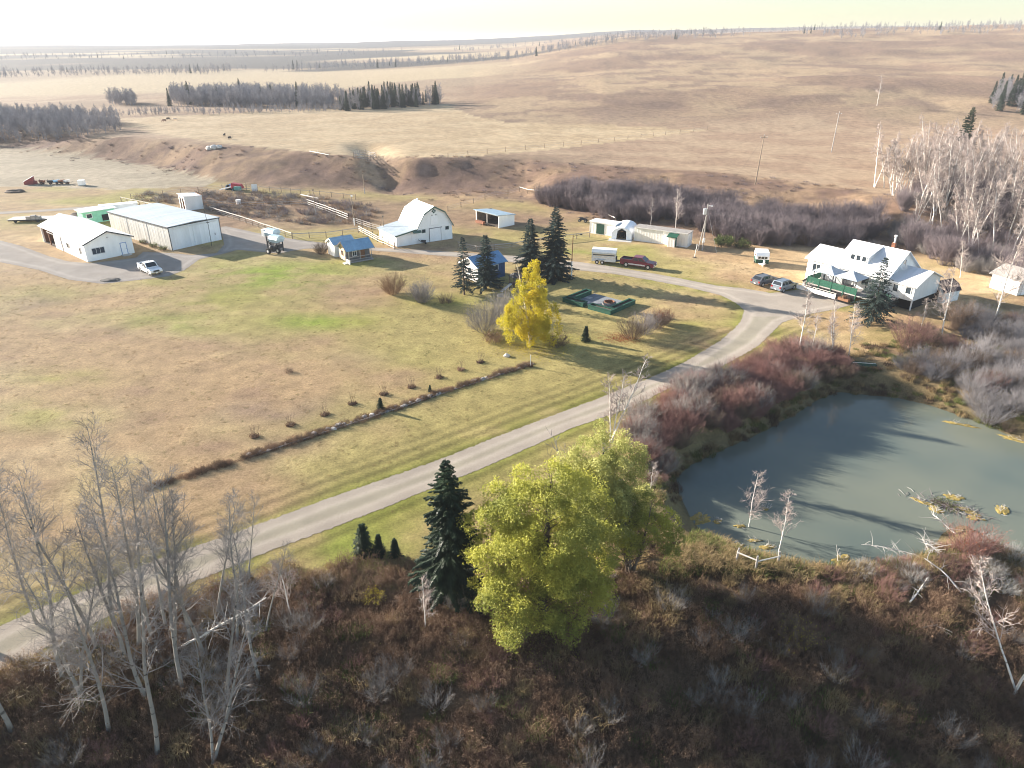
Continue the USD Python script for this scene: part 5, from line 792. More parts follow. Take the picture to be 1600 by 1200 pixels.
# farmhouse
O = G(1263.8, 401, 4.4); HB = .78; t = thing("farmhouse", "white farmhouse with metal roofs, dormer and green-railed front deck", "house", (O[0], O[1], HB), -54)
def gwall(nm, x0, x1, y0, y1, z0, ze, zr, yr, m="white_paint", lab=None):
    part(t, nm, MB().prism([(y0, z0), (y1, z0), (y1, ze), (yr, zr), (y0, ze)], x0, x1, "yz"), m, lab)
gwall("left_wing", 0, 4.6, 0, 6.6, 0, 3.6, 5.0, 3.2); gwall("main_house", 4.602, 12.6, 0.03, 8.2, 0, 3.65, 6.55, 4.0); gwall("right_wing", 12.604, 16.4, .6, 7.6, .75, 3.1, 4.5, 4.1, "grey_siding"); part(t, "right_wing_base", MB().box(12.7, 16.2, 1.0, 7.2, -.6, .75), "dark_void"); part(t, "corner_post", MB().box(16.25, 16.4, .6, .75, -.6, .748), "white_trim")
part(t, "right_wing_front", MB().box(12.7, 16.38, .56, .598, .76, 3.05), "white_paint")
def hroof(x0, x1, y0, y1, ze, zr, yr, o=.4):
    gl, gr = (zr - ze) / (yr - y0), (zr - ze) / (y1 - yr); th = .1; r = part(t, "roof", MB().slab((x0, y0 - o, ze - gl * o + th), (x1, y0 - o, ze - gl * o + th), (x1, yr, zr + th), (x0, yr, zr + th), .09), "roof_house"); part(t, "roof", MB().slab((x0, yr, zr + th), (x1, yr, zr + th), (x1, y1 + o, ze - gr * o + th), (x0, y1 + o, ze - gr * o + th), .09), "roof_house"); part(r, "gutter", MB().box(x0, x1, y0 - o - .1, y0 - o - .005, ze - gl * o - .08, ze - gl * o + .03), "white_trim")
hroof(-.35, 4.6, 0, 6.6, 3.6, 5.0, 3.2); hroof(4.3, 13.0, 0.03, 8.2, 3.65, 6.55, 4.0, .45); hroof(12.606, 16.8, .6, 7.6, 3.1, 4.5, 4.1)
dm = part(t, "dormer", MB().hexa([(5.9, .75, 4.0), (8.9, .75, 4.0), (8.9, 3.4, 5.9), (5.9, 3.4, 5.9), (5.9, .75, 5.55), (8.9, .75, 5.55), (8.9, 3.4, 6.35), (5.9, 3.4, 6.35)]), "white_paint"); part(t, "dormer_roof", MB().slab((5.6, .4, 5.55), (9.2, .4, 5.55), (9.2, 3.7, 6.55), (5.6, 3.7, 6.55), .09), "roof_house")
for k in range(3): window(t, "y-", 6.25 + k * .88, 6.85 + k * .88, 4.62, 5.3, .75, mull=0)
part(t, "chimney", MB().box(9.9, 10.4, 4.5, 5.0, 5.8, 7.2), "rust"); part(t, "flue", MB().cyl((10.15, 4.75, 7.2), (10.15, 4.75, 8.1), .12, 10).cyl((10.15, 4.75, 8.1), (10.15, 4.75, 8.3), .2, 10), "white_trim")
window(t, "x+", 3.6, 4.3, 4.6, 5.3, 12.6); window(t, "y-", 13.4, 14.1, 1.6, 2.6, .56); window(t, "y-", 15.2, 15.9, 1.7, 2.6, .56); door(t, "door", "y-", 14.3, 15.0, .8, 2.7, .56, "white_trim"); window(t, "y-", 1.0, 2.2, 1.6, 2.8, 0, mull=1); window(t, "y-", 3.2, 4.2, 1.6, 2.8, 0); window(t, "y-", 6.2, 8.0, 1.6, 2.9, .03, mull=2); window(t, "y-", 9.0, 10.0, 1.6, 2.8, .03); door(t, "patio_door", "y-", 10.6, 12.2, .9, 2.9, .03, "grey_siding", handle=False)
ds = part(t, "dish", trimesh.creation.revolve(np.array([(0, 0), (.16, .02), (.3, .08), (.42, .17), (.43, .19), (.3, .1), (.15, .04), (0, .02)]), sections=18).apply_transform(trimesh.transformations.rotation_matrix(math.radians(65), (1, .5, 0))).apply_translation((13.3, 2.6, 4.6)), "white_trim"); part(ds, "dish_arm", MB().tube([(13.3, 2.6, 3.9), (13.3, 2.6, 4.6), (13.3, 2.2, 4.7)], .03), "galvanised")
part(t, "deck", MB().box(2.6, 12.6, -3.6, -.03, .7, .85), "grey_wood"); part(t, "side_deck", MB().box(12.62, 14.6, -2.2, .5, .7, .85), "grey_wood")
rl = MB().box(2.6, 10.4, -3.64, -3.58, 1.72, 1.82).box(2.6, 10.4, -3.64, -3.58, .9, .97).box(2.57, 2.63, -3.6, 0, 1.72, 1.82)
part(t, "deck_rail", rl, "deck_green"); bl = MB()
for xx in np.arange(2.66, 10.4, .135): bl.box(xx, xx + .118, -3.625, -3.6, .9, 1.74)
for yy in np.arange(-3.5, -.1, .135): bl.box(2.585, 2.61, yy, yy + .11, .9, 1.74)
part(t, "deck_boards", bl, "deck_green", kind="stuff")
for xx in (2.6, 4.55, 6.5, 8.45, 10.4): part(t, "deck_post", MB().box(xx - .06, xx + .06, -3.66, -3.56, -.2, 1.9), "deck_green")
b3 = MB()
for xx in np.arange(12.66, 14.6, .16): b3.box(xx, xx + .12, -2.23, -2.2, .86, 1.7)
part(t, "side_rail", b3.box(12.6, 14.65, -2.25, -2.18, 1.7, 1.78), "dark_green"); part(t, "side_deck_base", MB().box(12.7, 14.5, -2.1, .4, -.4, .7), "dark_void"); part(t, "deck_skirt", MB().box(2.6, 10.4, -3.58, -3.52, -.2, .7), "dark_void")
for k in range(3): part(t, "skirt_panel", MB().box(1.6 + k * 2.15, 3.65 + k * 2.15, -4.5, -4.4, -.2, .42), "white_paint")
part(t, "planter_rail", MB().box(1.6, 8.0, -4.52, -4.46, .62, .68).box(1.6, 1.68, -4.52, -4.44, .42, .68).box(4.7, 4.78, -4.52, -4.44, .42, .68).box(7.9, 7.98, -4.52, -4.44, .42, .68), "bleached_wood")
def gazebo(x0, label):
    g = thing("gazebo", label, "gazebo", (O[0] + math.cos(math.radians(-54)) * x0 - math.sin(math.radians(-54)) * -3.45, O[1] + math.sin(math.radians(-54)) * x0 + math.cos(math.radians(-54)) * -3.45, HB + .85), -54); W, D = 3.1, 3.0
    for xx in (0, W):
        for yy in (0, D): part(g, "post", MB().box(xx - .05, xx + .05, yy - .05, yy + .05, 0, 1.95), "machine_dark")
    part(g, "frame", MB().box(-.06, W + .06, -.06, .0, 1.952, 2.03).box(-.06, W + .06, D, D + .06, 1.952, 2.03).box(-.06, 0, 0, D, 1.952, 2.03).box(W, W + .06, 0, D, 1.952, 2.03), "machine_dark"); o = .25; cx, cy = W / 2, D / 2; c4 = [(-o, -o, 2.0), (W + o, -o, 2.0), (W + o, D + o, 2.0), (-o, D + o, 2.0)]; r4 = [(cx - .4, cy - .4, 2.62), (cx + .4, cy - .4, 2.62), (cx + .4, cy + .4, 2.62), (cx - .4, cy + .4, 2.62)]
    for i in range(4): j = (i + 1) % 4; part(g, "canopy_panel", MB().slab(c4[i], c4[j], r4[j], r4[i], .03), "canopy_cloth")
    part(g, "canopy_cap", MB().hexa([(cx - .5, cy - .5, 2.68), (cx + .5, cy - .5, 2.68), (cx + .5, cy + .5, 2.68), (cx - .5, cy + .5, 2.68), (cx - .03, cy - .03, 2.9), (cx + .03, cy - .03, 2.9), (cx + .03, cy + .03, 2.9), (cx - .03, cy + .03, 2.9)]), "canopy_cloth"); return g
gazebo(3.4, "grey-roofed gazebo on the farmhouse deck, left one"); gazebo(6.9, "grey-roofed gazebo on the farmhouse deck, right one by the spruce")
def on_house(x, y, z): a = math.radians(-54); return (O[0] + math.cos(a) * x - math.sin(a) * y, O[1] + math.sin(a) * x + math.cos(a) * y, HB + z)
t = thing("grey_curtain", "pale cloth curtain hung at the back of the left gazebo", "curtain", on_house(4.2, -.5, .85), -54); R = np.random.default_rng(3); part(t, "cloth", MB().prism([(k * .1, .05 * (-1) ** k) for k in range(22)] + [(2.1 - k * .1, .05 * (-1) ** (21 - k) + .03) for k in range(22)], 0.05, 1.85, "xy"), "grey_siding"); part(t, "curtain_rail", MB().cyl((-.05, 0, 1.88), (2.2, 0, 1.88), .02, 6), "machine_dark")
t = thing("patio_table", "dark patio table with chairs under the right gazebo", "table", on_house(7.6, -2.6, .85), -54); part(t, "tabletop", MB().box(0, 1.5, 0, .9, .7, .75), "machine_dark")
for xx in (.1, 1.4):
    for yy in (.1, .8): part(t, "leg", MB().box(xx - .03, xx + .03, yy - .03, yy + .03, 0, .7), "machine_dark")
t = thing("flower_box", "brown box of dead flowers at the deck's right end", "planter", on_house(8.4, -4.6, -.1), -54); part(t, "box", MB().box(0, 1.6, 0, .6, 0, .4), "brown_wood"); part(t, "stalks", tuft(90, .6, .4, 91, .02, .6).apply_translation((.8, .3, .4)), "leaf_dead")
# dog house, brown-roofed shed, white shed at the edge
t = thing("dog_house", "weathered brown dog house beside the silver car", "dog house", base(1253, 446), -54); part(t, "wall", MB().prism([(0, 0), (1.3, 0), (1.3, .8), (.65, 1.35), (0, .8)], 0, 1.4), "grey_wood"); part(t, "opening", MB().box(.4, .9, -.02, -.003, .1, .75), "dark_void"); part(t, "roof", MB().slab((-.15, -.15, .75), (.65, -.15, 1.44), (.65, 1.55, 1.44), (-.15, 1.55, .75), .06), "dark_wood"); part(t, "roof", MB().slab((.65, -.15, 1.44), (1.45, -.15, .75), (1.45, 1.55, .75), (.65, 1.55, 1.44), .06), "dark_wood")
t = thing("yard_shed", "white shed with a dark brown gambrel roof and open dark doorway", "shed", base(1471, 474), 24); W, D = 3.4, 3.2
pr = [(0, -.3), (D, -.3), (D, 1.6), (D - .6, 2.3), (D / 2, 2.75), (.6, 2.3), (0, 1.6)]
part(t, "wall", MB().prism(pr, 0, W, "yz"), "white_paint"); e = [(-.15, 1.5), (.55, 2.36), (D / 2, 2.84), (D - .55, 2.36), (D + .15, 1.5)]
for (a, za), (b2, zb) in zip(e[:-1], e[1:]): part(t, "roof", MB().slab((-.15, a, za + .08), (W + .15, a, za + .08), (W + .15, b2, zb + .08), (-.15, b2, zb + .08), .07), "dark_roof")
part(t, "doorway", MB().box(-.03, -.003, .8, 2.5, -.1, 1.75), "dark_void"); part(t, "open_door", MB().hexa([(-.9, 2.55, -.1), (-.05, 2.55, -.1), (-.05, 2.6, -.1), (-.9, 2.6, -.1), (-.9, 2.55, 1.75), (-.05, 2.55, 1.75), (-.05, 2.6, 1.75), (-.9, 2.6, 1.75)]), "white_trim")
t = thing("white_garage", "white clapboard outbuilding cut by the right edge of the picture", "outbuilding", base(1588, 462), 20); W, D = 5.0, 4.5
part(t, "wall", MB().prism([(0, -.3), (W, -.3), (W, 2.3), (W / 2, 3.4), (0, 2.3)], 0, D), "grey_siding"); roof2(t, 0, W, 0, D, 2.3, 3.4, .3, "tar_roof", "y"); part(t, "garage_door", MB().box(.8, 3.4, -.06, -.004, 0, 2.0), "white_trim")
t = thing("white_post_box", "white utility box half hidden in brush at the right edge", "box", T(1597, 580), 10); part(t, "cabinet", MB().box(0, .5, 0, .4, 0, 1.3), "white_trim"); part(t, "lid", MB().box(-.03, .53, -.03, .43, 1.302, 1.36), "white_trim")
# calf shelter with two arches
t = thing("calf_shelter", "white calf shelter with two arched brown openings behind the grey shed", "shelter", base(291, 329.5), 38); W, D, H = 3.9, 4.6, 3.1
def archp(c, w, h): a = np.linspace(0, np.pi, 9); return [(c - w, 0.0)] + [(c - w * math.cos(q), h - w + w * math.sin(q)) for q in a] + [(c + w, 0.0)]
front = Polygon([(0, -.1), (D, -.1), (D, H), (0, H)])
for c in (1.25, 3.3): front = front.difference(Polygon(archp(c, .85, 2.75)))
m = trimesh.creation.extrude_polygon(front, .1, engine="earcut"); v = np.array(m.vertices); part(t, "arched_front", MB().add(np.c_[v[:, 2], v[:, 0], v[:, 1]], m.faces), "white_trim"); wall(t, "side_wall", .102, W, 0, .1, -.1, H, "grey_siding"); wall(t, "side_wall", .102, W, D - .1, D, -.1, H, "grey_siding"); wall(t, "back_wall", W - .1, W, .102, D - .102, -.1, H, "brown_wood"); part(t, "inner_wall", MB().box(.11, W - .12, 2.2, 2.3, 0, H - .05), "brown_wood"); part(t, "roof", MB().slab((-.2, -.15, H + .2), (W + .1, -.15, H - .15), (W + .1, D + .15, H - .15), (-.2, D + .15, H + .2), .1), "white_trim")
# far red shed and the row of old machinery
q = G(38, 289); t = thing("red_shed", "far small dark red shed with steep white lean-to roof", "shed", (q[0], q[1], 0), 20, None, .62); part(t, "wall", MB().prism([(0, 0), (3.6, 0), (3.6, 3.1), (.3, 1.4), (0, 1.2)], 0, 3.2), "barn_red"); part(t, "roof", MB().slab((-.5, -.3, 1.15), (3.8, -.3, 3.35), (3.8, 3.5, 3.35), (-.5, 3.5, 1.15), .1), "roof_white"); part(t, "lean_wall", MB().box(3.602, 4.6, .3, 2.8, 0, 1.2), "barn_red")
for i, (px, c, lab) in enumerate([(61, "rust", "rusty seed drill in the far row of old machinery"), (74, "machine_dark", "dark cultivator in the far row of old machinery"), (84, "sky_blue", "pale blue machine in the far row of old machinery"), (92, "rust", "brown harrow right of the pale blue machine"), (102, "galvanised", "grey rake at the right end of the far machinery row")]):
    q = G(px, 288.5); t = thing("farm_implement", lab, "farm machine", (q[0], q[1], 0), 15 * i, None, .72); part(t, "hopper", MB().hexa([(.2, .1, .8), (2.0, .1, .8), (2.0, .9, .8), (.2, .9, .8), (0, 0, 1.5), (2.2, 0, 1.5), (2.2, 1.0, 1.5), (0, 1.0, 1.5)]), c); part(t, "frame", MB().box(0, 2.2, .3, .4, .5, .62).box(0, 2.2, .7, .8, .5, .62).box(2.2, 3.3, .5, .6, .45, .55).box(.3, .36, .4, .6, .62, 2.0), "machine_dark")
    for yy in (-.2, 1.05):
        w = part(t, "wheel", MB().cyl((1.1, yy, .45), (1.1, yy + .15, .45), .45), "rubber"); part(w, "rim", MB().cyl((1.1, yy - .02, .45), (1.1, yy - .004, .45), .2), "rust")
t = thing("water_tank", "far small white box tank on the pasture fence line", "tank", (*G(122, 290.5), 0), 10); part(t, "tank", MB().box(0, 1.6, 0, 1.3, .15, 1.4), "white_trim"); part(t, "skid", MB().box(-.1, 1.7, .1, .25, 0, .148).box(-.1, 1.7, 1.05, 1.2, 0, .148), "grey_wood")
# red and blue machinery in the corral
q = G(352, 297); t = thing("calf_hutch", "blue arched hutch beside red gear in the far corral", "hutch", (q[0], q[1], 0), -20); an = np.linspace(0, np.pi, 9); s = MB()
for a, b2 in zip(an[:-1], an[1:]): s.quad((1.1 - 1.1 * math.cos(a), 0, 1.5 * math.sin(a)), (1.1 - 1.1 * math.cos(b2), 0, 1.5 * math.sin(b2)), (1.1 - 1.1 * math.cos(b2), 2.6, 1.5 * math.sin(b2)), (1.1 - 1.1 * math.cos(a), 2.6, 1.5 * math.sin(a)))
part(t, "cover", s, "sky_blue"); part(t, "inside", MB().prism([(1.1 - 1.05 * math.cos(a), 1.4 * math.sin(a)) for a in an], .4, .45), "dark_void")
q = G(361, 298); t = thing("grain_auger", "red grain machine with a pale chute in the far corral", "farm machine", (q[0], q[1], 0), -12); part(t, "body", MB().hexa([(0, 0, .6), (3, 0, .6), (3, 1.6, .6), (0, 1.6, .6), (.2, .2, 1.9), (2.6, .2, 1.6), (2.6, 1.4, 1.6), (.2, 1.4, 1.9)]), "red_paint"); part(t, "chute", MB().tube([(.3, -.2, 1.0), (-2.6, -.9, .3)], .14, 8), "white_trim"); part(t, "engine", MB().box(1.5, 3.2, -1.0, -.1, .35, 1.2), "teal_paint"); part(t, "drawbar", MB().box(3.0, 6.6, .5, .65, .5, .62), "grey_wood")
for yy in (-.2, 1.6): part(t, "wheel", MB().cyl((1.0, yy, .45), (1.0, yy + .2, .45), .45), "rubber")
q = G(394, 300); t = thing("windbreak_panel", "pale upright panel at the end of the red machine's drawbar", "panel", (q[0], q[1], 0), 20); part(t, "panel", MB().box(0, 1.4, 0, .1, .1, 1.9), "grey_siding"); part(t, "foot", MB().box(0, .15, -.6, .7, 0, .1).box(1.25, 1.4, -.6, .7, 0, .1), "grey_wood")
t = thing("feed_tub", "small white feed tub in the corral behind the grey shed", "tub", (*G(373, 318.5), 0), 0); part(t, "tub", MB().cyl((0, 0, 0), (0, 0, .9), .55, 14), "white_trim"); part(t, "rim", MB().cyl((0, 0, .9), (0, 0, .98), .6, 14), "grey_siding")
t = thing("brush_pile", "low dark brush pile in the corral", "pile", (*G(317, 304.5), 0), 0); R = np.random.default_rng(17); part(t, "sticks", polytubes([(curve((R.normal(0, .9), R.normal(0, .4), .1), (R.normal(), R.normal(), .35), 1.6, 4, 0, .1, R), .05) for _ in range(60)], 4), "dark_wood", kind="stuff"); part(t, "litter", MB().ball((0, 0, 0), 1, 2, (1.6, .8, .35), .3, 3), "dirt")
# old grain machine by the yard
q = base(404, 391); t = thing("threshing_machine", "old pair of pale-topped grain hoppers on dark legs beside the track", "farm machine", q, -32, None, 1.25)
for ox, oy, h in ((0, 1.4, 2.9), (1.9, .4, 2.4)):
    part(t, "hopper", MB().hexa([(ox + .15, oy + .1, h - 1.0), (ox + 1.6, oy + .1, h - 1.0), (ox + 1.6, oy + 1.4, h - 1.0), (ox + .15, oy + 1.4, h - 1.0), (ox, oy, h - .55), (ox + 1.8, oy, h - .55), (ox + 1.8, oy + 1.6, h - .55), (ox, oy + 1.6, h - .55)]).prism([(oy, h - .55), (oy + 1.6, h - .55), (oy + 1.3, h - .12), (oy + .8, h), (oy + .3, h - .12)], ox, ox + 1.8, "yz"), "galv_blue")
    for xx in (ox + .2, ox + 1.5):
        for yy in (oy + .15, oy + 1.3): part(t, "leg", MB().box(xx - .06, xx + .06, yy - .06, yy + .06, 0, h - .95), "machine_dark")
    part(t, "brace", MB().tube([(ox + .2, oy + .1, .2), (ox + 1.5, oy + .1, h - 1.1)], .05).tube([(ox + 1.5, oy + .1, .2), (ox + .2, oy + .1, h - 1.1)], .05).box(ox + .1, ox + 1.7, oy + .3, oy + 1.2, .6, 1.05), "machine_dark")
part(t, "side_sheet", MB().box(-.7, -.1, 1.5, 2.9, 1.7, 2.7), "white_trim"); part(t, "gearbox", MB().box(2.6, 3.7, -.4, .3, .35, 1.1).ball((3.3, -.3, .9), .35, 1), "machine_dark")
for xx, yy in ((3.9, 0.2), (3.0, -.8)): w = part(t, "wheel", MB().cyl((xx, yy, .42), (xx, yy + .25, .42), .42), "rubber"); part(w, "rim", MB().cyl((xx, yy - .02, .42), (xx, yy - .004, .42), .2), "white_trim")
# ------------------------------------------------------------------ vehicles
def wheels(t, xs, w, r, rim="rim", wt=.24):
    for xx in xs:
        for yy, sg in ((.02, -1), (w - .02 - wt, 1)):
            q = part(t, "wheel", MB().cyl((xx, yy, r), (xx, yy + wt, r), r, 18), "rubber", smooth=40); o = yy - .012 if sg < 0 else yy + wt + .002; part(q, "rim", MB().cyl((xx, o, r), (xx, o + .01, r), r * .62, 14), rim)
def carbody(prof, arches, r, w, tumble=.06):
    pg = Polygon(prof)
    from shapely.geometry import Point
    for a in arches: pg = pg.difference(Point(a, r).buffer(r * 1.16, 10))
    m = trimesh.creation.extrude_polygon(pg, w, engine="earcut"); v = np.array(m.vertices); v = np.c_[v[:, 0], v[:, 2], v[:, 1]]
    k = np.clip((v[:, 1] - w / 2) / (w / 2), -1, 1); v[:, 1] -= k * tumble * np.clip((v[:, 2] - .75) / .4, 0, 1); return trimesh.Trimesh(v, np.array(m.faces)[:, ::-1], process=False)
def cabin(x0, x1, r0, r1, w, z0, z1, ins=.14, b=.03):
    return [(x0, b, z0), (x1, b, z0), (x1, w - b, z0), (x0, w - b, z0), (r0, ins, z1), (r1, ins, z1), (r1, w - ins, z1), (r0, w - ins, z1)]
def glasshouse(t, c, splits, paint, proud=.006):
    """Windscreen, back light and side windows set just proud of a tapered cabin."""
    c = [np.array(p, float) for p in c]; lerp = lambda a, b2, u: a + (b2 - a) * u
    def patch(nm, a, b2, d, e, u0, u1, v0, v1):
        P = lambda u, v: lerp(lerp(a, b2, u), lerp(e, d, u), v); q = [P(u0, v0), P(u1, v0), P(u1, v1), P(u0, v1)]; n = np.cross(q[1] - q[0], q[3] - q[0]); n /= np.linalg.norm(n); part(t, nm, MB().slab(*[p + n * proud for p in q], proud * .8), "car_glass")
    patch("windscreen", c[1], c[2], c[6], c[5], .06, .94, .1, .94); patch("rear_window", c[3], c[0], c[4], c[7], .08, .92, .15, .9)
    for u0, u1 in splits: patch("side_window", c[0], c[1], c[5], c[4], u0, u1, .12, .9); patch("side_window", c[2], c[3], c[7], c[6], 1 - u1, 1 - u0, .12, .9)
def pickup(name, label, loc, rot, paint, L=5.7, crew=True, low=None):
    t = thing(name, label, "pickup truck", loc, rot); w = 1.95; r = .38; s = L / 5.7; fx, rx = L - .98, 1.1
    prof = [(.0, .55), (.12, .42), (L - .2, .38), (L, .5), (L - .02, .92), (L - .25, 1.04), (L - 1.45, 1.13), (L - 1.5, 1.16), (0.0, 1.16)]
    bed0 = 1.95 * s if crew else 2.15 * s
    m = carbody(prof, [fx, rx], r, w); part(t, "body", m, paint, smooth=30)
    part(t, "bed", MB().box(.12, bed0 - .1, .16, w - .16, 1.165, 1.175), "machine_dark"); part(t, "bed_rail", MB().box(0, bed0, .03, .15, 1.162, 1.32).box(0, bed0, w - .15, w - .03, 1.162, 1.32), paint); part(t, "tailgate", MB().box(-.02, .06, .16, w - .16, .7, 1.32), paint)
    c = cabin(bed0, L - 1.35, bed0 + .22, L - 2.15, w, 1.15, 1.82); part(t, "cab", MB().hexa(c), paint); glasshouse(t, c, [(.09, .46), (.52, .86)] if crew else [(.1, .3), (.36, .85)], paint)
    part(t, "front_bumper", MB().box(L - .08, L + .08, .05, w - .05, .4, .6), "chrome"); part(t, "rear_bumper", MB().box(-.12, .0, .1, w - .1, .45, .6), "chrome"); part(t, "grille", MB().box(L - .03, L + .02, .5, w - .5, .64, .92), "machine_dark"); part(t, "number_plate", MB().box(L + .081, L + .09, w / 2 - .15, w / 2 + .15, .44, .56), "white_trim")
    for yy in (.1, w - .42): part(t, "headlight", MB().box(L - .05, L + .015, yy, yy + .32, .68, .88), "head_lamp"); part(t, "tail_light", MB().box(-.03, .02, yy if yy < 1 else yy + .16, yy + .16 if yy < 1 else yy + .32, .75, 1.1), "tail_red")
    for yy in (-.14, w - .06): part(t, "mirror", MB().box(L - 1.75, L - 1.6, yy, yy + .2, 1.2, 1.4), "machine_dark")
    if low: part(t, "side_trim", MB().box(.55 + .9, L - 1.5, -.012, -.002, .5, .7).box(1.45, L - 1.5, w + .002, w + .012, .5, .7), low)
    wheels(t, (rx, fx), w, r); return t
def suv(name, label, loc, rot, paint, L=4.5, H=1.7, slope=.35):
    t = thing(name, label, "car", loc, rot); w = 1.84; r = .35; prof = [(0, .5), (.1, .34), (L - .15, .32), (L, .48), (L - .04, .8), (L - .3, .92), (L - 1.15, 1.04), (.25, 1.06), (.05, .95)]
    part(t, "body", carbody(prof, [.85, L - .9], r, w), paint, smooth=30); c = cabin(.1, L - 1.05, slope, L - 1.95, w, 1.03, H, .17); part(t, "cabin", MB().hexa(c), paint); glasshouse(t, c, [(.07, .26), (.3, .57), (.61, .9)], paint)
    part(t, "roof_rail", MB().box(slope + .2, L - 2.1, .2, .24, H + .003, H + .05).box(slope + .2, L - 2.1, w - .24, w - .2, H + .003, H + .05), "machine_dark"); part(t, "rear_bumper", MB().box(-.07, .03, .06, w - .06, .42, .66), paint); part(t, "front_bumper", MB().box(L - .06, L + .05, .06, w - .06, .36, .6), paint); part(t, "number_plate", MB().box(-.085, -.072, w / 2 - .15, w / 2 + .15, .5, .62), "white_trim")
    for yy in (.06, w - .3): part(t, "tail_light", MB().box(-.012, .06, yy, yy + .24, .72, .95), "tail_red"); part(t, "headlight", MB().box(L - .12, L - .01, yy, yy + .24, .66, .8), "head_lamp")
    for yy in (-.12, w - .04): part(t, "mirror", MB().box(L - 1.5, L - 1.36, yy, yy + .16, 1.02, 1.17), paint)
    wheels(t, (.85, L - .9), w, r); return t
def up(q, dz=.05): return (q[0], q[1], q[2] + dz)
pickup("white_pickup", "white pickup truck parked in the shadow of the workshop", up(T(216, 423)), -43, "car_white", 5.3, False)
pickup("maroon_pickup", "dark red crew-cab pickup hitched to the silver horse trailer", up(T(968, 416)), -27, "car_maroon", 5.9, True, "galvanised")
suv("grey_car", "dark grey hatchback parked left of the silver car by the house", up(T(1186, 450.5), .05), 32, "car_grey", 4.6, 1.55, .7); suv("silver_car", "silver-blue station SUV parked nearest the farmhouse deck", up(T(1219, 459.5), .05), 36, "car_silver", 4.4, 1.68, .35)
# horse trailer
t = thing("horse_trailer", "silver horse trailer with rounded roof behind the dark red pickup", "trailer", up(T(924, 411.5), .0), -14); Lh, w = 4.1, 1.9
part(t, "body", MB().prism([(0, .45), (w, .45), (w, 2.0), (w - .28, 2.36), (w / 2, 2.45), (.28, 2.36), (0, 2.0)], 0, Lh, "yz"), "galvanised", smooth=40); part(t, "roof", MB().hexa([(-.04, -.04, 2.0), (Lh + .04, -.04, 2.0), (Lh + .04, .26, 2.38), (-.04, .26, 2.38), (-.04, -.05, 2.06), (Lh + .04, -.05, 2.06), (Lh + .04, .26, 2.44), (-.04, .26, 2.44)]).hexa([(-.04, .262, 2.38), (Lh + .04, .262, 2.38), (Lh + .04, w - .262, 2.38), (-.04, w - .262, 2.38), (-.04, .262, 2.5), (Lh + .04, .262, 2.5), (Lh + .04, w - .262, 2.5), (-.04, w - .262, 2.5)]), "white_trim")
part(t, "side_slat", MB().box(.1, Lh - .1, -.03, -.003, 1.7, 1.78).box(.1, Lh - .1, -.03, -.003, 1.4, 1.46).box(.1, Lh - .1, -.03, -.003, 1.1, 1.16), "chrome"); part(t, "vent_gap", MB().box(.2, Lh - .2, -.012, -.002, 1.5, 1.66), "machine_dark"); part(t, "fender", MB().box(.5, 2.4, -.22, -.005, .72, .8), "galvanised"); part(t, "nose_window", MB().box(Lh + .003, Lh + .02, .4, w - .4, 1.5, 1.95), "car_glass")
for xx in (.95, 1.85):
    for yy in (-.2, w): q = part(t, "wheel", MB().cyl((xx, yy, .33), (xx, yy + .2, .33), .33, 16), "rubber"); part(q, "rim", MB().cyl((xx, yy - .014, .33), (xx, yy - .002, .33), .18, 12), "rim")
q = part(t, "spare_wheel", MB().cyl((Lh + .05, .25, 1.2), (Lh + .25, .25, 1.2), .33, 16), "rubber"); part(q, "rim", MB().cyl((Lh + .252, .25, 1.2), (Lh + .264, .25, 1.2), .18, 12), "rim"); part(t, "drawbar", MB().hexa([(Lh, .3, .45), (Lh + 1.4, w / 2 - .05, .45), (Lh + 1.4, w / 2 + .05, .45), (Lh, w - .3, .45), (Lh, .3, .55), (Lh + 1.4, w / 2 - .05, .55), (Lh + 1.4, w / 2 + .05, .55), (Lh, w - .3, .55)]), "machine_dark"); part(t, "jack", MB().cyl((Lh + 1.1, w / 2, 0), (Lh + 1.1, w / 2, .9), .05, 8), "machine_dark")
# small camper, tow bar towards the camera
t = thing("camper_trailer", "small white camper with dark green lower half on the back lawn", "camper", up(T(1180, 415), .0), -12); w, Lc = 2.1, 3.4
pr = [(0, .42), (Lc, .42), (Lc, 1.7), (Lc - .25, 2.15), (.35, 2.15), (.0, 1.75)]; part(t, "lower_body", MB().box(0, w, 0, Lc, .42, 1.1), "dark_green"); part(t, "upper_body", MB().prism([(0, 1.104), (Lc, 1.104), (Lc, 1.75), (Lc - .25, 2.2), (.4, 2.2), (-.02, 1.7)], 0, w, "yz"), "white_trim"); part(t, "front_window", MB().hexa([(.3, -.03, 1.22), (w - .3, -.03, 1.22), (w - .3, .0, 1.22), (.3, .0, 1.22), (.3, -.035, 1.6), (w - .3, -.035, 1.6), (w - .3, -.0, 1.6), (.3, -.0, 1.6)]), "car_glass"); part(t, "window_bar", MB().box(.72, .78, -.05, -.036, 1.2, 1.62).box(w - .78, w - .72, -.05, -.036, 1.2, 1.62), "white_trim"); part(t, "side_window", MB().box(-.02, -.003, 1.0, 2.2, 1.3, 1.75), "car_glass"); part(t, "gas_bottle", MB().cyl((w / 2 + .25, -.35, .5), (w / 2 + .25, -.35, 1.0), .17, 12).ball((w / 2 + .25, -.35, 1.0), .17, 1, (1, 1, .6)), "white_trim"); part(t, "drawbar", MB().hexa([(.4, -.01, .4), (w / 2 - .05, -1.2, .4), (w / 2 + .05, -1.2, .4), (w - .4, -.01, .4), (.4, -.01, .5), (w / 2 - .05, -1.2, .5), (w / 2 + .05, -1.2, .5), (w - .4, -.01, .5)]), "white_trim"); part(t, "jockey_wheel", MB().cyl((w / 2, -1.0, 0), (w / 2, -1.0, .75), .05, 8), "galvanised")
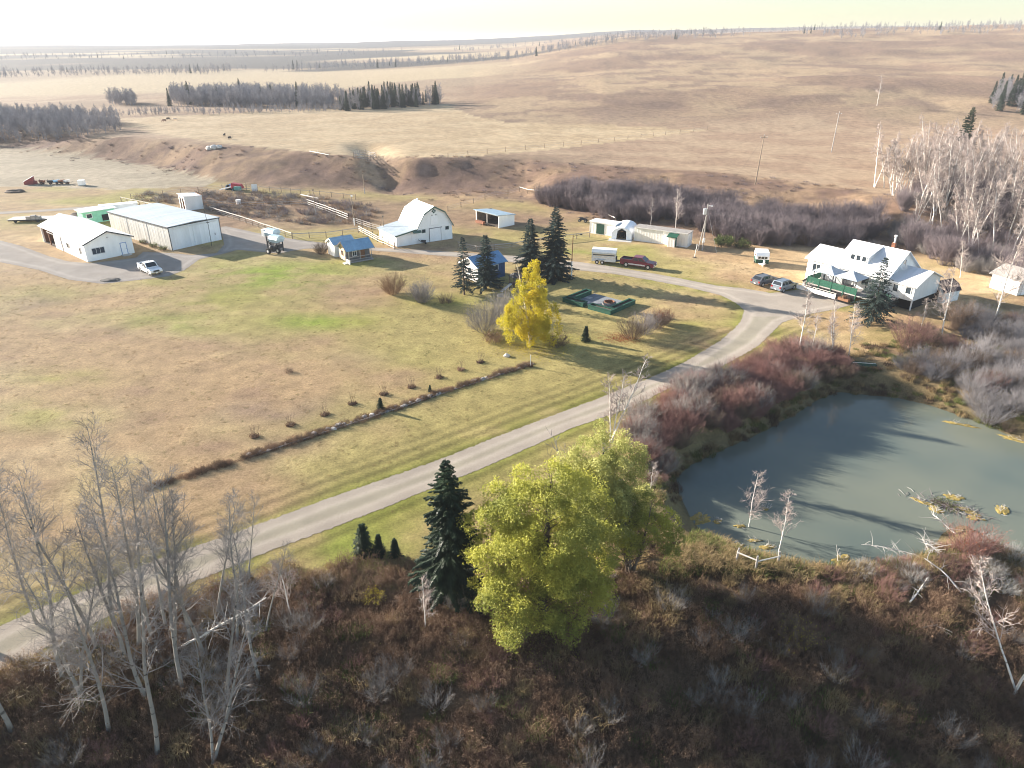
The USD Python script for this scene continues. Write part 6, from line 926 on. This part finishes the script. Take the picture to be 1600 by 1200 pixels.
for xx in (-.05, w - .15): q = part(t, "wheel", MB().cyl((xx, 2.0, .32), (xx + .2, 2.0, .32), .32, 16), "rubber"); part(q, "rim", MB().cyl((xx - .012 if xx < 1 else xx + .202, 2.0, .32), (xx - .002 if xx < 1 else xx + .212, 2.0, .32), .17, 12), "rim")
# ------------------------------------------------------------------ fire pit yard
p0 = G(905, 480); ang = 48
def fp(x, y, z=0): a = math.radians(ang); return (p0[0] + x * math.cos(a) - y * math.sin(a), p0[1] + x * math.sin(a) + y * math.cos(a), hz(*p0) + z)
def planter(label, x, y, w, d):
    t = thing("planter_box", label, "planter", fp(x, y), ang)
    part(t, "side_board", MB().box(0, w, 0, .12, -.05, .62), "planter_green"); part(t, "side_board", MB().box(0, w, d - .12, d, -.05, .62), "planter_green"); part(t, "end_board", MB().box(0, .12, .122, d - .122, -.05, .62), "planter_green"); part(t, "end_board", MB().box(w - .12, w, .122, d - .122, -.05, .62), "planter_green"); part(t, "soil", MB().box(.12, w - .12, .12, d - .12, .3, .5), "dirt"); part(t, "cap", MB().box(-.06, w + .06, -.06, .2, .622, .68).box(-.06, w + .06, d - .2, d + .06, .622, .68).box(-.06, .2, .201, d - .201, .622, .68).box(w - .2, w + .06, .201, d - .201, .622, .68), "planter_green")
# along the axis away from the camera (x) and towards the left (y)
planter("green raised planter at the left end of the fire pit yard", 0.3, -.4, 1.1, 3.7); planter("long green raised planter along the fire pit yard's far side", 1.42, 2.2, 4.6, 1.1)
planter("green raised planter in front of the fire ring", 0.3, -5.2, 1.1, 3.9); planter("green raised planter at the right end of the fire pit yard behind the hedge", 1.42, -5.2, 5.2, 1.1)
t = thing("patio", "grey paved square around the fire ring", "patio", fp(1.42, -4.05, -.02), ang)
for i in range(6):
    for j in range(6): part(t, "paver", MB().box(i * .86, i * .86 + .84, j * 1.03, j * 1.03 + 1.01, 0, .06 + .004 * ((i * 5 + j * 3) % 3)), ["patio", "concrete"][(i * 3 + j) % 7 == 0])
t = thing("fire_ring", "round metal fire ring on the paved square between green planters", "fire pit", fp(3.6, -2.7, .05), 0); rr = trimesh.creation.annulus(.78, .98, .5, sections=28); rr.apply_translation((0, 0, .25)); part(t, "stone_ring", rr, "stone"); r2 = trimesh.creation.annulus(.7, .76, .62, sections=28); r2.apply_translation((0, 0, .31)); part(t, "steel_ring", r2, "rust"); part(t, "ash_bed", MB().cyl((0, 0, .02), (0, 0, .2), .69, 20), "ash"); part(t, "log", MB().tube([(-.4, -.2, .25), (.4, .2, .28)], .07, 7).tube([(-.3, .3, .25), (.35, -.2, .34)], .06, 7), "bleached_wood")
# ------------------------------------------------------------------ poles and wires
def upole(name, label, px, py, h, m="grey_wood", r=.13, lean=(0, 0), arms=True):
    q = T(px, py); t = thing(name, label, "utility pole", q, 15); part(t, "pole", MB().tube([(0, 0, -.3), (lean[0], lean[1], h)], [r, r * .6], 9), m, smooth=50)
    if arms: part(t, "crossarm", MB().box(lean[0] - .9, lean[0] + .9, lean[1] - .06, lean[1] + .06, h - .55, h - .43), m); part(t, "insulator", MB().cyl((lean[0] - .8, lean[1], h - .43), (lean[0] - .8, lean[1], h - .28), .05, 6).cyl((lean[0] + .8, lean[1], h - .43), (lean[0] + .8, lean[1], h - .28), .05, 6).cyl((lean[0], lean[1], h), (lean[0], lean[1], h + .15), .05, 6), "white_trim")
    return t, q
t, yard_pole = upole("power_pole", "power pole with grey transformer behind the container's right end", 1097, 391, 8.4, "grey_wood", .14, (.1, 0), False); part(t, "transformer", MB().cyl((-.35, 0, 6.6), (-.35, 0, 7.6), .32, 14), "galvanised"); part(t, "lamp", MB().box(.1, .9, -.05, .05, 8.0, 8.08).ball((.9, 0, 7.98), .2, 1, (1.2, .8, .6)), "white_trim"); part(t, "stay_wire", MB().tube([(.1, 0, 7.6), (1.5, -2.6, 0)], .02, 4), "galvanised"); part(t, "meter_box", MB().box(-.2, .2, -.32, -.14, 1.5, 2.3), "galvanised"); part(t, "brace_pole", MB().tube([(-1.0, -.2, -.2), (0.0, -.1, 6.4)], .09, 8), "grey_wood")
t, f1 = upole("power_pole", "leaning dark power pole in the pasture above the willow thicket", 1180, 288, 11.0, "old_wood", .15, (.5, 0)); t, f2 = upole("power_pole", "distant pale power pole farther up the pasture", 1299, 238, 11.5, "grey_wood", .16, (.2, 0))
t = thing("yard_light", "tall slender white-footed light pole beside the drive by the spruces", "light pole", T(892.5, 436), 0); part(t, "lower_pole", MB().tube([(0, 0, -.1), (0, 0, 2.9)], [.13, .11], 9), "white_trim"); part(t, "upper_pole", MB().tube([(0, 0, 2.9), (0.05, 0, 7.2)], [.075, .05], 8), "rust"); part(t, "lamp_arm", MB().tube([(.05, 0, 6.9), (1.2, -.1, 7.3)], .03, 6), "machine_dark"); part(t, "lamp_head", MB().ball((1.3, -.1, 7.25), .16, 1, (1.4, .8, .6)), "machine_dark")
def wire(label, a, b, sag=.5, r=.012):
    a, b = np.array(a), np.array(b); s = np.linspace(0, 1, 14); p = a + (b - a) * s[:, None]; p[:, 2] -= sag * 4 * s * (1 - s); m = part("/World", "overhead_wire", MB().tube(p, r, 4), "machine_dark"); data(stage.GetPrimAtPath(m), label=label, category="wire")
wire("wire sagging from the yard's power pole to the leaning pasture pole", yard_pole + [.1, 0, 8.2], f1 + [.5, 0, 11.0], 1.2); wire("wire running from the leaning pole to the distant pasture pole", f1 + [.5, 0, 11.0], f2 + [.2, 0, 11.5], 1.5); wire("wire from the yard's power pole towards the farmhouse roof", yard_pole + [.1, 0, 7.4], on_house(10, 4, 6.6), .8)
for (px, py, h, lab) in [(494, 336, 5.6, "thin dark corral pole at the left end of the sagging pole rail"), (554, 352, 6.2, "tall corral pole with white foot near the barn"), (570, 303, 5.2, "pale leaning pole on the brown bank behind the corral"), (601, 372, 4.4, "thin dark pole beside the corral fence left of the barn")]:
    q = G(px, py); t = thing("corral_pole", lab, "pole", (q[0], q[1], hz(*q)), 0); part(t, "pole", MB().tube([(0, 0, -.2), (-.08, 0, h)], [.1, .07], 7), "old_wood"); part(t, "foot_wrap", MB().cyl((0, 0, 0), (-.02, 0, 1.5), .115, 8), "white_trim" if px == 554 else "grey_wood"); part(t, "cap", MB().box(-.2, .12, -.1, .1, h - .3, h), "white_trim" if px == 554 else "old_wood")
# ------------------------------------------------------------------ fences
def fence(name, label, pts, gap, rails, m, postm, h=1.3, px=True, rail_h=.14, wires=()):
    w = [np.array(T(*p)[:2]) if px else np.array(p, float) for p in pts]; o = np.array([w[0][0], w[0][1], hz(*w[0])]); t = thing(name, label, "fence", o, 0); P = []
    for a, b in zip(w[:-1], w[1:]):
        n = max(1, int(round(np.linalg.norm(b - a) / gap)))
        for k in range(n): P.append(a + (b - a) * k / n)
    P.append(w[-1]); P = np.array([[p[0], p[1], hz(*p)] for p in P]) - o; R = np.random.default_rng(len(P))
    for p in P: part(t, "post", MB().tube([p - [0, 0, .3], p + [R.normal(0, .03), R.normal(0, .03), h + R.normal(.06, .05)]], [.085, .07], 6), postm)
    for z in rails:
        for a, b in zip(P[:-1], P[1:]):
            d = unit(b - a); s = np.cross(d, [0, 0, 1]) * .09; jz = np.array([0, 0, z + R.normal(0, .02)]); u2 = np.array([0, 0, rail_h / 2]); th = np.cross(d, [0, 0, 1]) * .02
            part(t, "rail", MB().hexa([a + s - th + jz - u2, b + s - th + jz - u2, b + s + th + jz - u2, a + s + th + jz - u2, a + s - th + jz + u2, b + s - th + jz + u2, b + s + th + jz + u2, a + s + th + jz + u2]), m)
    if wires:
        b = MB()
        for z in wires: b.tube(P + [0, 0, z], .012, 3)
        part(t, "fence_wire", b, "galvanised")
    return t
fence("pole_fence", "pale single-pole fence along the yard side of the corral, right section", [(330, 332.5), (395, 350), (457, 389)] if False else [(329, 331), (395, 352), (457, 373)], 2.6, [1.15], "bleached_wood", "old_wood", 1.15, wires=(.3, .7))
fence("pole_fence", "pale single-pole fence at the corral's far left behind the grey shed", [(190, 315), (228, 323), (272, 334)], 2.6, [1.1], "bleached_wood", "old_wood", 1.1, wires=(.3, .7))
fence("wire_fence", "weathered wire fence across the front of the corral towards the barn", [(457, 373), (510, 371), (560, 364)], 3.2, [1.05], "grey_wood", "old_wood", 1.15, wires=(.3, .6, .9))
fence("board_fence", "white board corral fence running back through the weeds", [(481, 321), (512, 332), (545, 345)], 2.2, [.4, .9, 1.4], "bleached_wood", "dark_wood", 1.75, rail_h=.12)
fence("wire_fence", "grey cross fence through the weeds in the middle of the corral", [(300, 320), (375, 324), (430, 323), (481, 321)], 3.0, [.5, 1.1], "grey_wood", "old_wood", 1.3, rail_h=.09)
fence("wire_fence", "grey post fence between corral weeds and the brown bank", [(385, 297), (440, 301), (500, 306), (556, 312)], 3.2, [1.1], "grey_wood", "old_wood", 1.3, rail_h=.09)
fence("board_fence", "white board fence beside the barn lean-to", [(561, 362), (590, 378), (617, 390)], 2.2, [.4, .8, 1.2], "bleached_wood", "dark_wood", 1.5, rail_h=.11)
fence("board_fence", "grey board fence behind the barn towards the corral", [(557, 350), (580, 358), (596, 362)], 2.2, [.4, .8, 1.2], "grey_wood", "dark_wood", 1.5, rail_h=.11)
fence("wire_fence", "wire fence from the corral along the stubble field edge", [(270, 306), (240, 308), (210, 310), (380, 292)] if False else [(205, 311), (255, 306), (310, 300), (385, 294)], 5, [], "old_wood", "old_wood", 1.3, wires=(.4, .8, 1.2))
fence("wire_fence", "dark wire fence between barn yard and lawn, behind the spruces", [(716, 386), (745, 393), (800, 388), (860, 378), (921, 371)], 3.4, [1.0], "grey_wood", "old_wood", 1.1, wires=(.3, .6))
fence("pole_fence", "pale pole fence descending from the thicket to the storage hut", [(812, 299), (850, 306), (895, 316), (930, 331), (961, 348)], 3.0, [1.1], "bleached_wood", "old_wood", 1.1)
fence("wire_fence", "wire fence climbing the brown slope right of the barn", [(700, 330), (740, 318), (775, 306), (812, 299)], 4.5, [], "old_wood", "old_wood", 1.2, wires=(.4, .8, 1.1))
fence("field_fence", "dark fence line dividing the two upper fields", [(700, 247), (790, 237), (880, 229), (960, 220), (1040, 211), (1105, 203)], 7, [], "old_wood", "old_wood", 1.3, wires=(.5, 1.0))
fence("field_gate", "tall grey pole gateway on the field edge by the grove", [(1424, 321), (1441, 324)], 3.5, [2.6], "grey_wood", "grey_wood", 2.8)
fence("loading_pen", "small grey pole pen on the brow of the bank behind the corral", [(553, 248), (572, 243), (588, 247), (570, 251), (553, 248)], 3.2, [.5, 1.0, 1.5], "grey_wood", "old_wood", 1.7)
fence("shore_fence", "broken grey fence rails at the pond's near left shore", [(1149, 880), (1180, 893), (1215, 885)], 2.2, [1.0], "bleached_wood", "grey_wood", 1.35, rail_h=.09)
for (a, b, lab) in [((470, 305), (497, 312), "pale pole lying up the bank left of the gully"), ((484, 237), (514, 244), "long pale pole fallen on the brow of the bank")]:
    A, B = T(*a), T(*b); t = thing("fallen_pole", lab, "log", A + [0, 0, .15], 0); part(t, "pole", MB().tube([(0, 0, 0), B - A + [0, 0, .2]], [.14, .1], 7), "bleached_wood"); part(t, "stub", MB().tube([(B - A) * .4, (B - A) * .4 + [.2, .3, .7]], .05, 5), "bleached_wood")
# ------------------------------------------------------------------ planted strip with stones and seedlings
A, B = G(388, 712), G(832, 567); d = (B - A) / np.linalg.norm(B - A); nrm = np.array([-d[1], d[0]]); Ls = np.linalg.norm(B - A); R = np.random.default_rng(21)
t = thing("timber_edging", "pale timber edging along the road side of the planted strip", "edging", (*A, hz(*A)), math.degrees(math.atan2(d[1], d[0])))
for k in range(14): part(t, "plank", MB().box(k * Ls / 14, (k + 1) * Ls / 14 - .05, -.34 + .02 * (k % 2), -.26 + .02 * (k % 2), -.1, .1), "grey_wood")
ms = []
for s in range(6): ms.append(MB().ball((0, 0, 0), 1, 2, (1, R.uniform(.65, .9), R.uniform(.45, .65)), .22, s + 40).mesh())
for k in range(64):
    u = R.random(); u = (k + R.random()) / 64 * Ls; big = (meshkit.noise(np.array([[u / 2.2, 0, 0]]), 5)[0] > .5); q = A + d * u + nrm * R.uniform(-.2, .22); s = R.uniform(.13, .24) * (1.35 if big else .8); tt = thing("stone", "rounded grey stone in the planted strip across the lawn", "stone", (q[0], q[1], hz(*q) + s * .2), R.uniform(0, 360), "stones in the planted strip across the lawn", s); part(tt, "rock", ms[k % 6], ["stone", "pale_rock"][k % 3 == 0], smooth=True)
for p in ((388, 712), (700, 610)): pass
pts = np.array([np.r_[A + d * u + nrm * o, 0] for u, o in zip(R.uniform(-9, Ls, 460), R.normal(0, .24, 460))]); pts[:, 2] = height(pts[:, 0], pts[:, 1]); mass("strip_weeds", "red-brown dead plants between the stones of the planted strip", wm + [("shrub", SH["low"], "twig_brown"), ("tuft", gt[1][1], "blade_brown")], pts, R, .26, .6)
sd = shrub(1.5, .7, 7, 330, 6, 1, .009)
for i, (px, py, lab) in enumerate([(398, 682, "nearest seedling in the row behind the planted strip, dark mulch at its foot"), (454, 664, "second nearest seedling behind the planted strip"), (508, 648, "seedling in mulch, third behind the planted strip"), (551, 631, "leafless seedling with pale stem, fourth behind the planted strip"), (600, 616, "fifth seedling behind the planted strip, in the row's middle"), (643, 605, "seedling with dark grass ring, sixth behind the planted strip"), (686, 590, "seventh seedling behind the planted strip"), (720, 578, "red-leaved seedling near the strip's far end"), (751, 566, "farthest seedling behind the planted strip")]):
    q = T(px, py); t = thing("seedling", lab, "sapling", q, 40 * i); part(t, "stems", sd, "twig_brown"); part(t, "mulch", trimesh.util.concatenate([tuft(110, .42, .5, 340 + i, .02, .9), MB().ball((0, 0, -.05), .45, 2, (1, 1, .28), .3, i).mesh()]), "blade_brown" if i != 7 else "leaf_dead")
t = copy(s0, "spruce_sapling", "little blue spruce standing on the middle of the planted strip", "sapling", T(595, 640), 10, None, .5)
copy(s0, "spruce_sapling", "tiny spruce on the planted strip right of the little blue one", "sapling", T(672, 612), 60, None, .3)
t = thing("marker_stake", "white stake at the far end of the planted strip", "stake", T(829, 573), 0); part(t, "stake", MB().box(-.04, .04, -.04, .04, 0, 1.5), "white_trim"); part(t, "tuft", tuft(80, .6, .3, 350, .015), "blade_brown")
t = thing("marker_stake", "white stake leaning by the power pole on the back lawn", "stake", T(1085, 402), 0); part(t, "stake", MB().tube([(0, 0, -.1), (.25, 0, 2.4)], .06, 6), "white_trim"); part(t, "mulch", MB().ball((0, 0, -.05), .4, 1, (1, 1, .4), .2, 2), "dirt")
t = thing("boulder", "pale boulder on the lawn near the end of the planted strip", "boulder", T(792, 557), 0); part(t, "rock", MB().ball((0, 0, .12), .34, 2, (1.1, .9, .7), .25, 3), "pale_rock"); part(t, "tuft", tuft(40, .3, .35, 351, .012), "blade_tan")
for i, (px, py, s) in enumerate([(328, 233, .9), (336, 232, 1.0), (343, 231, .8), (325, 234, .5)]):
    t = thing("field_rock", "pale boulder in the pile at the foot of the field bank", "boulder", T(px, py), 40 * i, "pale boulders piled by the field bank", s); part(t, "rock", MB().ball((0, 0, .3), 1.1, 2, (1.3, .9, .7), .22, 11), "pale_rock")
# ------------------------------------------------------------------ things at the pond
q = T(1349, 572); t = thing("rowing_boat", "dark green upturned boat lying on the grass above the pond", "boat", q + [0, 0, .02], 165)
n = 9; S = MB(); prev = None
for k in range(n):
    u = k / (n - 1) * 2 - 1; ww = .62 * (1 - abs(u) ** 2.6) + .03; a = np.linspace(0, np.pi, 8); ring = np.c_[np.full(8, u * 1.45), np.cos(a) * ww, np.sin(a) * (.46 - .12 * abs(u) ** 2)]
    if prev is not None: S.add(np.vstack([prev, ring]), [(j, j + 8, j + 9) for j in range(7)] + [(j, j + 9, j + 1) for j in range(7)])
    prev = ring
part(t, "hull", S, "dark_green", smooth=50); part(t, "keel", MB().box(-1.3, 1.3, -.03, .03, .4, .5), "dark_green"); part(t, "oar", MB().tube([(-1.2, .2, .5), (1.3, .35, .48)], .03, 6), "bleached_wood")
t = thing("buoy", "small white ball float beside the dark green boat", "float", T(1361, 573) + [0, 0, .2], 0); part(t, "ball", MB().ball((0, 0, 0), .26, 2), "white_trim", smooth=True); part(t, "rope", MB().tube([(.2, 0, -.1), (.6, .1, -.2), (.9, -.1, -.2)], .02, 5), "bleached_wood")
def mat_patch(label, px, py, rx, ry, rot, seed):
    q = G(px, py, POND_Z); R = np.random.default_rng(seed); a = np.linspace(0, 2 * np.pi, 40, endpoint=False); rr = np.clip(.1 + 1.7 * meshkit.fbm(np.stack([np.cos(a) * 2.2 + seed * 3, np.sin(a) * 2.2, 0 * a], -1), 4, seed), .25, 1.6); v = np.c_[np.cos(a) * rx * rr, np.sin(a) * ry * rr, np.full(40, .0)]; v2 = np.c_[v[:, :2] * .86, .03 + .02 * rr]; c = np.array([[0, 0, .045]]); i = np.arange(40); j = (i + 1) % 40
    t = thing("algae_mat", label, "algae", (q[0], q[1], POND_Z), rot); part(t, "mat", (np.vstack([v, v2, c]), np.vstack([np.c_[i, j, j + 40], np.c_[i, j + 40, i + 40], np.c_[i + 40, j + 40, np.full(40, 80)]])), "algae", smooth=True); part(t, "stems", polytubes([(curve((R.normal(0, rx * .35), R.normal(0, ry * .35), 0), (R.normal(), R.normal(), .8), .5, 3, 0, .1, R), .012) for _ in range(14)], 3), "twig_dead")
for i, (px, py, rx, ry, r, lab) in enumerate([(1490, 776, .75, .45, -30, "domed yellow algae mat at the far edge of the pond island"), (1512, 798, .8, .35, -35, "yellow algae mat below the domed one by the pond island"), (1524, 810, .75, .3, -15, "narrow yellow algae strip at the island's right end"), (1566, 797, .8, .45, 60, "crescent of yellow algae around a stick, farthest right in the pond"), (1443, 785, .9, .2, -45, "thin algae streak along the island's left edge"), (1462, 797, .5, .4, -40, "greenish algae clump in the middle of the island"), (1313, 875, .9, .4, 40, "yellow algae at the near shore beside a standing stick"), (1156, 822, .4, .22, 0, "small algae patch left of the bare sapling in the pond"), (1178, 845, .55, .2, 0, "small algae patch between the two pond saplings"), (1200, 855, .7, .25, 0, "algae patch at the foot of the white pond sapling"), (1095, 810, 1.1, .6, 40, "brownish algae at the pond's left shallow"), (1120, 815, .4, .25, 0, "tiny algae patch near the left shallow"), (1195, 795, .35, .2, 0, "tiny brown algae speck in open water"), (1590, 687, 1.6, .4, -35, "yellow algae fringe along the right shore"), (1500, 663, 1.5, .25, -28, "thin algae line along the far right shore"), (1575, 862, .9, .35, -20, "yellow algae near the peninsula's right side"), (1150, 853, .8, .3, 20, "algae fringe along the near left shore")]): mat_patch(lab, px, py, rx, ry, r, 50 + i)
q = G(1478, 790, POND_Z); t = thing("stick_island", "floating island of dead sticks and weeds in the pond", "brush island", (q[0], q[1], POND_Z), -35); R = np.random.default_rng(31); part(t, "sticks", polytubes([(curve((R.normal(0, 1.3), R.normal(0, .5), -.02), (R.normal(), R.normal(), .14), R.uniform(.4, 1.1), 4, -.2, .15, R), np.linspace(.02, .008, 4)) for _ in range(190)], 3), "twig_purple", kind="stuff"); part(t, "pale_sticks", polytubes([(curve((R.normal(0, 1.4), R.normal(0, .55), 0), (R.normal(), R.normal(), .08), R.uniform(.4, 1.0), 4, -.2, .15, R), np.linspace(.02, .008, 4)) for _ in range(70)], 3), "twig_dead", kind="stuff"); part(t, "grass", tuft(260, .45, 1.2, 361, .014, .9), "blade_green"); part(t, "litter", MB().ball((0, 0, -.1), 1, 2, (1.9, .7, .16), .35, 3), "dirt")
for (px, py, L2, az, el, lab, n) in [(1445, 875, 4.5, 150, .12, "long bleached branch lying over the dam towards the water", 26), (1475, 880, 2.6, 100, .3, "tangle of bleached branches on the dam", 60), (1420, 945, 2.6, 35, .18, "bare fallen branch on the slope under the dam", 10), (1440, 985, 2.4, 20, .1, "broken pale branch on the brush at lower right", 6), (1492, 838, 2.4, 120, .22, "bleached fallen branch arching over the peninsula", 24), (1500, 930, 3.0, 130, .45, "dead limb propped in the brush below the dam", 10)]:
    q = T(px, py); R = np.random.default_rng(int(px)); a = math.radians(az); t = thing("fallen_branch", lab, "branch", q + [0, 0, .25], 0); m = curve((0, 0, 0), (math.cos(a), math.sin(a), el), L2, 6, -.2, .1, R); part(t, "limb", polytubes([(m, np.linspace(.06, .025, 6))], 6), "bleached_wood"); part(t, "twigs", polytubes([(curve(along(m, R.uniform(.1, 1))[0], (R.normal(), R.normal(), R.uniform(-.2, 1)), R.uniform(.4, 1.5), 4, -.3, .15, R), np.linspace(.022, .007, 4)) for _ in range(n)], 4), "twig_dead")
q = G(1311, 880, POND_Z); t = thing("standing_stick", "single pale stick standing out of the water at the near shore", "stick", (q[0], q[1], POND_Z), 0); part(t, "stick", MB().tube([(0, 0, -.3), (-.35, .3, 1.5)], [.03, .015], 5), "bleached_wood"); part(t, "twig", MB().tube([(-.2, .18, .9), (-.1, .3, 1.2)], .01, 4), "bleached_wood")
# a long fallen limb among the left aspens
q = T(345, 1010); R = np.random.default_rng(8); t = thing("leaning_limb", "long pale broken limb leaning across the left aspens", "branch", q + [0, 0, 1.2], 0); m = curve((-2.6, -.6, -.9), (1, .3, .62), 7.0, 8, -.1, .08, R); part(t, "limb", polytubes([(m, np.linspace(.085, .03, 8))], 6), "bleached_wood"); part(t, "twigs", polytubes([(curve(along(m, R.uniform(.3, 1))[0], (R.normal(.5, .7), R.normal(), R.uniform(-.3, 1)), R.uniform(.6, 2.2), 4, .2, .12, R), np.linspace(.025, .007, 4)) for _ in range(40)], 4), "twig_dead")
# ------------------------------------------------------------------ cattle on the upper field
def bone(a, b, ra, rb):
    from manifold3d import Manifold
    s = lambda p, r: Manifold.sphere(r, 14).translate(p); return (s(a, ra) + s(b, rb)).hull()
def cow(name, label, px, py, rot, hide, grazing=True):
    B = [((-.75, 0, 1.05), (.15, 0, 1.0), .37, .4), ((.15, 0, 1.0), (.7, 0, 1.08), .4, .33), ((.7, 0, 1.12), (1.15, 0, .95 if grazing else 1.4), .25, .17), ((1.15, 0, .95 if grazing else 1.4), (1.3, 0, .35 if grazing else 1.38), .15, .13), ((1.3, 0, .35), (1.42, 0, .15), .13, .085) if grazing else ((1.28, 0, 1.4), (1.6, 0, 1.2), .14, .085), ((-1.0, 0, 1.1), (-1.12, 0, .5), .05, .035)]
    for s in (-.2, .2): B += [((.6, s, .9), (.62, s, .48), .15, .075), ((.62, s, .48), (.6, s, .05), .07, .055), ((-.75, s, 1.0), (-.62, s, .62), .22, .11), ((-.62, s, .62), (-.86, s, .45), .09, .06), ((-.86, s, .45), (-.8, s, .05), .06, .055)]
    hz_ = .95 if grazing else 1.45
    for s in (-1, 1): B.append(((1.16, s * .1, hz_ + .02), (1.1, s * .3, hz_ + .05), .05, .035))
    m = None
    for a, b, ra, rb in B: k = bone(a, b, ra, rb); m = k if m is None else m + k
    g = m.refine_to_length(.12).to_mesh(); g = trimesh.Trimesh(g.vert_properties[:, :3], g.tri_verts); trimesh.smoothing.filter_taubin(g, iterations=6); p = T(px, py); t = thing(name, label, "cow", p, rot, None, .72); part(t, "body", g, hide, smooth=True); part(t, "horn", MB().tube([(1.14, -.1, hz_ + .1), (1.18, -.16, hz_ + .22)], [.025, .01], 5).tube([(1.14, .1, hz_ + .1), (1.18, .16, hz_ + .22)], [.025, .01], 5), "bleached_wood")
cow("cow", "dark brown cow grazing at the far left of the upper field", 257, 190.5, 200, "brown_hide"); cow("cow", "small dark calf just behind the brown cow in the upper field", 263, 187.5, 60, "black_hide"); cow("cow", "pale cow right of the brown cow in the upper field", 274, 188.5, 10, "pale_hide"); cow("cow", "black cow standing left of the pair near the bank's edge", 351, 213.5, 95, "black_hide", False); cow("cow", "black cow right of the pair near the bank's edge", 359, 218, 80, "black_hide")
# ------------------------------------------------------------------ air
usdkit.material(stage, L + "haze", {"v": ("principled_volume", {"color": (0.80, 0.87, 1.0), "density": HAZE, "anisotropy": 0.0})}, [], volume="v.volume")
hb = part("/World", "haze", MB().box(-6500, 6500, -450, 9500, -14, 75), "haze", kind="stuff"); data(stage.GetPrimAtPath(hb), label="pale autumn haze over the fields", category="haze")
